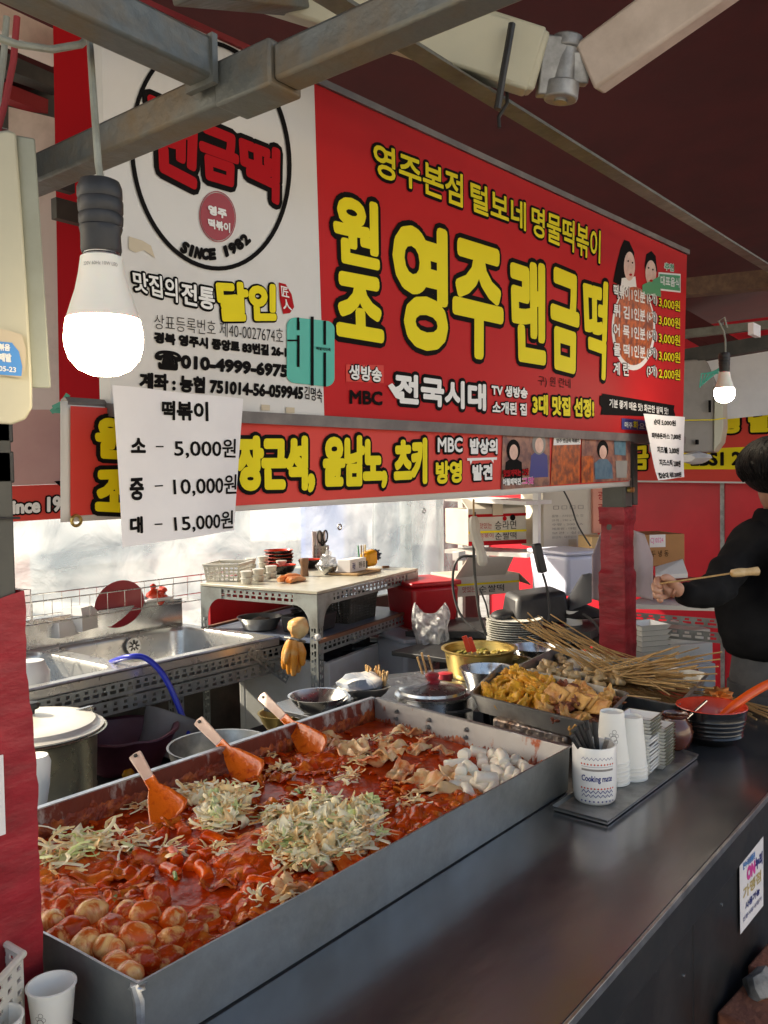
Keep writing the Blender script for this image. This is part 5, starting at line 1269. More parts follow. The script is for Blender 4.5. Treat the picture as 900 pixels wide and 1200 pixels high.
# smooth the hose by Catmull-Rom
def smooth(P, n=8):
    out = []
    for i in range(len(P)-1):
        p0, p1, p2, p3 = P[max(i-1, 0)], P[i], P[i+1], P[min(i+2, len(P)-1)]
        for k in range(n):
            t_ = k/n; out.append(.5*((2*p1)+(p2-p0)*t_+(2*p0-5*p1+4*p2-p3)*t_**2+(3*p1-p0-3*p2+p3)*t_**3))
    out.append(P[-1]); return out
mb.tube(smooth(P), .0105, 10); O('blue_hose', mb, M['hose'], label='bright blue hose hanging over the sink edge', cat='hose')
# dish rack (wire)
rk = T('wire_dish_rack', 'long chrome wire dish rack on the sink backsplash', 'dish rack', (1.9, 3.25, 1.0))
def wires(paths, r, nm, parent, m='steel', kind=None):
    mb = MB()
    for P in paths: mb.tube(P, r, 6)
    return O(nm, mb, M[m], parent, kind=kind)
ya, yb = 3.15, 3.36; zb, zt = 1.01, 1.10
for nm, z, r in (('rim_wire', zt, .0028), ('base_wire', zb, .0025)):
    wires([[(1.3, ya, z), (2.95, ya, z), (2.95, yb, z), (1.3, yb, z), (1.3, ya, z)]], r, nm, rk)
wires([[(x, ya, zt), (x, ya, zb), (x, yb, zb), (x, yb, zt)] for x in [1.35+.085*i for i in range(19)]], .0016, 'cross_wires', rk, kind='stuff')
wires([[(1.74, ya, zb), (1.74, ya, zt+.05), (1.68, ya+.05, zt+.06), (1.60, ya+.08, zt+.04)], [(1.77, ya, zb), (1.77, ya, zt+.05), (1.70, ya+.05, zt+.06)]], .003, 'hook_wire', rk)
def sqdish(w, h, m1, m2, nm='dish'):
    """square dish as base + rim band"""
    mb = MB(); b = w*.34; t_ = w/2
    r0 = [(-b, -b, 0), (b, -b, 0), (b, b, 0), (-b, b, 0)]; r1 = [(-t_, -t_, h), (t_, -t_, h), (t_, t_, h), (-t_, t_, h)]
    k = t_-.005; r2 = [(-k, -k, h), (k, -k, h), (k, k, h), (-k, k, h)]; c = b-.004; r3 = [(-c, -c, .004), (c, -c, .004), (c, c, .004), (-c, c, .004)]
    vs = r0+r1+r2+r3; fs = [(3, 2, 1, 0), (12, 13, 14, 15)]
    mis = [0, 0]
    for L_ in range(3):
        for i in range(4): fs.append((L_*4+i, L_*4+(i+1) % 4, (L_+1)*4+(i+1) % 4, (L_+1)*4+i)); mis.append(1 if L_ == 1 else 0)
    mb.add(vs, fs); mb.mi = mis
    return mkmesh(nm, mb, [M[m1], M[m2]], smooth=False)
dw = sqdish(.11, .028, 'ceramic', 'ceramic'); do = sqdish(.11, .028, 'ceramic', 'olive')
def putm(me, nm, loc, rot=(0, 0, 0), label=None, cat=None, group=None, sc_=1, parent=None, bevel=0):
    o = bpy.data.objects.new(nm, me); C.objects.link(o); o.location = loc; o.rotation_euler = rot; o.scale = (sc_,)*3
    if bevel:
        b = o.modifiers.new('bevel', 'BEVEL'); b.width = bevel; b.segments = 2; b.limit_method = 'ANGLE'; b.angle_limit = math.radians(35)
    if parent: o.parent = parent
    return tag(o, label, cat, group)
pw = Py(68, 728, 3.24)
for k in range(4): putm(dw, 'square_dish', (pw.x, pw.y, pw.z-.03+k*.010), (math.pi, 0, .3), 'white square dish, '+nth(k, 4)+', in the upside down white rack stack', 'dish', 'white dishes on the wire rack', 1.05)
pw = Py(92, 718, 3.24)
for k in range(7): putm(do if k < 4 else dw, 'square_dish', (pw.x, pw.y, pw.z-.04+k*.011), (math.pi, 0, .4), ['olive rimmed', 'white'][k > 3]+' square dish, '+nth(k, 7)+', in the two coloured rack stack', 'dish', ['olive dishes on the wire rack', 'white dishes topping the olive stack'][k > 3], 1.05)
c = Py(138, 708, 3.24); mb = MB(); mb.lathe([(.0, 0), (.09, .004), (.115, .012), (.122, .018), (.115, .015), (0, .006)], (0, 0, 0), 44); mb.xf(Matrix.Translation(c) @ Matrix.Rotation(.12, 4, 'X') @ Matrix.Rotation(-.42, 4, 'Y') @ Matrix.Rotation(1.25, 4, 'X') @ Matrix.Diagonal((1, .8, 1, 1))); O('round_lid', mb, M['maroonlid'], label='maroon oval lid leaning in the wire rack', cat='lid')
mb = MB(); mb.blob(Py(166, 708, 3.25), .04, 5, .35, 3, 3, (1, .8, .9)); O('scrub_pad', mb, M['scrub'], label='grey scouring pad between the maroon lid and the red rubber glove', cat='scrub pad')
mb = MB(); c = Py(184, 700, 3.25); mb.blob(c, .045, 8, .3, 1.6, 3, (1, .8, .95)); mb.blob(c+Vector((-.02, 0, .05)), .016, 2, .3, 2, 2, (1, .7, 1)); mb.blob(c+Vector((.03, 0, .03)), .02, 3, .3, 2, 2); O('red_rubber_cloth', mb, M['redlacquer'], label='bright red rubber cloth bundled on the wire rack', cat='cloth')
mb = MB(); mb.box((2.35, 3.2, 1.02), (2.50, 3.3, 1.035)); O('soap_tray', mb, M['whiteplastic'], label='flat white soap tray at the right end of the wire rack', cat='tray', bevel=.005)

# ================================================================ STEEL SHELF
F = Vector((2.567, 2.364, 0)); uL = Vector((-.076, .997, 0)).normalized(); uR = Vector((.982, .19, 0)).normalized()
LL, LR, ZT, ZL = .66, .97, 1.1, .895
sh = T('slotted_shelf', 'two level slotted steel shelf table standing right of the sink', 'shelf', (F.x+.45, F.y+.35, 0))
def fpt(a, b, z): p = F+uR*a+uL*b; return Vector((p.x, p.y, z))
mb = MB(); mb.hexa([fpt(-.005, -.005, ZT-.006), fpt(LR+.005, -.005, ZT-.006), fpt(LR+.005, LL+.005, ZT-.006), fpt(-.005, LL+.005, ZT-.006), fpt(-.005, -.005, ZT+.006), fpt(LR+.005, -.005, ZT+.006), fpt(LR+.005, LL+.005, ZT+.006), fpt(-.005, LL+.005, ZT+.006)])
O('top_board', mb, M['wrap'], sh, bevel=.002)
mb = MB(); slotstrip(mb, fpt(0, 0, ZT-.058), uR, Z, LR, .05, .0025, .036); O('front_rail', mb, M['galv'], sh, smooth=False)
mb = MB(); slotstrip(mb, fpt(0, LL, ZT-.058), uR, Z, LR, .05, .0025, .036); O('back_rail', mb, M['galv'], sh, smooth=False)
for a in (0, LR):
    mb = MB(); slotstrip(mb, fpt(a, 0, ZT-.058), uL, Z, LL, .05, .0025, .036); O('side_rail', mb, M['galv'], sh, smooth=False)
for b in (0, LL):
    mb = MB(); slotstrip(mb, fpt(0, b, ZL-.05), uR, Z, LR, .05, .0025, .036); O('lower_rail', mb, M['galv'], sh, smooth=False)
    mb = MB(); mb.bar(fpt(0, b, ZL+.004), fpt(LR, b, ZL+.004), .02, .014); O('shelf_lip', mb, M['brownboard'], sh, smooth=False)
mb = MB(); mb.hexa([fpt(a, b, z) for z in (ZL-.008, ZL+.002) for a, b in ((.01, .012), (LR-.01, .012), (LR-.01, LL-.012), (.01, LL-.012))]); O('lower_board', mb, M['blueboard'], sh, smooth=False)
mb = MB(); slotstrip(mb, fpt(0, 0, .30), uR, Z, LR, .04, .0025, .036); O('lower_rail', mb, M['galv'], sh, smooth=False)
for a, b, sa, sb in ((0, 0, 1, 1), (LR, 0, -1, 1), (0, LL, 1, -1), (LR, LL, -1, -1)):
    mb = MB(); p0 = fpt(a, b, .02)-uR*.003*sa-uL*.003*sb; p1 = Vector((p0.x, p0.y, ZT-.008)); anglebar(mb, p0, p1, uR*sa, uL*sb, .04); O('leg', mb, M['galv'], sh, smooth=False)
    # curved corner gussets
    for dv, dn in ((uR*sa, uL*sb), (uL*sb, uR*sa)):
        pts = []; r = .085; o0 = fpt(a, b, ZT-.010)-dn*.005
        pts.append(o0); pts.append(o0+dv*(r+.04)); pts.append(o0+dv*(r+.04)-Z*.045)
        for k in range(7):
            an = math.radians(90*k/6); pts.append(o0+dv*(.04+r-r*math.sin(an))-Z*(.045+r-r*math.cos(an)))
        pts.append(o0-Z*(.045+r+.01)+dv*0)
        mb = MB(); mb.prism(pts, dn*.002); O('corner_gusset', mb, M['galv'], sh, smooth=False)
mb = MB(); p = fpt(-.03, -.02, ZL+.03); mb.blob(p, .014, 2, .2, 2, 2); O('white_knot', mb, M['whiteplastic'], sh)
def on_top(px_, py_): return Pz(px_, py_, ZT+.007)
def on_low(px_, py_): return Pz(px_, py_, ZL+.004)
# crate with mesh sides
def crate(name, label, c, yaw, w, d, h, m, flare=1.1, nx=9, nz=4, cat='basket', solidwall=False):
    t = T(name, label, cat, c)
    rot = Matrix.Rotation(yaw, 3, 'Z')
    def pt(x, y, z): k = 1+(flare-1)*z/h; return Vector(c)+rot @ Vector((x*k, y*k, z))
    sides = [((-w/2, -d/2), (w/2, -d/2)), ((w/2, -d/2), (w/2, d/2)), ((w/2, d/2), (-w/2, d/2)), ((-w/2, d/2), (-w/2, -d/2))]
    for i, (a, b) in enumerate(sides):
        mb = MB(); n = nx if i % 2 == 0 else max(3, int(nx*d/w))
        def P(u, z): return pt(a[0]*(1-u)+b[0]*u, a[1]*(1-u)+b[1]*u, z)
        for k in range(n+1):
            u = min(max(k/n, .012), .988); mb.bar(P(u, 0), P(u, h), .0045, .0045, (1, .3, 0))
        for k in range(nz+1):
            z = h*k/nz*.9; mb.bar(P(0, z), P(1, z), .004, .0055)
        O('side_mesh', mb, m, t, smooth=False)
    mb = MB()
    for i, (a, b) in enumerate(sides): mb.bar(pt(a[0], a[1], h), pt(b[0], b[1], h), .014, .012)
    O('rim', mb, m, t, bevel=.002)
    mb = MB(); mb.hexa([pt(x, y, z) for z in (0, .004) for x, y in ((-w/2, -d/2), (w/2, -d/2), (w/2, d/2), (-w/2, d/2))]); O('floor', mb, m, t, smooth=False)
    return t
yawR = math.atan2(uR.y, uR.x)
p = on_top(275, 680); crate('small_mesh_basket', 'small beige plastic mesh basket at the left end of the shelf top', (p.x+.02, p.y+.06, ZT+.007), yawR+.3, .18, .15, .075, M['offwhite'], 1.12)
# sauce cups with lids
cupm = mkmesh('sauce_cup', MB().lathe([(0, 0), (.021, 0), (.022, .002), (.026, .022), (.0275, .022), (.0275, .027), (.025, .028), (0, .027)], (0, 0, 0), 20), M['bag'], angle=40)
cupw = mkmesh('sauce_cup', MB().lathe([(0, 0), (.021, 0), (.022, .002), (.026, .022), (.0275, .022), (.0275, .027), (.025, .028), (0, .027)], (0, 0, 0), 20), [M['offwhite']], angle=40)
for k, (x, y, n) in enumerate([(289, 684, 2), (303, 681, 2), (294, 675, 3), (309, 672, 3), (318, 677, 2), (330, 670, 2)]):
    p = on_top(x, y)
    for j in range(n): putm(cupw, 'sauce_cup', (p.x, p.y, p.z+j*.029), label='small lidded plastic sauce cup stacked beside the mesh basket', cat='sauce cup', group='sauce cups beside the basket')
def lacq(r, h):
    return bowlmesh(r, h, base=.55)
def bowl2(nm, r, h, loc, label, group=None, sc_=1, mo='blacklacquer', mi_='redlacquer', base=.55, ridges=0, cat='bowl'):
    mb = MB(); prof = [(0, .0), (r*base*.9, 0), (r*base, .004), (r*(base+.25), h*.25)]
    if ridges:
        for k in range(ridges):
            z = h*(.3+.5*k/ridges); rr_ = r*(.84+.12*k/ridges); prof += [(rr_, z), (rr_+.0025, z+h*.04), (rr_+.001, z+h*.07)]
    prof += [(r*.98, h*.88), (r, h)]
    mb.lathe(prof, (0, 0, 0), 44); n0 = len(mb.f)
    mb.cur = 1; mb.lathe([(r, h), (r-.001, h+.002), (r-.004, h), (r*.93, h*.75), (r*.8, h*.35), (r*.5, .01), (0, .008)], (0, 0, 0), 44)
    key = (nm, r, h, mo, mi_)
    me = mkmesh(nm, mb, [M[mo], M[mi_]], angle=50)
    return putm(me, nm, loc, label=label, cat=cat, group=group)
p = on_top(337, 668); 
b0 = bowl2('lacquer_bowl', .075, .030, (p.x, p.y+.06, p.z), 'black lacquer bowl with red inside, lowest in the stack on the shelf', 'stacked lacquer bowls')
for k in range(1, 5):
    o = b0.copy(); C.objects.link(o); o['label'] = 'black lacquer bowl with red inside, '+nth(k, 5)+', in the stack on the shelf'; o.location = (b0.location.x+R(-.003, .003), b0.location.y, b0.location.z+k*.0175); 
p = on_top(330, 672); bowl2('lacquer_bowl', .072, .042, (p.x, p.y, p.z), 'single black lacquer bowl with orange red inside in front of the bowl stack')
p = on_top(383, 667); bowl2('lacquer_bowl', .06, .045, (p.x, p.y+.12, p.z), 'black lacquer bowl with red inside behind the pepper mill')
p = on_top(357, 675); mb = MB(); mb.lathe([(0, 0), (.020, 0), (.021, .004), (.0175, .03), (.017, .045), (.019, .058), (.0205, .066), (.021, .082), (.019, .086), (0, .087)], p, 24); O('pepper_mill', mb, M['pepper'], label='brown cylindrical pepper mill between the bowls on the shelf', cat='pepper mill')
def rag(c, pts, m, nm, label, cat):
    mb = MB()
    for k, (dx, dy, dz, r, l, a) in enumerate(pts):
        d = Vector((math.cos(a), math.sin(a), 0)); q = Vector(c)+Vector((dx, dy, dz)); mb.tube([q-d*l/2, q-d*l*.2+Z*.004, q+d*l*.25, q+d*l/2-Z*.003], r, 8, rs=[r*.6, r, r*.95, r*.55])
    return O(nm, mb, M[m], label=label, cat=cat)
p = on_top(342, 682); rag(p, [(-.03, .02, .014, .016, .08, .1), (.0, 0, .01, .014, .1, .3), (.03, -.01, .01, .013, .09, .0), (.02, .02, .022, .013, .09, -.2), (-.01, -.015, .008, .012, .1, .5), (.05, 0, .008, .01, .06, .4)], 'gloveorange', 'rubber_glove', 'crumpled orange rubber glove on the front edge of the shelf top', 'glove')
p = on_top(384, 673); mb = bowlmesh(.05, .04, base=.45); mb.xf(Matrix.Translation(p)); O('steel_bowl', mb, M['steel'], label='small steel bowl holding a crumpled plastic bag on the shelf', cat='bowl')
mb = MB(); mb.blob(p+Z*.045, .045, 3, .5, 2.2, 3, (1, .9, .8)); mb.blob(p+Vector((.02, .02, .08)), .022, 5, .5, 2, 2, (.8, .8, 1.3)); O('crumpled_bag', mb, M['bag'], label='crumpled clear plastic bag in the small steel bowl', cat='plastic bag')
# cutlery tin with scissors
p = on_top(396, 664); t = T('cutlery_holder', 'perforated steel cutlery holder with papers on the shelf', 'holder', (p.x, p.y+.12, p.z))
cc = Vector((p.x, p.y+.12, p.z)); mb = MB(); mb.lathe([(0, 0), (.043, 0), (.044, .003), (.044, .105), (.046, .107), (.042, .107), (.042, .004), (0, .004)], cc, 28); O('cup', mb, M['steel_dull'], t)
mb = MB()
for k in range(16):
    for j in range(4):
        a = k*math.pi/8; q = cc+Vector((.0442*math.cos(a), .0442*math.sin(a), .03+j*.02)); n_ = Vector((math.cos(a), math.sin(a), 0)); mb.cyl(q, q+n_*.0008, .003, n=6)
O('holes', mb, M['dark'], t, kind='stuff')
mb = MB(); mb.bar(cc+Vector((-.03, .01, .04)), cc+Vector((-.028, .01, .185)), .004, .05, (1, 0, 0)); mb.box((cc.x-.035, cc.y-.005, cc.z+.02), (cc.x+.035, cc.y+.0, cc.z+.18)); O('paper_sheets', mb, M['paper'], t)
t = T('scissors', 'black handled scissors standing in the perforated holder', 'scissors', cc+Vector((0, 0, .02)))
for sgn in (-1, 1):
    q = cc+Vector((sgn*.021, -.015, .155)); mb = MB()
    mb.tube([q+Vector((.018*math.cos(a)+sgn*.002*math.sin(a), 0, .032*math.sin(a))) for a in [2*math.pi*i/18 for i in range(19)]], .0045, 8); mb.tube([q+Vector((-sgn*.008, 0, -.03)), cc+Vector((0, -.015, .10))], .005, 8)
    O('finger_ring', mb, M['blackplastic'], t)
    mb = MB(); mb.bar(cc+Vector((sgn*.003, -.015, .01)), cc+Vector((0, -.015, .11)), .003, .014, (1, 0, 0)); O('scissor_half', mb, M['steel'], t)
# white printed box, board, yellow roll, pompom
p = on_top(425, 672); t = T('white_box', 'white printed box lying on a wooden board on the shelf', 'box', (p.x, p.y, p.z+.008))
rot = Matrix.Translation((p.x-.02, p.y+.05, p.z+.012)) @ Matrix.Rotation(yawR, 4, 'Z'); mb = MB(); mb.box((-.08, -.035, 0), (.08, .035, .06)); mb.xf(rot); O('carton', mb, M['paper'], t, bevel=.002)
def bs(a, b, h=0): return rot @ Vector((a, -.0355-h, b))
text(t, bs, '국산', [(-.06, .045), (-.03, .045), (-.03, .012), (-.06, .012)], M['blueprint'], .001, h=.001)
text(t, bs, '만두 田', [(.005, .045), (.065, .045), (.065, .015), (.005, .015)], M['greyback'], .0015, h=.001)
mb = MB(); mb.box((-.13, -.07, 0), (.12, .09, .011)); mb.xf(Matrix.Translation((p.x+.01, p.y+.04, p.z)) @ Matrix.Rotation(yawR, 4, 'Z')); O('cutting_board', mb, M['wood'], label='pale wooden board under the white box on the shelf', cat='board', bevel=.004)
p = on_top(441, 668); mb = MB(); q = Vector((p.x+.03, p.y+.07, p.z+.055)); 
pp = [(-.05, -.012, 0), (.04, -.012, 0)]
mb.hexa([q+Vector(v) for v in [(-.045, -.03, -.042), (.04, -.03, -.042), (.04, .03, -.042), (-.045, .03, -.042), (-.045, -.03, .034), (.04, -.03, .044), (.04, .03, .044), (-.045, .03, .034)]]); O('yellow_dispenser', mb, M['mustard'], label='mustard yellow rounded dispenser at the right end of the shelf top', cat='dispenser', bevel=.018)
mb = MB(); q2 = q+Vector((.085, .03, .008))
for k in range(46):
    d = Vector((R(-1, 1), R(-1, 1), R(-1, 1))).normalized(); mb.cyl(q2, q2+d*.036, .005, .004, n=5)
mb.blob(q2, .027, 1, .1, 2, 2); O('dark_brush_ball', mb, mat('dark navy bristle', (.02, .025, .07), .5), label='dark navy bristly ball beside the yellow dispenser', cat='brush')
for k, (dx, mm) in enumerate(((-.075, 'greenprint'), (-.055, 'bamboo'), (-.045, 'whiteplastic'), (-.035, 'gold'))):
    mb = MB(); a = q+Vector((dx, .0, -.03)); mb.cyl(a, a+Vector((-.012+.006*k, 0, .10)), .0035, n=8); O('pen', mb, M[mm], label=['green', 'wooden', 'white', 'golden brown'][k]+' pen standing left of the yellow dispenser', cat='pen')
mb = MB(); mb.cyl(q+Vector((-.06, .0, -.055)), q+Vector((-.06, .0, -.01)), .03, n=20); O('pen_cup', mb, M['blackplastic'], label='small black cup holding pens beside the yellow dispenser', cat='cup')
mb = MB(); mb.cyl(q+Vector((.07, -.03, -.053)), q+Vector((.10, -.05, -.053)), .008, n=8); O('dark_clip', mb, M['pepper'], label='small brown clip at the right end of the shelf top', cat='clip')
# lower level things
p = on_low(305, 738); mb = bowlmesh(.10, .055, base=.75); mb.xf(Matrix.Translation((p.x+.02, p.y+.02, ZL+.004))); O('steel_pan', mb, M['steel_dull'], label='round dark steel pan on the lower shelf behind the sink corner', cat='pan')
mb = MB(); mb.blob((p.x+.02, p.y+.02, ZL+.03), .06, 9, .3, 3, 3, (1, 1, .35)); O('brown_leftovers', mb, M['pepper'], label='brown leftovers in the round dark steel pan', cat='food')
p = on_low(375, 742); mb = MB(); prb = Matrix.Translation((p.x+.04, p.y+.09, ZL+.004)) @ Matrix.Rotation(yawR, 4, 'Z')
mb.hexa([Vector(v) for v in [(-.10, -.07, 0), (.09, -.07, 0), (.09, .08, 0), (-.10, .08, 0), (-.11, -.08, .075), (.10, -.08, .075), (.10, .09, .075), (-.11, .09, .075)]]); mb.xf(prb); O('black_tub', mb, M['blackplastic'], label='black rectangular tub with a black bag on the lower shelf', cat='tub', bevel=.008)
mb = MB(); mb.blob((p.x+.03, p.y+.09, ZL+.095), .07, 6, .5, 2.5, 3, (1.2, 1, .45)); O('black_bag', mb, M['blackplastic'], label='black plastic bag bunched on top of the black tub', cat='plastic bag')
p = on_low(425, 728); crate('grey_mesh_basket', 'dark grey plastic mesh basket on the lower shelf', (p.x+.02, p.y+.12, ZL+.004), yawR, .25, .18, .115, M['dark'], 1.1, 18, 8)
# red plastic sheet and tubs behind
mb = MB(); mb.hexa([Py(x, y, 3.1) for x, y in ((250, 757), (346, 757), (346, 757), (250, 757))]+[Py(x, y, 3.1) for x, y in ((250, 696), (346, 700), (346, 700), (250, 696))])
mb = MB(); a = Py(246, 770, 3.26); b = Py(350, 700, 3.26); mb.box((a.x, 3.25, ZL-.1), (b.x+.25, 3.27, 1.09)); O('red_sheet', mb, M['redplastic'], label='plain red plastic sheet behind the lower level of the shelf', cat='sheet', smooth=False)
def tub(nm, label, px0, px1, pyt, pyb, d, m, cat='tub', lidm=None, dep=.3):
    a = Pd((px0+px1)/2, pyb, d); s = d/FPX; w = (px1-px0)*s; h = (pyb-pyt)*s
    t = T(nm, label, cat, a); ry = Matrix.Translation(a) @ Matrix.Rotation(-.45, 4, 'Z')
    w2, d2 = w*.42, dep/2
    mb = MB(); mb.hexa([Vector(v) for v in [(-w2*.88, -d2*.88, 0), (w2*.88, -d2*.88, 0), (w2*.88, d2*.88, 0), (-w2*.88, d2*.88, 0), (-w2, -d2, h*.9), (w2, -d2, h*.9), (w2, d2, h*.9), (-w2, d2, h*.9)]]); mb.xf(ry); O('body', mb, m, t, bevel=.02)
    mb = MB(); mb.box((-w2*1.05, -d2*1.05, h*.9+.001), (w2*1.05, d2*1.05, h)); mb.xf(ry); O('lid', mb, lidm or m, t, bevel=.008)
tub('red_tub', 'red plastic tub with a lid standing right of the shelf', 458, 532, 678, 734, 4.3, M['redplastic'])
# things under the shelf
p = Pd(412, 800, 3.6)
t = T('styrofoam_box', 'open white styrofoam box with a black bag under the shelf', 'box', (p.x, p.y, .3))
a = Py(352, 788, 2.52); 
bx0, bx1, by0, by1, bz0, bz1 = 2.66, 3.28, 2.50, 2.98, .42, .70
M4 = Matrix.Translation((2.72, 2.44, 0)) @ Matrix.Rotation(yawR, 4, 'Z')
for nm, (a_, b_) in zip(['front_wall', 'back_wall', 'side_wall', 'side_wall', 'floor'], [((0, 0, .35), (.62, .03, .775)), ((0, .45, .35), (.62, .48, .775)), ((.001, .0305, .35), (.03, .4495, .775)), ((.59, .0305, .35), (.619, .4495, .775)), ((.03, .03, .351), (.59, .45, .38))]):
    mb = MB(); mb.box(a_, b_); mb.xf(M4); O(nm, mb, M['styro'], t, bevel=.005)
mb = MB(); mb.box((-.1, -.1, .32), (.9, .6, .345)); mb.xf(M4); O('dark_board', mb, M['dark'], label='dark board under the styrofoam box', cat='board', smooth=False)
mb = MB(); q = M4 @ Vector((.34, .24, .76)); mb.blob(q, .2, 7, .5, 2.6, 4, (1.2, .85, .35)); O('black_bag', mb, M['blackplastic'], label='shiny black plastic bag bulging out of the styrofoam box', cat='plastic bag')
mb = MB(); q = M4 @ Vector((.42, .1, .80)); mb.blob(q, .035, 3, .4, 2, 2, (1.3, .8, .5)); O('white_scrap_bag', mb, M['whiteplastic'], label='white plastic scrap on the black bag under the shelf', cat='plastic')
tub('grey_storage_box', 'pale grey plastic storage box behind the shelf leg', 452, 492, 742, 800, 4.0, mat('pale grey plastic', (.45, .47, .52), .4), 'box')
# hanging rubber glove pair on the leg
gp = fpt(-.01, -.035, 0); top_ = Pd(346, 730, depth((gp.x, gp.y, .95)))
t = T('hanging_glove', 'yellow and orange rubber gloves tied to the front leg of the shelf', 'gloves', Pd(343, 790, 3.42)); D_g = 3.42
mb = MB(); pts = [Pd(347, 724, D_g), Pd(349, 733, D_g), Pd(348, 742, D_g), Pd(344, 749, D_g)]
mb.tube(smooth(pts, 4), .03, 12, rs=[.012, .03, .037, .04, .042, .043, .042, .04, .034, .028, .022, .016, .016]); 
for v in mb.v: v += Vector((noise.noise(v*40), noise.noise(v*40+Vector((3, 0, 0))), 0))*.006
O('cuff', mb, M['glove'], t)
mb = MB()
for k, (dx, ex, ln) in enumerate([(-9, -11, 34), (-4, -5, 40), (1, 0, 42), (6, 5, 38), (10, 10, 30), (-6, -9, 28)]):
    d_ = D_g-.012*(k % 3); P = [Pd(344+dx*.3, 750, d_), Pd(344+dx*.9, 762, d_), Pd(344+(dx+ex)/2, 750+ln*.6, d_), Pd(344+ex, 750+ln, d_)]
    mb.tube(smooth(P, 3), .015, 9, rs=[.016, .018, .0185, .018, .0175, .017, .016, .015, .013, .008])
O('fingers', mb, M['glove'], t)
mb = MB(); mb.tube([Pd(334, 747, D_g), Pd(341, 748, D_g-.03), Pd(350, 750, D_g-.03), Pd(357, 752, D_g)], .006, 8); O('tie_band', mb, M['steel_dull'], t)
# clear bag hanging right of shelf
t = T('hanging_bag', 'clear plastic bag hanging at the right end of the shelf', 'plastic bag', Pd(508, 790, 3.8))
mb = MB()
outl = [(486, 712), (492, 722), (503, 726), (513, 706), (520, 722), (526, 745), (515, 770), (505, 788), (494, 775), (487, 750)]
def bagf(u, v):
    y = 706+84*v; w = 17*math.sin(math.pi*min(1, .25+v*.75))+6*(1-v); cx = 504+2*math.sin(v*3)
    a = u*2*math.pi; x = cx+w*math.cos(a)*(1+.25*noise.noise(Vector((math.cos(a)*2, math.sin(a)*2, v*4))))
    if v < .15: y += 14*(math.cos(2*a)*-.5+.5)*(1-v/.15)
    return Pd(x, y, 3.75+.10*math.sin(a)*math.sin(math.pi*v)+.05*noise.noise(Vector((math.cos(a)*3, math.sin(a)*3, v*7))))
mb.grid(bagf, 40, 26); O('bag_body', mb, M['bag'], t, angle=180)

# ================================================================ BACKGROUND STORAGE
t = T('storage_rack', 'white metal storage rack behind the counter holding cartons', 'rack', Pd(590, 740, 4.5))
for x in (541, 629):
    mb = MB(); mb.bar(Pd(x, 740, 4.35 if x > 600 else 4.7), Pd(x, 575, 4.35 if x > 600 else 4.7), .03, .03, (1, 0, 0)); O('upright', mb, M['whiteplastic'], t, smooth=False)
for y in (646, 586):
    mb = MB(); mb.bar(Pd(537, y-2, 4.62), Pd(632, y+3, 4.3), .25, .02); O('rack_shelf', mb, M['whiteplastic'], t, smooth=False)
def pbox(nm, label, px0, px1, pyt, pyb, d, m, cat='carton', yaw=-.62, split=.75, dep=.28, lid=None, par=None):
    """box with its near bottom edge seen from px0 to px1"""
    s = d/FPX; w = (px1-px0)*s*split; h = (pyb-pyt)*s; a = Pd(px0, pyb, d+.1)
    X_ = Vector((math.cos(yaw), math.sin(yaw), 0)); Y_v = Vector((-X_.y, X_.x, 0))
    t = par or T(nm, label, cat, a+X_*w/2)
    o_ = a
    mb = MB(); P = [o_, o_+X_*w, o_+X_*w+Y_v*dep, o_+Y_v*dep]; mb.hexa(P+[p+Z*h for p in P]); O('carton_body', mb, m, t, bevel=.003)
    def sf(u, v, h_=0): return o_+X_*(u*w)+Z*(v*h)-Y_v*h_
    return t, sf, (o_, X_, Y_v, w, h, dep)
MC, MBk = M['carton'], M['ink']
def band(t, sf, u0, u1, v0, v1, m, h=.002):
    mb = MB(); mb.add([sf(u0, v0, h), sf(u1, v0, h), sf(u1, v1, h), sf(u0, v1, h)], [(0, 1, 2, 3)]); O('print_band', mb, m, t, smooth=False)
cb = M['redprint']; wl = Vector
t, sf, g = pbox('noodle_carton', 'cream carton with red bands and black brush lettering on the upper rack shelf', 549, 628, 596, 640, 4.25, MC, yaw=-.55, split=1.0)
band(t, sf, 0, 1, .0, .12, M['redprint']); band(t, sf, 0, 1, .78, .86, M['redprint']); band(t, sf, 0, 1, .34, .40, M['yellow'], .003)
text(t, sf, '승라면', [(.45, .66), (.82, .66), (.82, .42), (.45, .42)], K_, .0, h=.003); text(t, sf, '순쌀떡', [(.45, .34), (.82, .34), (.82, .14), (.45, .14)], K_, .0, h=.003)
text(t, sf, '맛있는', [(.18, .62), (.4, .62), (.4, .46), (.18, .46)], M['redprint'], .0, h=.003); text(t, sf, '떡볶이', [(.18, .34), (.42, .34), (.42, .2), (.18, .2)], M['redprint'], .0, h=.003)
mb = MB(); c = sf(.62, .72, .003); mb.add([c+g[1]*(.012*math.cos(a))+Z*(.012*math.sin(a)) for a in [i*math.pi/8 for i in range(16)]], [tuple(range(16))]); O('round_mark', mb, M['redprint'], t, smooth=False)
mb = MB(); c = sf(.76, .74, .003); mb.add([c+g[1]*(.016*math.cos(a))+Z*(.016*math.sin(a)) for a in [i*math.pi/8 for i in range(16)]], [tuple(range(16))]); O('round_mark', mb, K_, t, smooth=False)
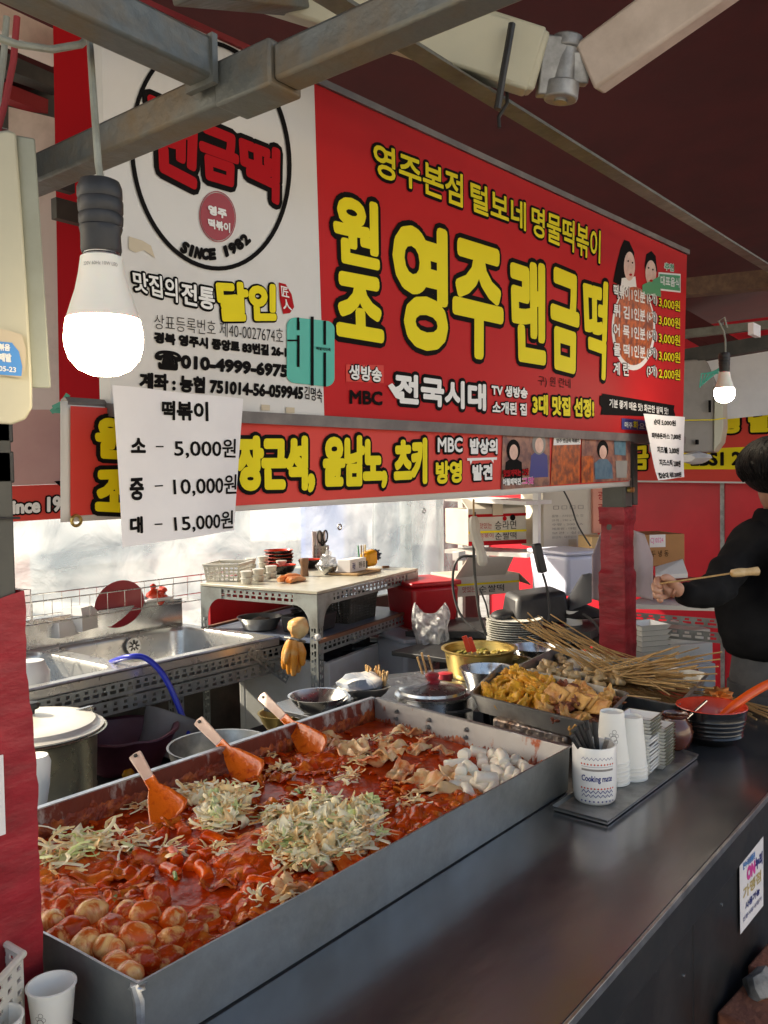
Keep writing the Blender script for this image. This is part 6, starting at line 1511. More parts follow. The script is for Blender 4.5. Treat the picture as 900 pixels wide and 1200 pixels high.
# open flaps of this carton
o_, X_, Y_v, w, h, dep = g
mb = MB(); mb.add([sf(0, 1.0), sf(1, 1.0), sf(1, 1.0)+Z*.05+Y_v*.08, sf(0, 1.0)+Z*.05+Y_v*.08], [(0, 1, 2, 3)]); O('flap', mb, MC, t, solid=.004, smooth=False)
mb = MB(); q = sf(.5, .98, .004); mb.hexa([q+X_*a+Z*b+Y_v*-c for c in (0, .001) for a, b in ((-.03, -.03), (.03, -.03), (.03, .03), (-.03, .03))]); O('tape_strip', mb, M['tape'], t, smooth=False)
t, sf, g = pbox('noodle_carton', 'open cream carton with a raised flap below the noodle carton', 534, 628, 676, 700, 4.2, MC, yaw=-.5, split=.95)
band(t, sf, 0, 1, .55, .65, M['yellow'], .003); text(t, sf, '순쌀떡', [(.35, .5), (.75, .5), (.75, .15), (.35, .15)], K_, 0, h=.003); text(t, sf, '맛있는', [(.1, .5), (.3, .5), (.3, .2), (.1, .2)], M['redprint'], 0, h=.003)
o_, X_, Y_v, w, h, dep = g
mb = MB(); mb.add([sf(0, 1)-Y_v*.0, sf(.78, 1), sf(.75, 1)+Z*.10-Y_v*.1-X_*.0, sf(.06, 1)+Z*.11-Y_v*.1], [(0, 1, 2, 3)]); O('flap', mb, MC, t, solid=.004, smooth=False)
mb = MB(); mb.add([sf(1, 1), sf(1, 1)+Y_v*dep, sf(1, 1)+Y_v*dep*.9+X_*.08-Z*.05, sf(1, 1)+Y_v*.03+X_*.09-Z*.07], [(0, 1, 2, 3)]); O('flap', mb, MC, t, solid=.004, smooth=False)
t, sf, g = pbox('white_carton', 'tall pale carton with small grey print behind the thin cable', 637, 706, 570, 643, 4.3, M['carton'], yaw=-.65, split=1.05)
for k in range(4): 
    text(t, sf, ['⊕', '⊖', '↑↑', '卍'][k] if k < 0 else '□', [(.18+.15*k, .70), (.28+.15*k, .70), (.28+.15*k, .64), (.18+.15*k, .64)], M['greyback'], 0, h=.002)
for k in range(6):
    text(t, sf, ['품명 : 스테인레스 컵', '규격 : 190 x 90', '수량 : 200 EA', '제조원 : 대한', '보관 : 실온', '원산지 : 대한민국'][k], [(.15, .55-.07*k), (.6 if k % 2 else .72, .55-.07*k), (.6 if k % 2 else .72, .51-.07*k), (.15, .51-.07*k)], M['greyback'], 0, h=.002)
mb = MB(); mb.add([sf(.45, .14, .002), sf(.6, .14, .002), sf(.6, .0, .002), sf(.45, .0, .002)], [(0, 1, 2, 3)]); O('tape_strip', mb, M['tape'], t, smooth=False)
t, sf, g = pbox('pink_carton', 'pinkish carton with red print standing behind the right red post', 695, 720, 566, 625, 4.35, mat('pinkish carton', (.7, .3, .22), .6), yaw=-.65, split=1.3)
for k in range(3): text(t, sf, '광', [(.2, .85-.25*k), (.5, .85-.25*k), (.5, .68-.25*k), (.2, .68-.25*k)], M['redprint'], .001, h=.002)
tub('white_bin', 'bluish white lidded plastic bin under the tall pale carton', 631, 697, 643, 694, 4.1, mat('bluish white plastic', (.6, .63, .78), .35), 'bin')
mb = MB(); mb.tube(smooth([Pd(658, 570, 4.05), Pd(669, 592, 4.05), Pd(677, 615, 4.05), Pd(692, 640, 4.05)], 5), .004, 6); O('cable', mb, M['dark'], label='thin dark cable hanging in front of the tall pale carton', cat='cable')
t, sf, g = pbox('yellow_carton', 'open yellow brown carton behind the right red post', 694, 760, 628, 690, 4.0, M['kraft'], yaw=-.8, split=1.0, dep=.2)
t, sf, g = pbox('brown_carton', 'tilted orange brown carton with a white label right of the red post', 752, 800, 626, 664, 4.2, M['cartonbrown'], yaw=-.75, split=1.15)
band(t, sf, .18, .55, .6, 1.0, M['paper']); text(t, sf, 'CJ 0524', [(.2, .9), (.5, .9), (.5, .7), (.2, .7)], M['pinkprint'], 0, h=.003); text(t, sf, '두 냉 동', [(.22, .5), (.62, .5), (.62, .3), (.22, .3)], K_, 0, h=.003)
# black box and mesh stool, black table
t = T('black_table', 'black low table behind the plates carrying the black machine', 'table', Pd(620, 740, 3.9))
mb = MB(); a, b = Pd(505, 735, 4.1), Pd(715, 735, 3.6); mb.bar(a, b, .45, .03); O('table_top', mb, M['blackplastic'], t)
for k, (x, dd) in enumerate(((520, 3.95), (700, 3.5))):
    p = Pd(x, 742, dd); mb = MB(); mb.bar((p.x, p.y, .02), (p.x, p.y, p.z), .03, .03, (1, 0, 0)); O('leg', mb, M['dark'], t)
t = T('black_machine', 'black rounded machine on the black table below the white bin', 'machine', Pd(630, 730, 3.7))
mb = MB(); p = Pd(628, 730, 3.7); ry = Matrix.Translation(p) @ Matrix.Rotation(-.65, 4, 'Z'); mb.hexa([Vector(v) for v in [(-.13, -.09, 0), (.13, -.09, 0), (.13, .1, 0), (-.13, .1, 0), (-.11, -.06, .125), (.12, -.06, .14), (.12, .09, .15), (-.11, .09, .135)]]); mb.xf(ry); O('body', mb, M['blackplastic'], t, bevel=.02)
mb = MB(); mb.blob(Pd(590, 722, 3.65), .05, 2, .05, 1, 3, (1.3, 1, .6)); O('front_lobe', mb, M['blackplastic'], t)
t = T('black_screen', 'black tilted screen with a round foot between the white bin and the red post', 'screen', Pd(680, 725, 3.7))
mb = MB(); mb.prism([Pd(*q) for q in ((664, 707, 3.7), (684, 674, 3.72), (694, 672, 3.72), (694, 706, 3.62), (668, 716, 3.65))], (.02, .02, 0)); O('panel', mb, mat('smoky screen', (.09, .1, .11), .3), t, bevel=.003)
mb = MB(); mb.lathe([(0, 0), (.09, 0), (.10, .01), (.08, .03), (.03, .05), (0, .05)], Pd(680, 722, 3.7), 28); O('foot', mb, M['blackplastic'], t)
# cables and adapters
for k, (pts, r, m_, lb) in enumerate([
    ([(556, 652, 3.9), (540, 653, 3.9), (532, 665, 3.9), (531, 690, 3.9), (537, 715, 3.85), (548, 730, 3.8), (560, 738, 3.7), (570, 742, 3.6)], .006, 'blackplastic', 'black cable looping down left of the open carton'),
    ([(556, 600, 3.5), (555, 640, 3.5), (557, 680, 3.5), (562, 720, 3.5), (570, 745, 3.5)], .006, 'dark', 'dark cable running down from the taped adapter'),
    ([(636, 672, 3.4), (641, 690, 3.4), (644, 715, 3.4), (642, 735, 3.4)], .005, 'blackplastic', 'black cable running down from the black power adapter'),
    ([(684, 720, 3.5), (697, 730, 3.4), (705, 745, 3.3), (706, 755, 3.3)], .006, 'blackplastic', 'black cable hanging beside the red post'),
    ([(562, 690, 3.6), (570, 710, 3.6), (574, 735, 3.6)], .004, 'dark', 'thinnest dark cable behind the stack of plates')]):
    mb = MB(); mb.tube(smooth([Pd(*q) for q in pts], 5), r, 6); O('cable', mb, M[m_], label=lb, cat='cable')
t = T('taped_adapter', 'long pale taped power adapter hanging under the lower banner', 'adapter', Pd(562, 665, 3.3))
mb = MB(); mb.tube(smooth([Pd(555, 605, 3.3), Pd(557, 625, 3.3), Pd(563, 645, 3.3), Pd(566, 663, 3.3)], 4), .02, 8, rs=[.012, .018, .021, .022, .02, .021, .022, .02, .018, .02, .021, .02, .013]); O('wrapped_body', mb, M['offwhite'], t)
mb = MB(); mb.tube([Pd(555, 585, 3.3), Pd(555, 606, 3.3)], .004, 6); O('hanging_cord', mb, M['bamboo'], t)
mb = MB(); a, b = Pd(628, 637, 3.35), Pd(636, 671, 3.35); mb.bar(a, b, .045, .03, (1, -1, 0)); O('power_adapter', mb, M['blackplastic'], label='black rectangular power adapter hanging in front of the rack upright', cat='adapter', bevel=.006)
mb = MB(); p = Pd(538, 652, 4.2); mb.box((p.x-.03, p.y-.02, p.z-.02), (p.x+.03, p.y+.02, p.z+.025)); O('white_socket', mb, M['whiteplastic'], label='small white wall socket left of the open carton', cat='socket', bevel=.004)
# far table right of post with styrofoam
ft = T('far_slotted_table', 'far table with a slotted steel edge behind the person on the right', 'table', Pd(800, 760, 4.1))
a, b = Pd(752, 703, 4.1), Pd(905, 706, 3.75)
mb = MB(); mb.bar(a, b, .5, .02); O('table_top', mb, M['whiteplastic'], ft, smooth=False)
u_ = (b-a); u_.z = 0; n_ = Vector((u_.y, -u_.x, 0)).normalized()
for dz, W in ((-.062, .04), (-.125, .045)):
    mb = MB(); slotstrip(mb, a+n_*.25+Vector((0, 0, dz-(0))), u_, Z, u_.length, W, .003, .05); O('edge_rail', mb, M['galv'], ft, smooth=False)
p = a+n_*.26; mb = MB(); anglebar(mb, (p.x, p.y, .02), (p.x, p.y, p.z-.02), u_.normalized(), -n_, .045); O('leg', mb, M['galv'], ft, smooth=False)
mb = MB(); slotstrip(mb, a+n_*.262+Vector((0, 0, -.2)), u_.normalized()+Z*.55, Z, .22, .04, .003, .05); O('diagonal_brace', mb, M['galv'], ft, smooth=False)
for k, (x0_, x1_, yt, yb, d_, lb) in enumerate([(772, 845, 741, 757, 3.9, 'flat white styrofoam lid on the styrofoam boxes behind the post'), (764, 850, 758, 782, 3.85, 'upper white styrofoam box under the far table'), (760, 855, 783, 830, 3.8, 'lower white styrofoam box under the far table')]):
    pbox('foam_box', lb, x0_, x1_, yt, yb, d_, M['styro'], 'box', yaw=-.62, split=1.0)
mb = MB(); mb.prism([Pd(*q) for q in ((768, 664, 4.1), (800, 655, 4.1), (806, 672, 4.0), (768, 674, 4.0))], (0, 0, -.02)); O('white_tray', mb, M['whiteplastic'], label='white tray on the far table below the brown carton', cat='tray')
mb = MB(); p = Pd(785, 690, 4.05); mb.lathe([(0, 0), (.1, 0), (.13, .07), (.12, .07), (0, .02)], p-Z*.02, 24); O('red_bowl', mb, M['maroonlid'], label='dark red bowl on the far table behind the hand', cat='bowl')
mb = MB(); p = Pd(835, 706, 3.9); mb.box((p.x-.1, p.y-.05, p.z-.01), (p.x+.2, p.y+.1, p.z+.03)); O('pink_board', mb, M['sign_coral'], label='reddish board on the far table beside the jacket', cat='board')
# small dishes stacked behind the post
for k in range(6):
    p = Pd(757, 770-k*6, 3.5); putm(do, 'square_dish', p, (0, 0, -.6), 'olive rimmed square dish, '+nth(k, 6)+', in the stack beside the red post', 'dish', 'dishes behind the red post', 1.3)
mb = MB(); p = Pd(645, 742, 3.0)
# ================================================================ RIGHT POST
t = T('stall_post', 'right stall post wrapped in red tape, under the right end of the lower banner', 'post', (3.05, 1.3, 0))
dP = 3.12
def pq(x, y): return Pd(x, y, dP)
mb = MB(); p = pq(731, 600); cx, cy = p.x+.01, p.y+.03
ang = math.atan2(-.0, 1)
mb.box((cx-.043, cy-.04, .02), (cx+.043, cy+.04, 2.1)); O('post_core', mb, M['post_grey'], t, bevel=.004)
mb = MB(); p = pq(716, 580); mb.box((cx-.056, cy-.055, pq(730, 594).z-.0), (cx+.01, cy-.041, pq(730, 560).z)); O('clamp_plate', mb, M['dark'], t, bevel=.003)
mb = MB(); mb.box((cx+.014, cy-.058, pq(740, 592).z), (cx+.056, cy-.041, 1.72)); O('dark_channel', mb, M['dark'], t, bevel=.003)
for dx in (-.036, -.014):
    mb = MB(); q = Vector((cx+dx, cy-.056, pq(730, 574).z)); mb.cyl(q, q+Vector((0, -.014, 0)), .010, n=6); O('bolt', mb, M['brass'], t)
mb = MB(); N = 70; per = 28; vs = []; fs = []
zt_, zb_ = pq(730, 594).z, pq(730, 800).z-.25
for k in range(N+1):
    z = zb_+(zt_-zb_)*k/N; py_ = 594+(zt_-z)/(zt_-pq(730, 790).z)*196
    ex = .012 if py_ < 612 else (.0 if py_ < 670 else .014)
    for i in range(per):
        a = i/per*4; sd = int(a); f = a-sd; cs = [(-1, -1), (1, -1), (1, 1), (-1, 1), (-1, -1)]
        qx = cs[sd][0]*(1-f)+cs[sd+1][0]*f; qy = cs[sd][1]*(1-f)+cs[sd+1][1]*f
        n_ = noise.noise(Vector((qx*2, qy*2, z*9+qx*.8)))*.005+abs(noise.noise(Vector((qx*1.6, qy*1.6, z*24+qx*2))))*.002+.0022*(((z+qx*.016+qy*.012)/.05) % 1)
        vs.append((cx+qx*(.044+ex*.5+n_*.7), cy+qy*(.044+ex*.35+n_*.7), z))
    if k: fs += [((k-1)*per+i, (k-1)*per+(i+1) % per, k*per+(i+1) % per, k*per+i) for i in range(per)]
fs.append(tuple(range(N*per, (N+1)*per)))
mb.add(vs, fs); O('red_tape_wrap', mb, M['redtape'], t, angle=30)
# apron hanging behind the post
mb = MB()
def apf(u, v):
    xx = 694+(71*u); 
    if v < .35: xx = 694+10*(1-v/.35)*(1-u)+(71-0)*u*(1)-(10*(1-v/.35))*u
    y = 624+78*v+3*math.sin(u*7)
    return Pd(xx, y, 3.4+.02*math.sin(u*14)+.01*math.sin(v*9))
mb.grid(apf, 30, 20); O('hanging_apron', mb, M['apron'], label='pinkish grey cloth hanging behind the right red post', cat='cloth', angle=180, solid=.003)
# ================================================================ COUNTER THINGS
CZ = .8505
# small steel tray under mug and cups
tr = [Pz(649, 944, .862), Pz(712, 961, .862), Pz(817, 884, .862), Pz(768, 868, .862)]
t = T('small_steel_tray', 'narrow dark steel tray under the mug, paper cups and dish stacks', 'tray', (tr[0]+tr[2])/2-Z*.011)
mb = MB(); lo = [Vector((p.x, p.y, CZ+.001)) for p in tr]; mb.hexa([p+Z*.001 for p in lo]+[p+Z*.004 for p in lo]); O('tray_floor', mb, M['steel_dull'], t, smooth=False)
for i in range(4):
    a, b = tr[i], tr[(i+1) % 4]; mb = MB(); dd = (b-a).normalized(); nn = Vector((dd.y, -dd.x, 0))
    mb.hexa([Vector((p.x, p.y, CZ+.0055)) for p in (a, b)]+[Vector((p.x, p.y, CZ+.0055))-nn*.002 for p in (b, a)]+[p+nn*.004 for p in (a, b)]+[p+nn*.002 for p in (b, a)]); O('tray_side', mb, M['pan'], t, smooth=False)
TZ = CZ+.006
# mug
mc = Pz(697, 936, TZ); ms = mpp(mc); mr = 25.5*ms; mh = 66*ms
t = T('white_mug', 'white mug with red and blue zigzag print holding black cutlery', 'mug', (mc.x, mc.y, TZ)); mcx = Vector((mc.x, mc.y, TZ))
mb = MB(); mb.lathe([(0, .002), (mr*.84, 0), (mr*.9, .003), (mr*.95, .008), (mr*.98, mh*.2), (mr, mh*.4), (mr, mh-.003), (mr-.0015, mh), (mr-.005, mh-.001), (mr-.006, mh*.3), (mr-.01, .008), (0, .006)], mcx, 56); O('mug_body', mb, M['ceramic'], t, angle=45)
viewang = math.atan2(CAMPOS.y-mcx.y, CAMPOS.x-mcx.x)
def mugs(a, b, h=0):
    th = viewang+a/mr; r = mr+h; return mcx+Vector((r*math.cos(th), r*math.sin(th), b))
def mquad(x0, x1, z0, z1): return [(x0*mr, z1*mh), (x1*mr, z1*mh), (x1*mr, z0*mh), (x0*mr, z0*mh)]
text(t, mugs, 'Cooking mate', mquad(-.6, .85, .40, .54), M['blueprint'], .0005, h=.0004)
def zig(z, amp, n, x0, x1, w, m, nm):
    mb = MB(); P = []
    for k in range(n+1): P.append((x0+(x1-x0)*k/n, z+(amp if k % 2 else 0)))
    for (a, b), (c, d) in zip(P, P[1:]):
        mb.add([mugs(a*mr, b*mh, .0005), mugs(c*mr, d*mh, .0005), mugs(c*mr, d*mh+w, .0005), mugs(a*mr, b*mh+w, .0005)], [(0, 1, 2, 3)])
    O(nm, mb, M[m], t, smooth=False)
zig(.80, .045, 16, -.6, .9, .0012, 'blueprint', 'zigzag_print'); zig(.22, .05, 14, -.6, .9, .0022, 'blueprint', 'zigzag_print'); zig(.15, .05, 14, -.6, .9, .0018, 'blueprint', 'zigzag_print')
for z, col, n in ((.73, 'redlacquer', 11), (.31, 'redlacquer', 11), (.085, 'blueprint', 9)):
    mb = MB()
    for k in range(n):
        a = (-.6+1.5*k/(n-1))*mr; w = .0022
        mb.add([mugs(a-w, z*mh, .0005), mugs(a, z*mh-w, .0005), mugs(a+w, z*mh, .0005), mugs(a, z*mh+w, .0005)], [(0, 1, 2, 3)])
    O('diamond_print', mb, M[col], t, smooth=False, kind='stuff')
zig(.615, .0, 8, -.6, .9, .0045, 'greyback', 'stripe_print'); zig(.685, 0, 8, -.6, .9, .0006, 'blueprint', 'stripe_print')
ck = MB(); ck.tube([(0, 0, 0), (0, 0, .07), (0, 0, .12), (0, 0, .165)], .006, 8, rs=[.004, .0045, .006, .0065]); ckm = mkmesh('cutlery_handle', ck, M['blackplastic'])
for k, (dx, dy, lx, ly) in enumerate([(-.01, .0, -.34, .12), (-.012, .01, -.25, .18), (.0, .012, -.12, .2), (.006, .01, -.02, .16), (.012, .008, .12, .12), (-.016, -.004, -.42, .06), (.004, .0, .05, .3)]):
    rgt = RW @ Vector((1, 0, 0)); rgt.z = 0; rgt.normalize(); ln = [.42, .5, .3, .22, .1, .56, .36][k]
    d = (Z-rgt*ln+Vector((math.cos(viewang), math.sin(viewang), 0))*(.12*(k % 3)-.1)).normalized()
    putm(ckm, 'cutlery', mcx+rgt*(.028-.012*(ln < .25))+Z*.012+Vector((math.cos(viewang), math.sin(viewang), 0))*(.006*(k % 3)-.006), d.to_track_quat('Z', 'Y').to_euler(), 'black handled spoon standing in the white mug', 'cutlery', 'black cutlery in the mug', .95)
mb = MB(); a = mcx+Z*.05+Vector((0, .0, 0)); side = Vector((-math.sin(viewang), math.cos(viewang), 0)); mb.bar(a, a+side*.028+Z*.085, .010, .002, Vector((math.cos(viewang), math.sin(viewang), 0))); O('steel_tongs', mb, M['steel'], label='bright steel blade leaning among the black spoons in the mug', cat='tongs')
# paper cups
def cupmesh(rt, rb, h, up=True, m='papercup'):
    if up: prof = [(0, .004), (rb-.001, .004), (rb, 0), (rt, h-.003), (rt+.0022, h-.002), (rt+.0022, h), (rt-.0005, h+.0005), (rt-.002, h-.002), (rb-.001, .006), (0, .006)]
    else: prof = [(rt+.002, 0), (rt+.0022, .003), (rt, .004), (rb, h), (rb-.0015, h), (rb-.002, h-.005), (0, h-.005)]
    return mkmesh('paper_cup', MB().lathe(prof, (0, 0, 0), 40), M[m], angle=40)
p = Pz(716, 936, TZ); s = mpp(p); rt = 20*s; hcup = 62*s
cm = cupmesh(rt, rt*.72, hcup, False)
q = Pz(712, 925, TZ); pc_ = Vector((q.x+.055, q.y+.012, TZ))
for k in range(5):
    o = putm(cm, 'paper_cup', pc_+Z*(.0095*k+ (0)), label='upside down white paper cup, '+nth(k, 6)+', in the taller stack behind the mug', cat='paper cup', group='taller stack of upside down paper cups')
topc = pc_+Z*(.0095*4)
def cupsurf(a, b, h=0):
    r = (rt*(1-.28*b/hcup))+h; th = viewang+a/r; return topc+Vector((r*math.cos(th), r*math.sin(th), b))
def squig(surf, parent, cx, cz, sc_, nm='flower_print'):
    mb = MB()
    for (x, z, r) in ((0, 0, .5), (.5, .4, .3), (-.4, .5, .3), (.1, 1.0, .35), (.3, -.5, .35), (-.4, -.4, .25), (0, .5, .18)):
        n = 14; P = [surf((cx+(x+r*math.cos(i*2*math.pi/n)))*sc_, (cz+(z+r*math.sin(i*2*math.pi/n)))*sc_, .0004) for i in range(n)]; Q = [surf((cx+(x+r*.8*math.cos(i*2*math.pi/n)))*sc_, (cz+(z+r*.8*math.sin(i*2*math.pi/n)))*sc_, .0004) for i in range(n)]
        mb.add(P+Q, [(i, (i+1) % n, n+(i+1) % n, n+i) for i in range(n)])
    return O(nm, mb, M['greyback'], parent, smooth=False, kind='stuff')
t = T('paper_cup', 'topmost upside down paper cup with a grey flower print behind the mug', 'paper cup', topc+Z*.0095); topc = topc+Z*.0095
mb = MB(); mb.lathe([(rt+.002, 0), (rt+.0022, .003), (rt, .004), (rt*.72, hcup), (rt*.72-.0015, hcup), (rt*.72-.002, hcup-.005), (0, hcup-.005)], topc, 40); O('cup_wall', mb, M['papercup'], t, angle=40)
squig(cupsurf, t, .2, 4.2, hcup/8); squig(cupsurf, t, -.1, 2.0, hcup/8)
q2 = Vector((pc_.x+.052, pc_.y-.024, TZ))
cm2 = cupmesh(rt*.95, rt*.7, hcup, False)
for k in range(4): putm(cm2, 'paper_cup', q2+Z*(.0095*k), label='upside down white paper cup, '+nth(k, 4)+', in the shorter stack by the dishes', cat='paper cup', group='shorter stack of upside down paper cups')
# dish stacks
dc = Pz(753, 906, TZ); w = 42*mpp(dc)
d1m = sqdish(w*.98, .016, 'ceramic', 'ceramic'); d2m = sqdish(w*1.02, .017, 'ceramic', 'olive')
dcx = Vector((dc.x+.012, dc.y+.012, TZ)); n = 15
for k in range(n):
    me, lab, gr = (d1m, 'white square dish, '+nth(k, 15)+', in the stack behind the cups', 'dishes in the tall stack') if k < 10 else (d2m, 'olive rimmed square dish, '+nth(k, 15)+', in the stack behind the cups', 'dishes in the tall stack')
    putm(me, 'square_dish', dcx+Vector((R(-.001, .001), R(-.001, .001), k*.0082+(.003 if k >= 10 else 0))), (0, 0, .05+R(-.04, .04)), lab, 'dish', gr)
dcx2 = dcx+Vector((.062, -.014, 0))
for k in range(12): putm(d2m, 'square_dish', dcx2+Vector((R(-.001, .001), 0, k*.0078)), (0, 0, .05+R(-.04, .04)), 'olive rimmed square dish, '+nth(k, 12)+', in the stack by the jar', 'dish', 'second stack of olive dishes', .9)
# jar with spoon
jc_ = Pz(797, 880, CZ); s = mpp(jc_); r = 20*s
jx = Vector((jc_.x, jc_.y+.012, CZ+.006)); t = T('brown_jar', 'small brown glazed pottery jar with a spoon beside the dish stacks', 'jar', jx)
mb = MB(); mb.lathe([(0, .002), (r*.62, 0), (r*.7, .004), (r*.95, .025), (r*1.0, .042), (r*.9, .062), (r*.7, .074), (r*.66, .08), (r*.78, .084), (r*.8, .089), (r*.7, .09), (r*.62, .084), (r*.6, .07), (r*.8, .04), (0, .02)], jx, 40); O('jar_body', mb, M['jar'], t, angle=60)
mb = MB(); q = jx+Vector((-math.sin(viewang)*r*-1.0, math.cos(viewang)*r*-1.0, .052)); mb.blob(q, .010, 1, .1, 2, 2, (1, 1, .7)); O('lug', mb, M['jar'], t)
mb = MB(); a = jx+Z*.05; b = Pz(828, 821, .97); mb.tube([a, a*.5+b*.5, b], .0032, 8); O('thin_spoon', mb, M['steel'], label='thin steel spoon standing in the brown jar', cat='spoon')
# black bowl with red inside and orange ladle
bc = Pz(838, 872, CZ); s = mpp(bc); r = 40.5*s
bw = bowl2('large_bowl', r, .095, (bc.x+.02, bc.y+.015, CZ), 'large ridged black bowl with a red inside on the counter at the right', mo='blacklacquer', base=.62, ridges=4)
t = T('orange_ladle', 'bright orange plastic ladle resting in the large black bowl', 'ladle', (bc.x, bc.y, CZ+.02))
Dl = depth(bc)
P = smooth([Pd(826, 853, Dl-.0), Pd(838, 848, Dl), Pd(858, 829, Dl), Pd(880, 813, Dl), Pd(905, 800, Dl), (Pd(930, 797, Dl))], 6)
mb = MB()
for a, b in zip(P, P[1:]): pass
vs = []; fs = []
for k, p_ in enumerate(P):
    d = (P[min(k+1, len(P)-1)]-P[max(k-1, 0)]).normalized(); vw = (CAMPOS-p_).normalized(); sd = d.cross(vw).normalized()
    w = (.0085+.003*math.sin(k/len(P)*3)); 
    for a, h in ((-w, 0), (-w*.6, .004), (w*.6, .004), (w, 0), (w*.6, -.004), (-w*.6, -.004)): vs.append(p_+sd*a+vw*h)
    if k: fs += [((k-1)*6+i, (k-1)*6+(i+1) % 6, k*6+(i+1) % 6, k*6+i) for i in range(6)]
mb.add(vs, fs+[tuple(range(5, -1, -1)), tuple(range(len(vs)-6, len(vs)))]); O('handle', mb, M['orange_plastic'], t, angle=50)
mb = MB(); q = Pd(824, 856, Dl); mb.lathe([(0, -.012), (.018, -.009), (.028, .004), (.026, .004), (.016, -.006), (0, -.009)], q, 24); O('ladle_cup', mb, M['orange_plastic'], t)
mb = MB(); q = Pd(868, 838, Dl); mb.blob(q, .008, 1, .1, 2, 2); O('hook_nub', mb, M['orange_plastic'], t)
# maroon mat, cabbage, white dish, brown jars behind
p = Pz(832, 832, CZ)
mb = MB(); mb.lathe([(0, 0), (.07, 0), (.085, .008), (.083, .008), (0, .004)], (p.x+.03, p.y, CZ), 30); O('dark_red_dish', mb, M['maroonlid'], label='dark red flat dish behind the large black bowl', cat='dish')
mb = MB(); mb.blob((p.x+.06, p.y-.0, CZ+.03), .036, 6, .5, 2.5, 3, (1.3, 1, .6)); O('orange_peel_pile', mb, mat('orange shavings', (.75, .25, .05), .5, 0, (.6, .14, .02), 30), label='orange shredded carrot heap behind the large black bowl', cat='carrot')
w5 = sqdish(.075, .022, 'ceramic', 'ceramic'); p = Pz(829, 820, CZ+.01); putm(w5, 'square_dish', (p.x+.0, p.y, CZ+.012), (0, 0, .4), 'single white square dish behind the large black bowl', 'dish')
for k, (x, y, r_, h_, lb) in enumerate([(800, 812, .028, .075, 'brown pottery jar behind the skewer ends'), (812, 800, .022, .05, 'darker brown pottery cup further back behind the skewers')]):
    p = Pz(x, y, CZ); mb = MB(); mb.lathe([(0, 0), (r_*.7, 0), (r_, h_*.4), (r_*.9, h_*.8), (r_*.7, h_), (r_*.6, h_), (0, h_*.5)], (p.x, p.y, CZ+.001), 26); O('brown_pottery', mb, M['jar'], label=lb, cat='jar')
mb = MB(); p = Pz(780, 848, CZ+.01); mb.box((p.x-.03, p.y-.02, CZ+.001), (p.x+.06, p.y+.05, CZ+.02)); O('small_wood_block', mb, M['kraft'], label='small pale wood block between the dish stack and the red dish', cat='block', bevel=.003)

# ---- pans of fried food and fish cake skewers
def openpan(nm, label, P, zb, h, flare, m, cat='pan', lip=.006):
    """P = four rim corners (x,y)"""
    c = sum((Vector((x, y, 0)) for x, y in P), Vector())/4; t = T(nm, label, cat, (c.x, c.y, zb))
    top = [Vector((x, y, zb+h)) for x, y in P]; bot_ = [Vector((x, y, zb))+(c-Vector((x, y, 0))).normalized()*flare for x, y in P]
    def rnd(Q, r, z, n=5):
        out = []
        for i in range(4):
            p0, p1, p2 = Q[i-1], Q[i], Q[(i+1) % 4]; a = p1+(p0-p1).normalized()*r; b = p1+(p2-p1).normalized()*r
            for k in range(n+1): u = k/n; out.append((a*(1-u)**2+p1*(2*u*(1-u))+b*u*u))
        for q in out: q.z = z
        return out
    def scl(Q, k): return [q+((c-Vector((q.x, q.y, 0))).normalized())*k for q in Q]
    L_ = [rnd(bot_, .02, zb), rnd(top, .025, zb+h), rnd(scl(top, -lip), .03, zb+h+.001), rnd(scl(top, -lip), .03, zb+h-.002), ]
    n = len(L_[0])
    mb = MB(); vs = [p for r_ in (rnd(scl(bot_, .004), .02, zb+.003), rnd(scl(top, .004), .025, zb+h+.002), L_[2], L_[3], rnd(top, .025, zb+h-.002), L_[0]) for p in r_]
    fs = [(k*n+i, k*n+(i+1) % n, (k+1)*n+(i+1) % n, (k+1)*n+i) for k in range(5) for i in range(n)]+[tuple(range(n)), tuple(range(5*n, 6*n))[::-1]]
    mb.add(vs, fs); O('pan_body', mb, m, t, angle=40); return t
fz = .925
FP = [Pz(555, 800, fz+.03), Pz(697, 836, fz+.03), Pz(735, 806, fz+.03), Pz(588, 776, fz+.03)]
fa, fb = Pz(551, 813, .955), Pz(700, 850, .955); fc_, fd = Pz(737, 812, .955), Pz(588, 778, .955)
openpan('fried_food_tray', 'rectangular steel tray heaped with golden fried fritters', [(p.x, p.y) for p in (fa, fb, fc_, fd)], .905, .05, .02, M['steel_dull'], 'tray')
cen_f = (fa+fb+fc_+fd)/4
frm = []
for s_ in range(8):
    mb = MB(); mb.blob((0, 0, 0), .028, s_+30, .33, 1.9, 4, (1.4, .95, .55)); mb.v = [v+v.normalized()*.004*noise.noise(v*110) for v in mb.v]; frm.append(mb)
fr1 = [mkmesh('fritter', b_, M['fried'], angle=180) for b_ in frm[:4]]; fr2 = [mkmesh('fritter', b_, M['fried_pale'], angle=180) for b_ in frm[4:6]]; fr3 = [mkmesh('fritter', b_, M['fried_dark'], angle=180) for b_ in frm[6:]]
rr = random.Random(5)
def fpos(u, v, z): p = fa*(1-u)*(1-v)+fb*u*(1-v)+fc_*u*v+fd*(1-u)*v; return Vector((p.x, p.y, z))
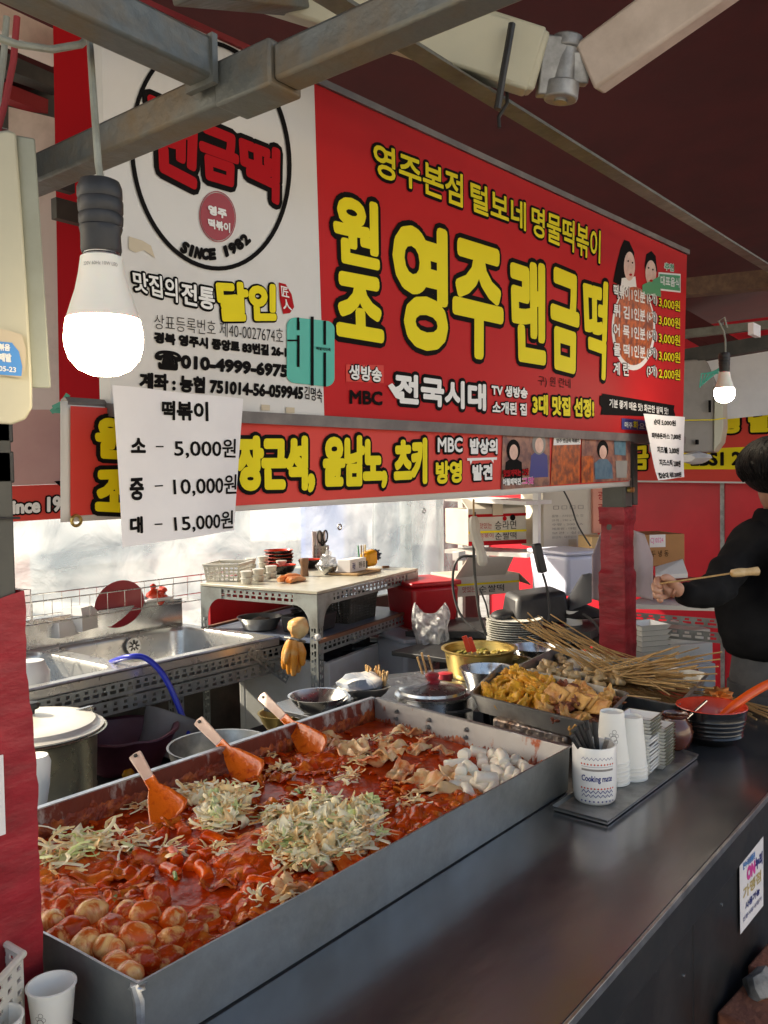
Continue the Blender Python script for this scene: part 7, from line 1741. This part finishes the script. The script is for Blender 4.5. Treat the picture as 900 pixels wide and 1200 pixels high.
for k in range(64):
    u = rr.uniform(.07, .93); v = rr.uniform(.08, .92); dd = 1-max(abs(2*u-.9), abs(2*v-1))*.8
    z = .925+max(0, dd)*.045*rr.uniform(.5, 1.1)
    if u < .55: ms_, lb, gr = fr1, 'golden yellow fried fritter on the left side of the steel tray', 'golden fritters'
    elif rr.random() < .5: ms_, lb, gr = fr2, 'pale brown fried slice in the middle right of the steel tray', 'pale fried slices'
    else: ms_, lb, gr = fr3, 'dark reddish brown fried piece near the right front of the tray', 'dark fried pieces'
    putm(ms_[k % len(ms_)], 'fritter', fpos(u, v, z), (rr.uniform(-1.2, 1.2), rr.uniform(-1.2, 1.2), rr.uniform(0, 6)), lb, 'fritter', gr, rr.uniform(.7, 1.05))
# slices leaning in a row (tofu-like)
sm = MB(); sm.box((-.04, -.004, -.022), (.04, .004, .022)); slm = mkmesh('fried_slice', sm, M['fried_pale'], smooth=True, angle=60)
for k in range(7):
    u = .62+.05*k; p = fpos(u, .35+.05*(k % 3), .975-.002*k); putm(slm, 'fried_slice', p, (.8, rr.uniform(-.2, .2), 1.1+rr.uniform(-.1, .1)), 'flat browned slice leaning in the row at the right of the fried tray', 'fritter', 'leaning fried slices', bevel=.004)
# stand under the tray
stt = T('tray_stand', 'black metal stand raising the tray of fried food above the counter', 'stand', (cen_f.x, cen_f.y, CZ))
for (p_, q_) in ((fa, fd), (fb, fc_)):
    a = Vector((p_.x*.9+cen_f.x*.1, p_.y*.9+cen_f.y*.1, .889)); b = Vector((q_.x*.9+cen_f.x*.1, q_.y*.9+cen_f.y*.1, .889))
    mb = MB(); mb.bar(a, b, .03, .03); O('rail', mb, M['blackplastic'], stt, smooth=False)
    for e in (a*.85+b*.15, a*.15+b*.85):
        mb = MB(); mb.bar(Vector((e.x, e.y, CZ+.0005)), Vector((e.x, e.y, .873)), .028, .028, (1, 0, 0)); O('foot', mb, M['blackplastic'], stt, smooth=False)
mb = MB(); a, b = Pz(580, 846, CZ+.045), Pz(668, 868, CZ+.03); mb.bar(a, b, .03, .03); O('foil_wrapped_bar', mb, mat('crumpled foil', (.5, .42, .36), .35, .8, (.3, .18, .12), 30, bump=.9, bscale=50), label='foil wrapped bar between the big pan and the fried tray', cat='bar', bevel=.006)
# big fish cake pan
gp_ = [Pz(640, 783, .945), Pz(770, 828, .945), Pz(800, 798, .945), Pz(660, 762, .945)]
gp_ = [Vector((2.36, 1.37, 0)), Vector((2.27, .79, 0)), Vector((2.70, .84, 0)), Vector((2.84, 1.42, 0))]
openpan('fish_cake_pan', 'large deep steel pan full of fish cakes on skewers behind the fried tray', [(p.x, p.y) for p in gp_], CZ+.001, .085, .03, M['steel_dull'], 'pan')
def gpos(u, v, z): p = gp_[0]*(1-u)*(1-v)+gp_[1]*u*(1-v)+gp_[2]*u*v+gp_[3]*(1-u)*v; return Vector((p.x, p.y, z))
mb = MB(); mb.grid(lambda u, v: gpos(.03+.94*u, .03+.94*v, .905+.001*noise.noise(Vector((u*20, v*20, 0)))), 20, 20); O('fish_broth', mb, mat('clear brown broth', (.12, .07, .03), .06, 0), label='brown broth in the deep fish cake pan', cat='broth')
odm = []
for s_ in range(4):
    mb = MB(); P = [Vector((.012*math.sin(i*1.9+s_), 0, i*.013)) for i in range(9)]
    mb.tube([Vector((p_.z-.05, p_.x, .006*math.cos(i*1.9))) for i, p_ in enumerate(P)], .009, 8); odm.append(mkmesh('skewered_fish_cake', mb, M['oden'], angle=120))
for k in range(20):
    p = gpos(rr.uniform(.05, .6), rr.uniform(.15, .85), .91+rr.uniform(0, .018)); putm(odm[k % 4], 'skewered_fish_cake', p, (rr.uniform(-.3, .3), rr.uniform(-.3, .1), rr.uniform(-.6, .8)), 'wavy pale fish cake on a stick in the deep pan', 'fish cake', 'skewered fish cakes in the deep pan', rr.uniform(.9, 1.2))
stm = MB(); stm.cyl((0, 0, -.5), (0, 0, .5), .0021, n=6); stick = mkmesh('skewer', stm, M['bamboo'])
def skewer(a, b, label, group, th=1.):
    d = b-a; o = putm(stick, 'skewer', (a+b)/2, d.to_track_quat('Z', 'Y').to_euler(), label, 'skewer', group); o.scale = (th, th, d.length); return o
def fan(n, P0, P1, j0, j1, label, group, seed, th=1.):
    r2 = random.Random(seed)
    for k in range(n):
        u = r2.random()
        a = (P0[0][0]+(P0[1][0]-P0[0][0])*u+r2.gauss(0, j0), P0[0][1]+(P0[1][1]-P0[0][1])*u+r2.gauss(0, j0*.6)); w = min(1, max(0, u+r2.gauss(0, .2)))
        b = (P1[0][0]+(P1[1][0]-P1[0][0])*w+r2.gauss(0, j1), P1[0][1]+(P1[1][1]-P1[0][1])*w+r2.gauss(0, j1*.6))
        yield a, b, u
L1 = 'thin bamboo skewer in the fan pointing up left towards the plates'; L2 = 'thin bamboo skewer in the bundle pointing right towards the person'; L3 = 'thin dark bamboo skewer lying loose on the counter behind the orange ladle'
for a, b, u in fan(30, ((622, 728), (648, 722)), ((700, 792), (765, 782)), 6, 8, 0, 0, 1):
    a = (a[0]+random.choice((0, 0, -12, -22, 8)), a[1]+random.choice((0, 8, 16))); skewer(Pd(*a, 2.95+R(-.1, .1)), Pd(*b, 2.75+R(-.05, .05)), L1, 'skewers pointing up left', 1.0)
for a, b, u in fan(52, ((690, 800), (730, 788)), ((800, 768), (800, 812)), 10, 16, 0, 0, 2):
    skewer(Pd(*a, 2.78+R(-.05, .05)), Pd(*b, 2.52+R(-.08, .08)), L2, 'skewers pointing right', 1.0)
for k in range(9):
    a = (690+k*3, 790+k*1.5); b = (846-k*2.0, 764+k*8.5); skewer(Pd(*a, 2.78), Pd(*b, 2.45), L2, 'skewers pointing right', 1.05)
skewer(Pz(735, 815, .97), Pz(774, 819, .93), L2, 'skewers pointing right', 1.0)
for k in range(11):
    a = Pz(808+R(-6, 12), 803+R(-3, 5), CZ+.01+.002*k); b = Pz(886+R(-6, 22), 838+R(-10, 6), CZ+.004+.001*k); skewer(a, b, L3, 'loose skewers on the counter', 1.4)
# ---- round pots and bowls behind
def at(px_, py_, z=CZ): return Pz(px_, py_, z)
# lidded pot
p = at(507, 852); r = 47*mpp(p); c = Vector((p.x+.06, p.y+.12, CZ+.001)); c = Pz(507, 835, CZ+.001)
t = T('lidded_pot', 'shallow steel pot with dark red lid knob behind the end of the pan', 'pot', c)
mb = MB(); mb.lathe([(0, 0), (r*.85, 0), (r*.9, .006), (r*.93, .05), (r*1.02, .054), (r*1.02, .057), (r*.93, .056)], c, 44); O('pot_body', mb, M['steel'], t, angle=35)
mb = MB(); mb.lathe([(r*1.0, .058), (r*1.0, .061), (r*.9, .066), (r*.88, .074), (r*.5, .086), (r*.25, .09), (0, .09)], c, 44); O('lid', mb, M['steel'], t, angle=35)
mb = MB(); mb.lathe([(.022, 0), (.024, .006), (.016, .012), (.02, .018), (.022, .026), (.016, .032), (0, .033)], c+Z*.089, 24); O('knob', mb, M['maroonlid'], t)
mb = MB(); side = Vector((-math.sin(viewang), math.cos(viewang), 0)); q = Pd(523, 836, depth(c)-.15); mb.tube([q-side*-.0+Z*0, q+Vector((.01, -.03, .005)), q+Vector((.05, -.05, .005)), q+Vector((.07, -.02, 0))], .005, 7); O('side_handle', mb, M['blackplastic'], t)
mb = MB(); mb.blob(c+Vector((-.03, .05, .095)), .07, 2, .3, 1.5, 2, (1.3, .9, .12)); O('clear_film', mb, M['bag'], label='clear plastic film lying on the lid of the shallow pot', cat='film')
# steel bowls stacked
p = at(375, 830); 
for k in range(2):
    mb = bowlmesh(33*mpp(p), .045, base=.6); q = Pz(376-k*3, 834+k*2, CZ+.003); mb.xf(Matrix.Translation((q.x, q.y, CZ+.001+k*.012))); O('steel_bowl', mb, M['steel'], label=['lower bright steel bowl behind the back corner of the pan', 'upper bright steel bowl behind the back corner of the pan'][k], cat='bowl')
q = Pz(430, 818, CZ); mb = bowlmesh(28*mpp(q), .04, base=.6); mb.xf(Matrix.Translation((q.x, q.y, CZ+.001))); O('towel_bowl', mb, M['steel_dull'], label='steel bowl holding a folded towel and skewers behind the pan', cat='bowl')
mb = MB(); mb.blob((q.x-.02, q.y+.02, CZ+.045), .075, 4, .25, 1.5, 3, (1.2, .8, .45)); O('striped_towel', mb, mat('striped grey towel', (.3, .33, .38), .9, 0, (.55, .52, .48), 7, .48, .55, stretch=(6, 1, 1)), label='grey and white striped towel in the towel bowl', cat='towel')
for k in range(14):
    a = Vector((q.x+R(.02, .06), q.y+R(-.05, .03), CZ+.04)); skewer(a, a+Vector((R(-.01, .02), R(-.01, .01), R(.04, .06))), 'short dark bamboo skewer end standing in the towel bowl', 'skewer ends in the towel bowl', 1.6)
for k, (x, y) in enumerate(((489, 770), (494, 765), (502, 768))):
    a = Pz(x+7, 792, CZ+.03); b = Pd(x, y, depth(a)); skewer(b, a, 'wooden stick standing behind the lidded pot', 'sticks behind the lidded pot', 1.8)
# golden pot with beans
p = Pz(562, 792, CZ+.001); r = 43*mpp(p); t = T('golden_pot', 'wide golden pot with green peppers and red handled tongs behind the fried tray', 'pot', p)
h = .10
mb = MB(); mb.lathe([(0, 0), (r*.78, 0), (r*.84, .01), (r*.93, h*.9), (r*1.04, h), (r*1.04, h+.003), (r*.95, h+.001), (r*.86, .02), (0, .012)], p, 48); O('pot_body', mb, M['brass'], t, angle=40)
mb = MB()
for k in range(120):
    a = R(0, 6.28); q_ = math.sqrt(R(0, 1))*r*.86; mb.blob(p+Vector((q_*math.cos(a), q_*math.sin(a), h*.72+R(-.004, .006))), R(.007, .012), k, .2, 2, 1, (1.4, 1, .7))
O('pickled_peppers', mb, mat('pickled green pepper', (.14, .13, .03), .3, 0, (.3, .2, .05), 30), label='chopped olive green peppers filling the golden pot', cat='peppers', kind='stuff')
t = T('red_tongs', 'steel tongs with red handles sticking out of the golden pot', 'tongs', p+Z*h)
D0 = depth(p)-.1
for k, dx in enumerate((-2, 4)):
    a, b, c3 = Pd(546+dx, 745+k*2, D0), Pd(552+dx, 764, D0), Pd(558+dx*1.4, 786, D0)
    mb = MB(); mb.bar(a, b, .018, .006, (CAMPOS-a).normalized()); O('handle', mb, M['redlacquer'], t, bevel=.002)
    mb = MB(); mb.bar(b, c3, .011, .003, (CAMPOS-a).normalized()); O('tong_blade', mb, M['wood'], t)
# small steel pot and bowls round it
for k, (x, y, rp_, hh, m_, lb) in enumerate([(572, 812, 32, .05, 'steel', 'steel pot with a brass ring in front of the golden pot'), (596, 795, 27, .035, 'steel', 'shallow shiny steel bowl between the golden pot and the fish cake pan'), (628, 782, 30, .045, 'steel', 'shiny steel bowl in front of the stack of plates'), (590, 790, 20, .03, 'brass', 'small golden bowl nested behind the fried tray')]):
    q = Pz(x, y, CZ); mb = bowlmesh(rp_*mpp(q), hh+.03, base=.75); mb.xf(Matrix.Translation((q.x, q.y, CZ+.001))); O('steel_bowl', mb, M[m_], label=lb, cat='bowl')
mb = MB(); q = Pz(522, 806, CZ+.001); mb.lathe([(0, 0), (.022, 0), (.022, .03), (.026, .032), (.026, .05), (.02, .052), (0, .053)], q, 24); O('dark_red_bottle_cap', mb, M['maroonlid'], label='dark red ribbed jar lid left of the steel pot', cat='jar lid')
# plates stack
p = Pz(603, 757, CZ+.001); r = 33*mpp(p)
plm = mkmesh('oval_plate', MB().lathe([(0, .002), (r*.6, 0), (r*.64, .003), (r*.97, .014), (r, .0145), (r, .0165), (r*.97, .0165), (r*.62, .006), (0, .005)], (0, 0, 0), 40), M['offwhite'], angle=50)
t = None
mb = MB(); mb.box((p.x-.16, p.y-.12, CZ+.0005-.001+.001), (p.x+.18, p.y+.16, CZ+.0006+.002))
for k in range(12): putm(plm, 'plate', Vector((p.x+R(-.002, .002), p.y+R(-.002, .002), CZ+.001+k*.0095)), label='cream plastic plate, '+nth(k, 12)+', in the stack behind the tray', cat='plate', group='stack of cream plates')
mb = MB(); mb.box((2.78, 1.55, .83), (3.9, 2.15, .85)); O('side_counter', mb, M['blackplastic'], label='black side counter carrying the plates and a paper cup', cat='counter', bevel=.003)
q = Pz(672, 752, CZ+.001); s = mpp(q); cm3 = cupmesh(12*s, 9*s, 34*s, False); putm(cm3, 'paper_cup', q, label='single upside down paper cup standing beside the plates', cat='paper cup')
putm(cm3, 'paper_cup', q+Z*.012, label='second paper cup nested over the one beside the plates', cat='paper cup')
# ---- lower left basket and cups
sb = .852
bk = T('white_basket', 'cream white perforated plastic basket at the lower left corner', 'basket', Pd(0, 1190, .85))
def pbk(a, b, z0, z1, nu, nv, nm):
    """perforated wall between two ground points"""
    mb = MB(); a = Vector(a); b = Vector(b); d = b-a; L_ = d.length
    n_ = Vector((d.y, -d.x, 0)).normalized()*.002
    for i in range(nu):
        for j in range(nv):
            u0, u1 = i/nu, (i+1)/nu; v0, v1 = j/nv, (j+1)/nv; um, vm = (u0+u1)/2, (v0+v1)/2; ru, rv = (u1-u0)*.24, (v1-v0)*.2
            P = [(u0, v0), (u1, v0), (u1, v1), (u0, v1)]; H = [(um-ru, vm-rv), (um+ru, vm-rv), (um+ru, vm+rv), (um-ru, vm+rv)]
            f = lambda q, k=0: a+d*(.0+q[0])+Z*(z0+(z1-z0)*q[1]-a.z*0)+n_*k
            V = [f(q) for q in P]+[f(q) for q in H]+[f(q, 1) for q in P]+[f(q, 1) for q in H]
            mb.add(V, [(0, 1, 5, 4), (1, 2, 6, 5), (2, 3, 7, 6), (3, 0, 4, 7), (8, 12, 13, 9), (9, 13, 14, 10), (10, 14, 15, 11), (11, 15, 12, 8), (4, 5, 13, 12), (5, 6, 14, 13), (6, 7, 15, 14), (7, 4, 12, 15)])
    O(nm, mb, M['offwhite'], bk, smooth=False)
cr = Pz(27, 1118, .975)           # near right top corner
X2 = Vector((.40, .92, 0)).normalized(); Y2 = Vector((-.92, .40, 0)).normalized()
zt2 = cr.z; zb2 = CZ+.001
rr3 = cr
c0 = Vector((rr3.x, rr3.y, 0)); 
e1 = Pd(-14, 1102, 1.02); e1 = Pz(-14, 1094, zt2); e1 = Vector((e1.x, e1.y, 0))       # back end of the right side
e0 = Pz(-30, 1180, zt2); e0 = Vector((e0.x, e0.y, 0))                                     # front left
pbk(c0, e0, zb2, zt2-.004, 5, 8, 'basket_wall'); 
pbk(e1, c0, zb2, zt2-.004, 5, 8, 'basket_wall')
e3 = e0+(e1-c0); pbk(e3, e1, zb2, zt2-.004, 5, 8, 'basket_wall'); pbk(e0, e3, zb2, zt2-.004, 5, 8, 'basket_wall')
mb = MB()
for a, b in ((c0, e0), (c0, e1), (e1, e3), (e3, e0)): mb.tube([a+Z*zt2, b+Z*zt2], .0045, 8)
for a in (c0, e1, e3, e0): mb.blob(a+Z*zt2, .0047, 1, 0, 1, 2)
O('basket_rim', mb, M['offwhite'], bk)
for k, (x, yt, zr_, rt_, hh, lb) in enumerate([(60, 1152, .935, .0285, .083, 'white paper cup with a grey flower print standing at the lower left'), (-4, 1192, .935, .028, .083, 'edge of another white paper cup at the left border below the basket')]):
    b_ = Pz(x, yt, zr_); b_.z = CZ+.001; t = T('paper_cup', lb, 'paper cup', b_); rb_ = rt_*.72
    mb = MB(); mb.lathe([(0, .004), (rb_-.001, .004), (rb_, 0), (rt_, hh-.003), (rt_+.0018, hh-.002), (rt_+.0018, hh), (rt_-.0005, hh+.0005), (rt_-.002, hh-.002), (rb_-.001, .006), (0, .006)], b_, 48); O('cup_wall', mb, M['papercup'], t, angle=40)
    if k == 0:
        va = math.atan2(-b_.y, -b_.x)
        def cs(a, b, h=0, b_=b_, rb_=rb_, rt_=rt_, hh=hh): r = rb_+(rt_-rb_)*b/hh+h; th = va+a/r; return b_+Vector((r*math.cos(th), r*math.sin(th), b))
        squig(cs, t, -1.6, 5.3, hh/9); squig(cs, t, -1.4, 3.2, hh/9)

# ================================================================ PERSON
pd_ = 2.95
per_ = T('person', 'person in a black jacket behind the counter at the right edge holding a skewered sausage', 'person', (3.15, .95, .02))
def skin(nm, pts, edges, radii, m, parent, sub=2, root=0, loc0=None):
    me = bpy.data.meshes.new(nm); me.from_pydata([tuple(p) for p in pts], edges, []); me.update()
    o = bpy.data.objects.new(nm, me); C.objects.link(o)
    md = o.modifiers.new('skin', 'SKIN'); me.skin_vertices[0].data.foreach_get
    for i, r in enumerate(radii):
        r = r if isinstance(r, tuple) else (r, r); me.skin_vertices[0].data[i].radius = r
    for i in range(len(pts)): me.skin_vertices[0].data[i].use_root = (i == root)
    s_ = o.modifiers.new('sub', 'SUBSURF'); s_.levels = sub; s_.render_levels = sub
    me.materials.append(m); md.use_smooth_shade = True
    dg = bpy.context.evaluated_depsgraph_get(); me2 = bpy.data.meshes.new_from_object(o.evaluated_get(dg)); me2.name = nm
    bpy.data.objects.remove(o)
    for p_ in me2.polygons: p_.use_smooth = True
    if not me2.materials: me2.materials.append(m)
    o = bpy.data.objects.new(nm, me2); C.objects.link(o); o.parent = parent; o.location = -worldloc(parent); return o
def K(x, y, d=pd_): return Pd(x, y, d)
# body : pelvis, spine, neck, head, legs, arms in one skin
J = {'pel': K(905, 800), 'sp': K(907, 735), 'ch': K(910, 655), 'nk': K(914, 612), 'nk2': K(916, 592, 2.93), 'hd': K(917, 567, 2.92), 'hd2': K(917, 545, 2.93),
     'shL': K(872, 628), 'elL': K(842, 692, 2.80), 'wrL': K(803, 694, 2.63), 'shR': K(950, 630), 'elR': K(975, 720), 'wrR': K(950, 790, 2.8)}
foot = Vector((J['pel'].x, J['pel'].y, .10))
J['hipL'] = K(888, 815); J['knL'] = Vector((J['hipL'].x-.02, J['hipL'].y, .50)); J['anL'] = Vector((J['hipL'].x, J['hipL'].y+.03, .10)); J['toL'] = J['anL']+Vector((-.15, -.03, -.04))
J['hipR'] = K(925, 815); J['knR'] = Vector((J['hipR'].x-.02, J['hipR'].y, .50)); J['anR'] = Vector((J['hipR'].x, J['hipR'].y+.03, .10)); J['toR'] = J['anR']+Vector((-.15, -.03, -.04))
names = list(J); idx = {n: i for i, n in enumerate(names)}
E_ = [('pel', 'sp'), ('sp', 'ch'), ('ch', 'nk'), ('nk', 'nk2'), ('nk2', 'hd'), ('hd', 'hd2'), ('ch', 'shL'), ('shL', 'elL'), ('elL', 'wrL'), ('ch', 'shR'), ('shR', 'elR'), ('elR', 'wrR'), ('pel', 'hipL'), ('hipL', 'knL'), ('knL', 'anL'), ('anL', 'toL'), ('pel', 'hipR'), ('hipR', 'knR'), ('knR', 'anR'), ('anR', 'toR')]
rad = dict(pel=.10, sp=.11, ch=.12, nk=.062, nk2=.055, hd=.078, hd2=.085, shL=.036, elL=.03, wrL=.024, shR=.036, elR=.03, wrR=.028, hipL=.07, knL=.06, anL=.042, toL=.035, hipR=.07, knR=.06, anR=.042, toR=.035)
skin('body', [J[n] for n in names], [(idx[a], idx[b]) for a, b in E_], [rad[n] for n in names], M['skin'], per_, 2, 0)
# jacket
JJ = [K(908, 778), K(906, 735), K(909, 668), K(911, 612), K(876, 632), K(860, 660, 2.9), K(843, 688, 2.80), K(820, 697, 2.70), K(796, 694, 2.63), K(948, 634), K(978, 720)]
skin('jacket', JJ, [(0, 1), (1, 2), (2, 3), (2, 4), (4, 5), (5, 6), (6, 7), (7, 8), (2, 9), (9, 10)], [(.205, .19), (.20, .185), (.17, .16), (.12, .12), .088, .07, .06, .05, .038, .09, .08], M['blackfabric'], per_, 3, 0)
jk = bpy.data.objects['jacket']
for v in jk.data.vertices:
    q = v.co; k_ = noise.noise(Vector((q.x*7, q.y*7, q.z*16)))*.014+noise.noise(Vector((q.x*16+q.z*9, q.y*16, q.z*13)))*.009
    v.co = q+v.normal*k_
mb = MB(); c = K(916, 606, 2.93); mb.lathe([(.12, -.05), (.1, -.02), (.086, .02), (.076, .03), (.066, .02), (.07, -.03)], c, 28); O('collar', mb, M['blackfabric'], per_)
mb = MB(); w0_ = K(912, 760); w1_ = K(912, 845)
mb.tube([w0_, w0_*.5+w1_*.5, w1_, w1_-Z*.06], .15, 24, rs=[.145, .16, .165, .12])
for n_ in ('L', 'R'):
    mb.tube([J['hip'+n_]+Z*.05, J['hip'+n_]-Z*.08, J['kn'+n_], J['an'+n_]-Z*.02], .09, 18, rs=[.10, .098, .085, .075])
O('trousers', mb, M['greyfabric'], per_, angle=80)
# head details
hc = K(917, 566, 2.92)
fwd = (K(820, 640, 2.3)-hc).normalized(); fwd.z = -.25; fwd.normalize(); sd = fwd.cross(Z).normalized(); upv2 = sd.cross(fwd).normalized()
def HL(a, b, c): return hc+sd*a+fwd*b+upv2*c
mb = MB(); mb.blob(HL(0, .01, -.01), .085, 1, .02, 1, 4, (.9, 1.02, 1.28), Matrix((sd, fwd, upv2)).transposed()); 
mb.tube([HL(0, .085, .02), HL(0, .108, -.015), HL(0, .09, -.025)], .012, 8, rs=[.008, .013, .007])
O('face', mb, M['skin'], per_)
for s_ in (-1, 1):
    mb = MB(); mb.blob(HL(s_*.032, .083, .015), .011, 1, 0, 1, 2); O('eye', mb, M['ceramic'], per_)
    mb = MB(); mb.blob(HL(s_*.032, .0905, .014), .0055, 1, 0, 1, 2); O('iris', mb, M['hair'], per_)
    mb = MB(); mb.tube([HL(s_*.018, .09, .032), HL(s_*.033, .09, .037), HL(s_*.05, .08, .032)], .003, 6); O('eyebrow', mb, M['hair'], per_)
    mb = MB(); mb.blob(HL(s_*.08, .0, -.01), .022, 2, .1, 1, 2, (.35, .7, 1.1), Matrix((sd, fwd, upv2)).transposed()); O('ear', mb, M['skin'], per_)
mb = MB(); mb.tube([HL(-.022, .083, -.05), HL(0, .092, -.052), HL(.022, .083, -.05)], .0045, 7); O('mouth', mb, mat('lips', (.5, .16, .13), .4), per_)
mb = MB(); hc2 = K(915, 547, 2.9)
def hs(a, el, k=1.): return hc2+Vector((.134*math.cos(a)*math.cos(el)*k, .134*math.sin(a)*math.cos(el)*k, .108*math.sin(el)*k))
mb.blob(hc2, .128, 3, .03, 1.2, 4, (1, 1, .79))
for k in range(700):
    a = R(0, 6.283); e0 = R(.2, 1.5); e1 = R(-.5, -.1); dr = R(-.35, .35); P = []
    for i_ in range(7):
        u = i_/6; P.append(hs(a+dr*u, e0+(e1-e0)*u, 1.0+.045*math.sin(u*3.1)+.012*noise.noise(Vector((a*3, u*3, k)))))
    r_ = R(.0025, .0045); mb.tube(P, r_, 5, rs=[r_*.8, r_, r_, r_, r_*.9, r_*.7, r_*.25])
O('hair', mb, M['hair'], per_, angle=80)
# hand gripping the skewer
hd = 2.62
w0 = K(800, 694, hd); pm = K(785, 690, hd)
hx = (K(776, 688, hd)-w0).normalized()
def hp_(x, y, dd=0): return K(x, y, hd+dd)
pts = [hp_(801, 694), hp_(792, 691), hp_(783, 688)]; rads = [(.026, .022), (.034, .026), (.032, .024)]
fing = []
allp = list(pts); alle = [(0, 1), (1, 2)]; allr = list(rads)
for k, ch in enumerate([[(777, 680, -.005), (770, 679, -.035), (769, 686, -.052), (775, 688, -.05)], [(775, 686, -.005), (767, 685, -.038), (767, 692, -.055), (774, 693, -.05)], [(776, 693, -.005), (768, 693, -.036), (768, 699, -.052), (775, 699, -.047)], [(779, 699, 0), (772, 700, -.03), (772, 704, -.043), (778, 704, -.04)]]):
    b_ = 2
    for j, (x, y, dd) in enumerate(ch):
        allp.append(hp_(x, y, dd)); allr.append([.0125, .0115, .0105, .0085][j]*(1 if k < 3 else .88)); alle.append((b_, len(allp)-1)); b_ = len(allp)-1
b_ = 1
for j, (x, y, dd) in enumerate([(787, 681, -.03), (781, 676, -.05), (775, 678, -.058)]):
    allp.append(hp_(x, y, dd)); allr.append([.0145, .0125, .010][j]); alle.append((b_, len(allp)-1)); b_ = len(allp)-1
skin('hand', allp, alle, allr, M['skin'], per_, 2, 0)
# sausage on a stick
t = T('sausage_skewer', 'golden sausage on a bamboo stick held by the person', 'sausage', K(830, 675, 2.56))
mb = MB(); mb.tube([K(772, 684, 2.57), K(830, 676, 2.56), K(862, 671, 2.55)], .0028, 7); O('stick', mb, M['bamboo'], t)
mb = MB(); P = smooth([K(856, 672, 2.55), K(866, 671, 2.55), K(880, 670, 2.55), K(890, 669, 2.55)], 4); n = len(P)
mb.tube(P, .013, 14, rs=[.006]+[.0125-.001*math.cos(i) for i in range(n-2)]+[.006]); O('sausage', mb, M['oden'], t)
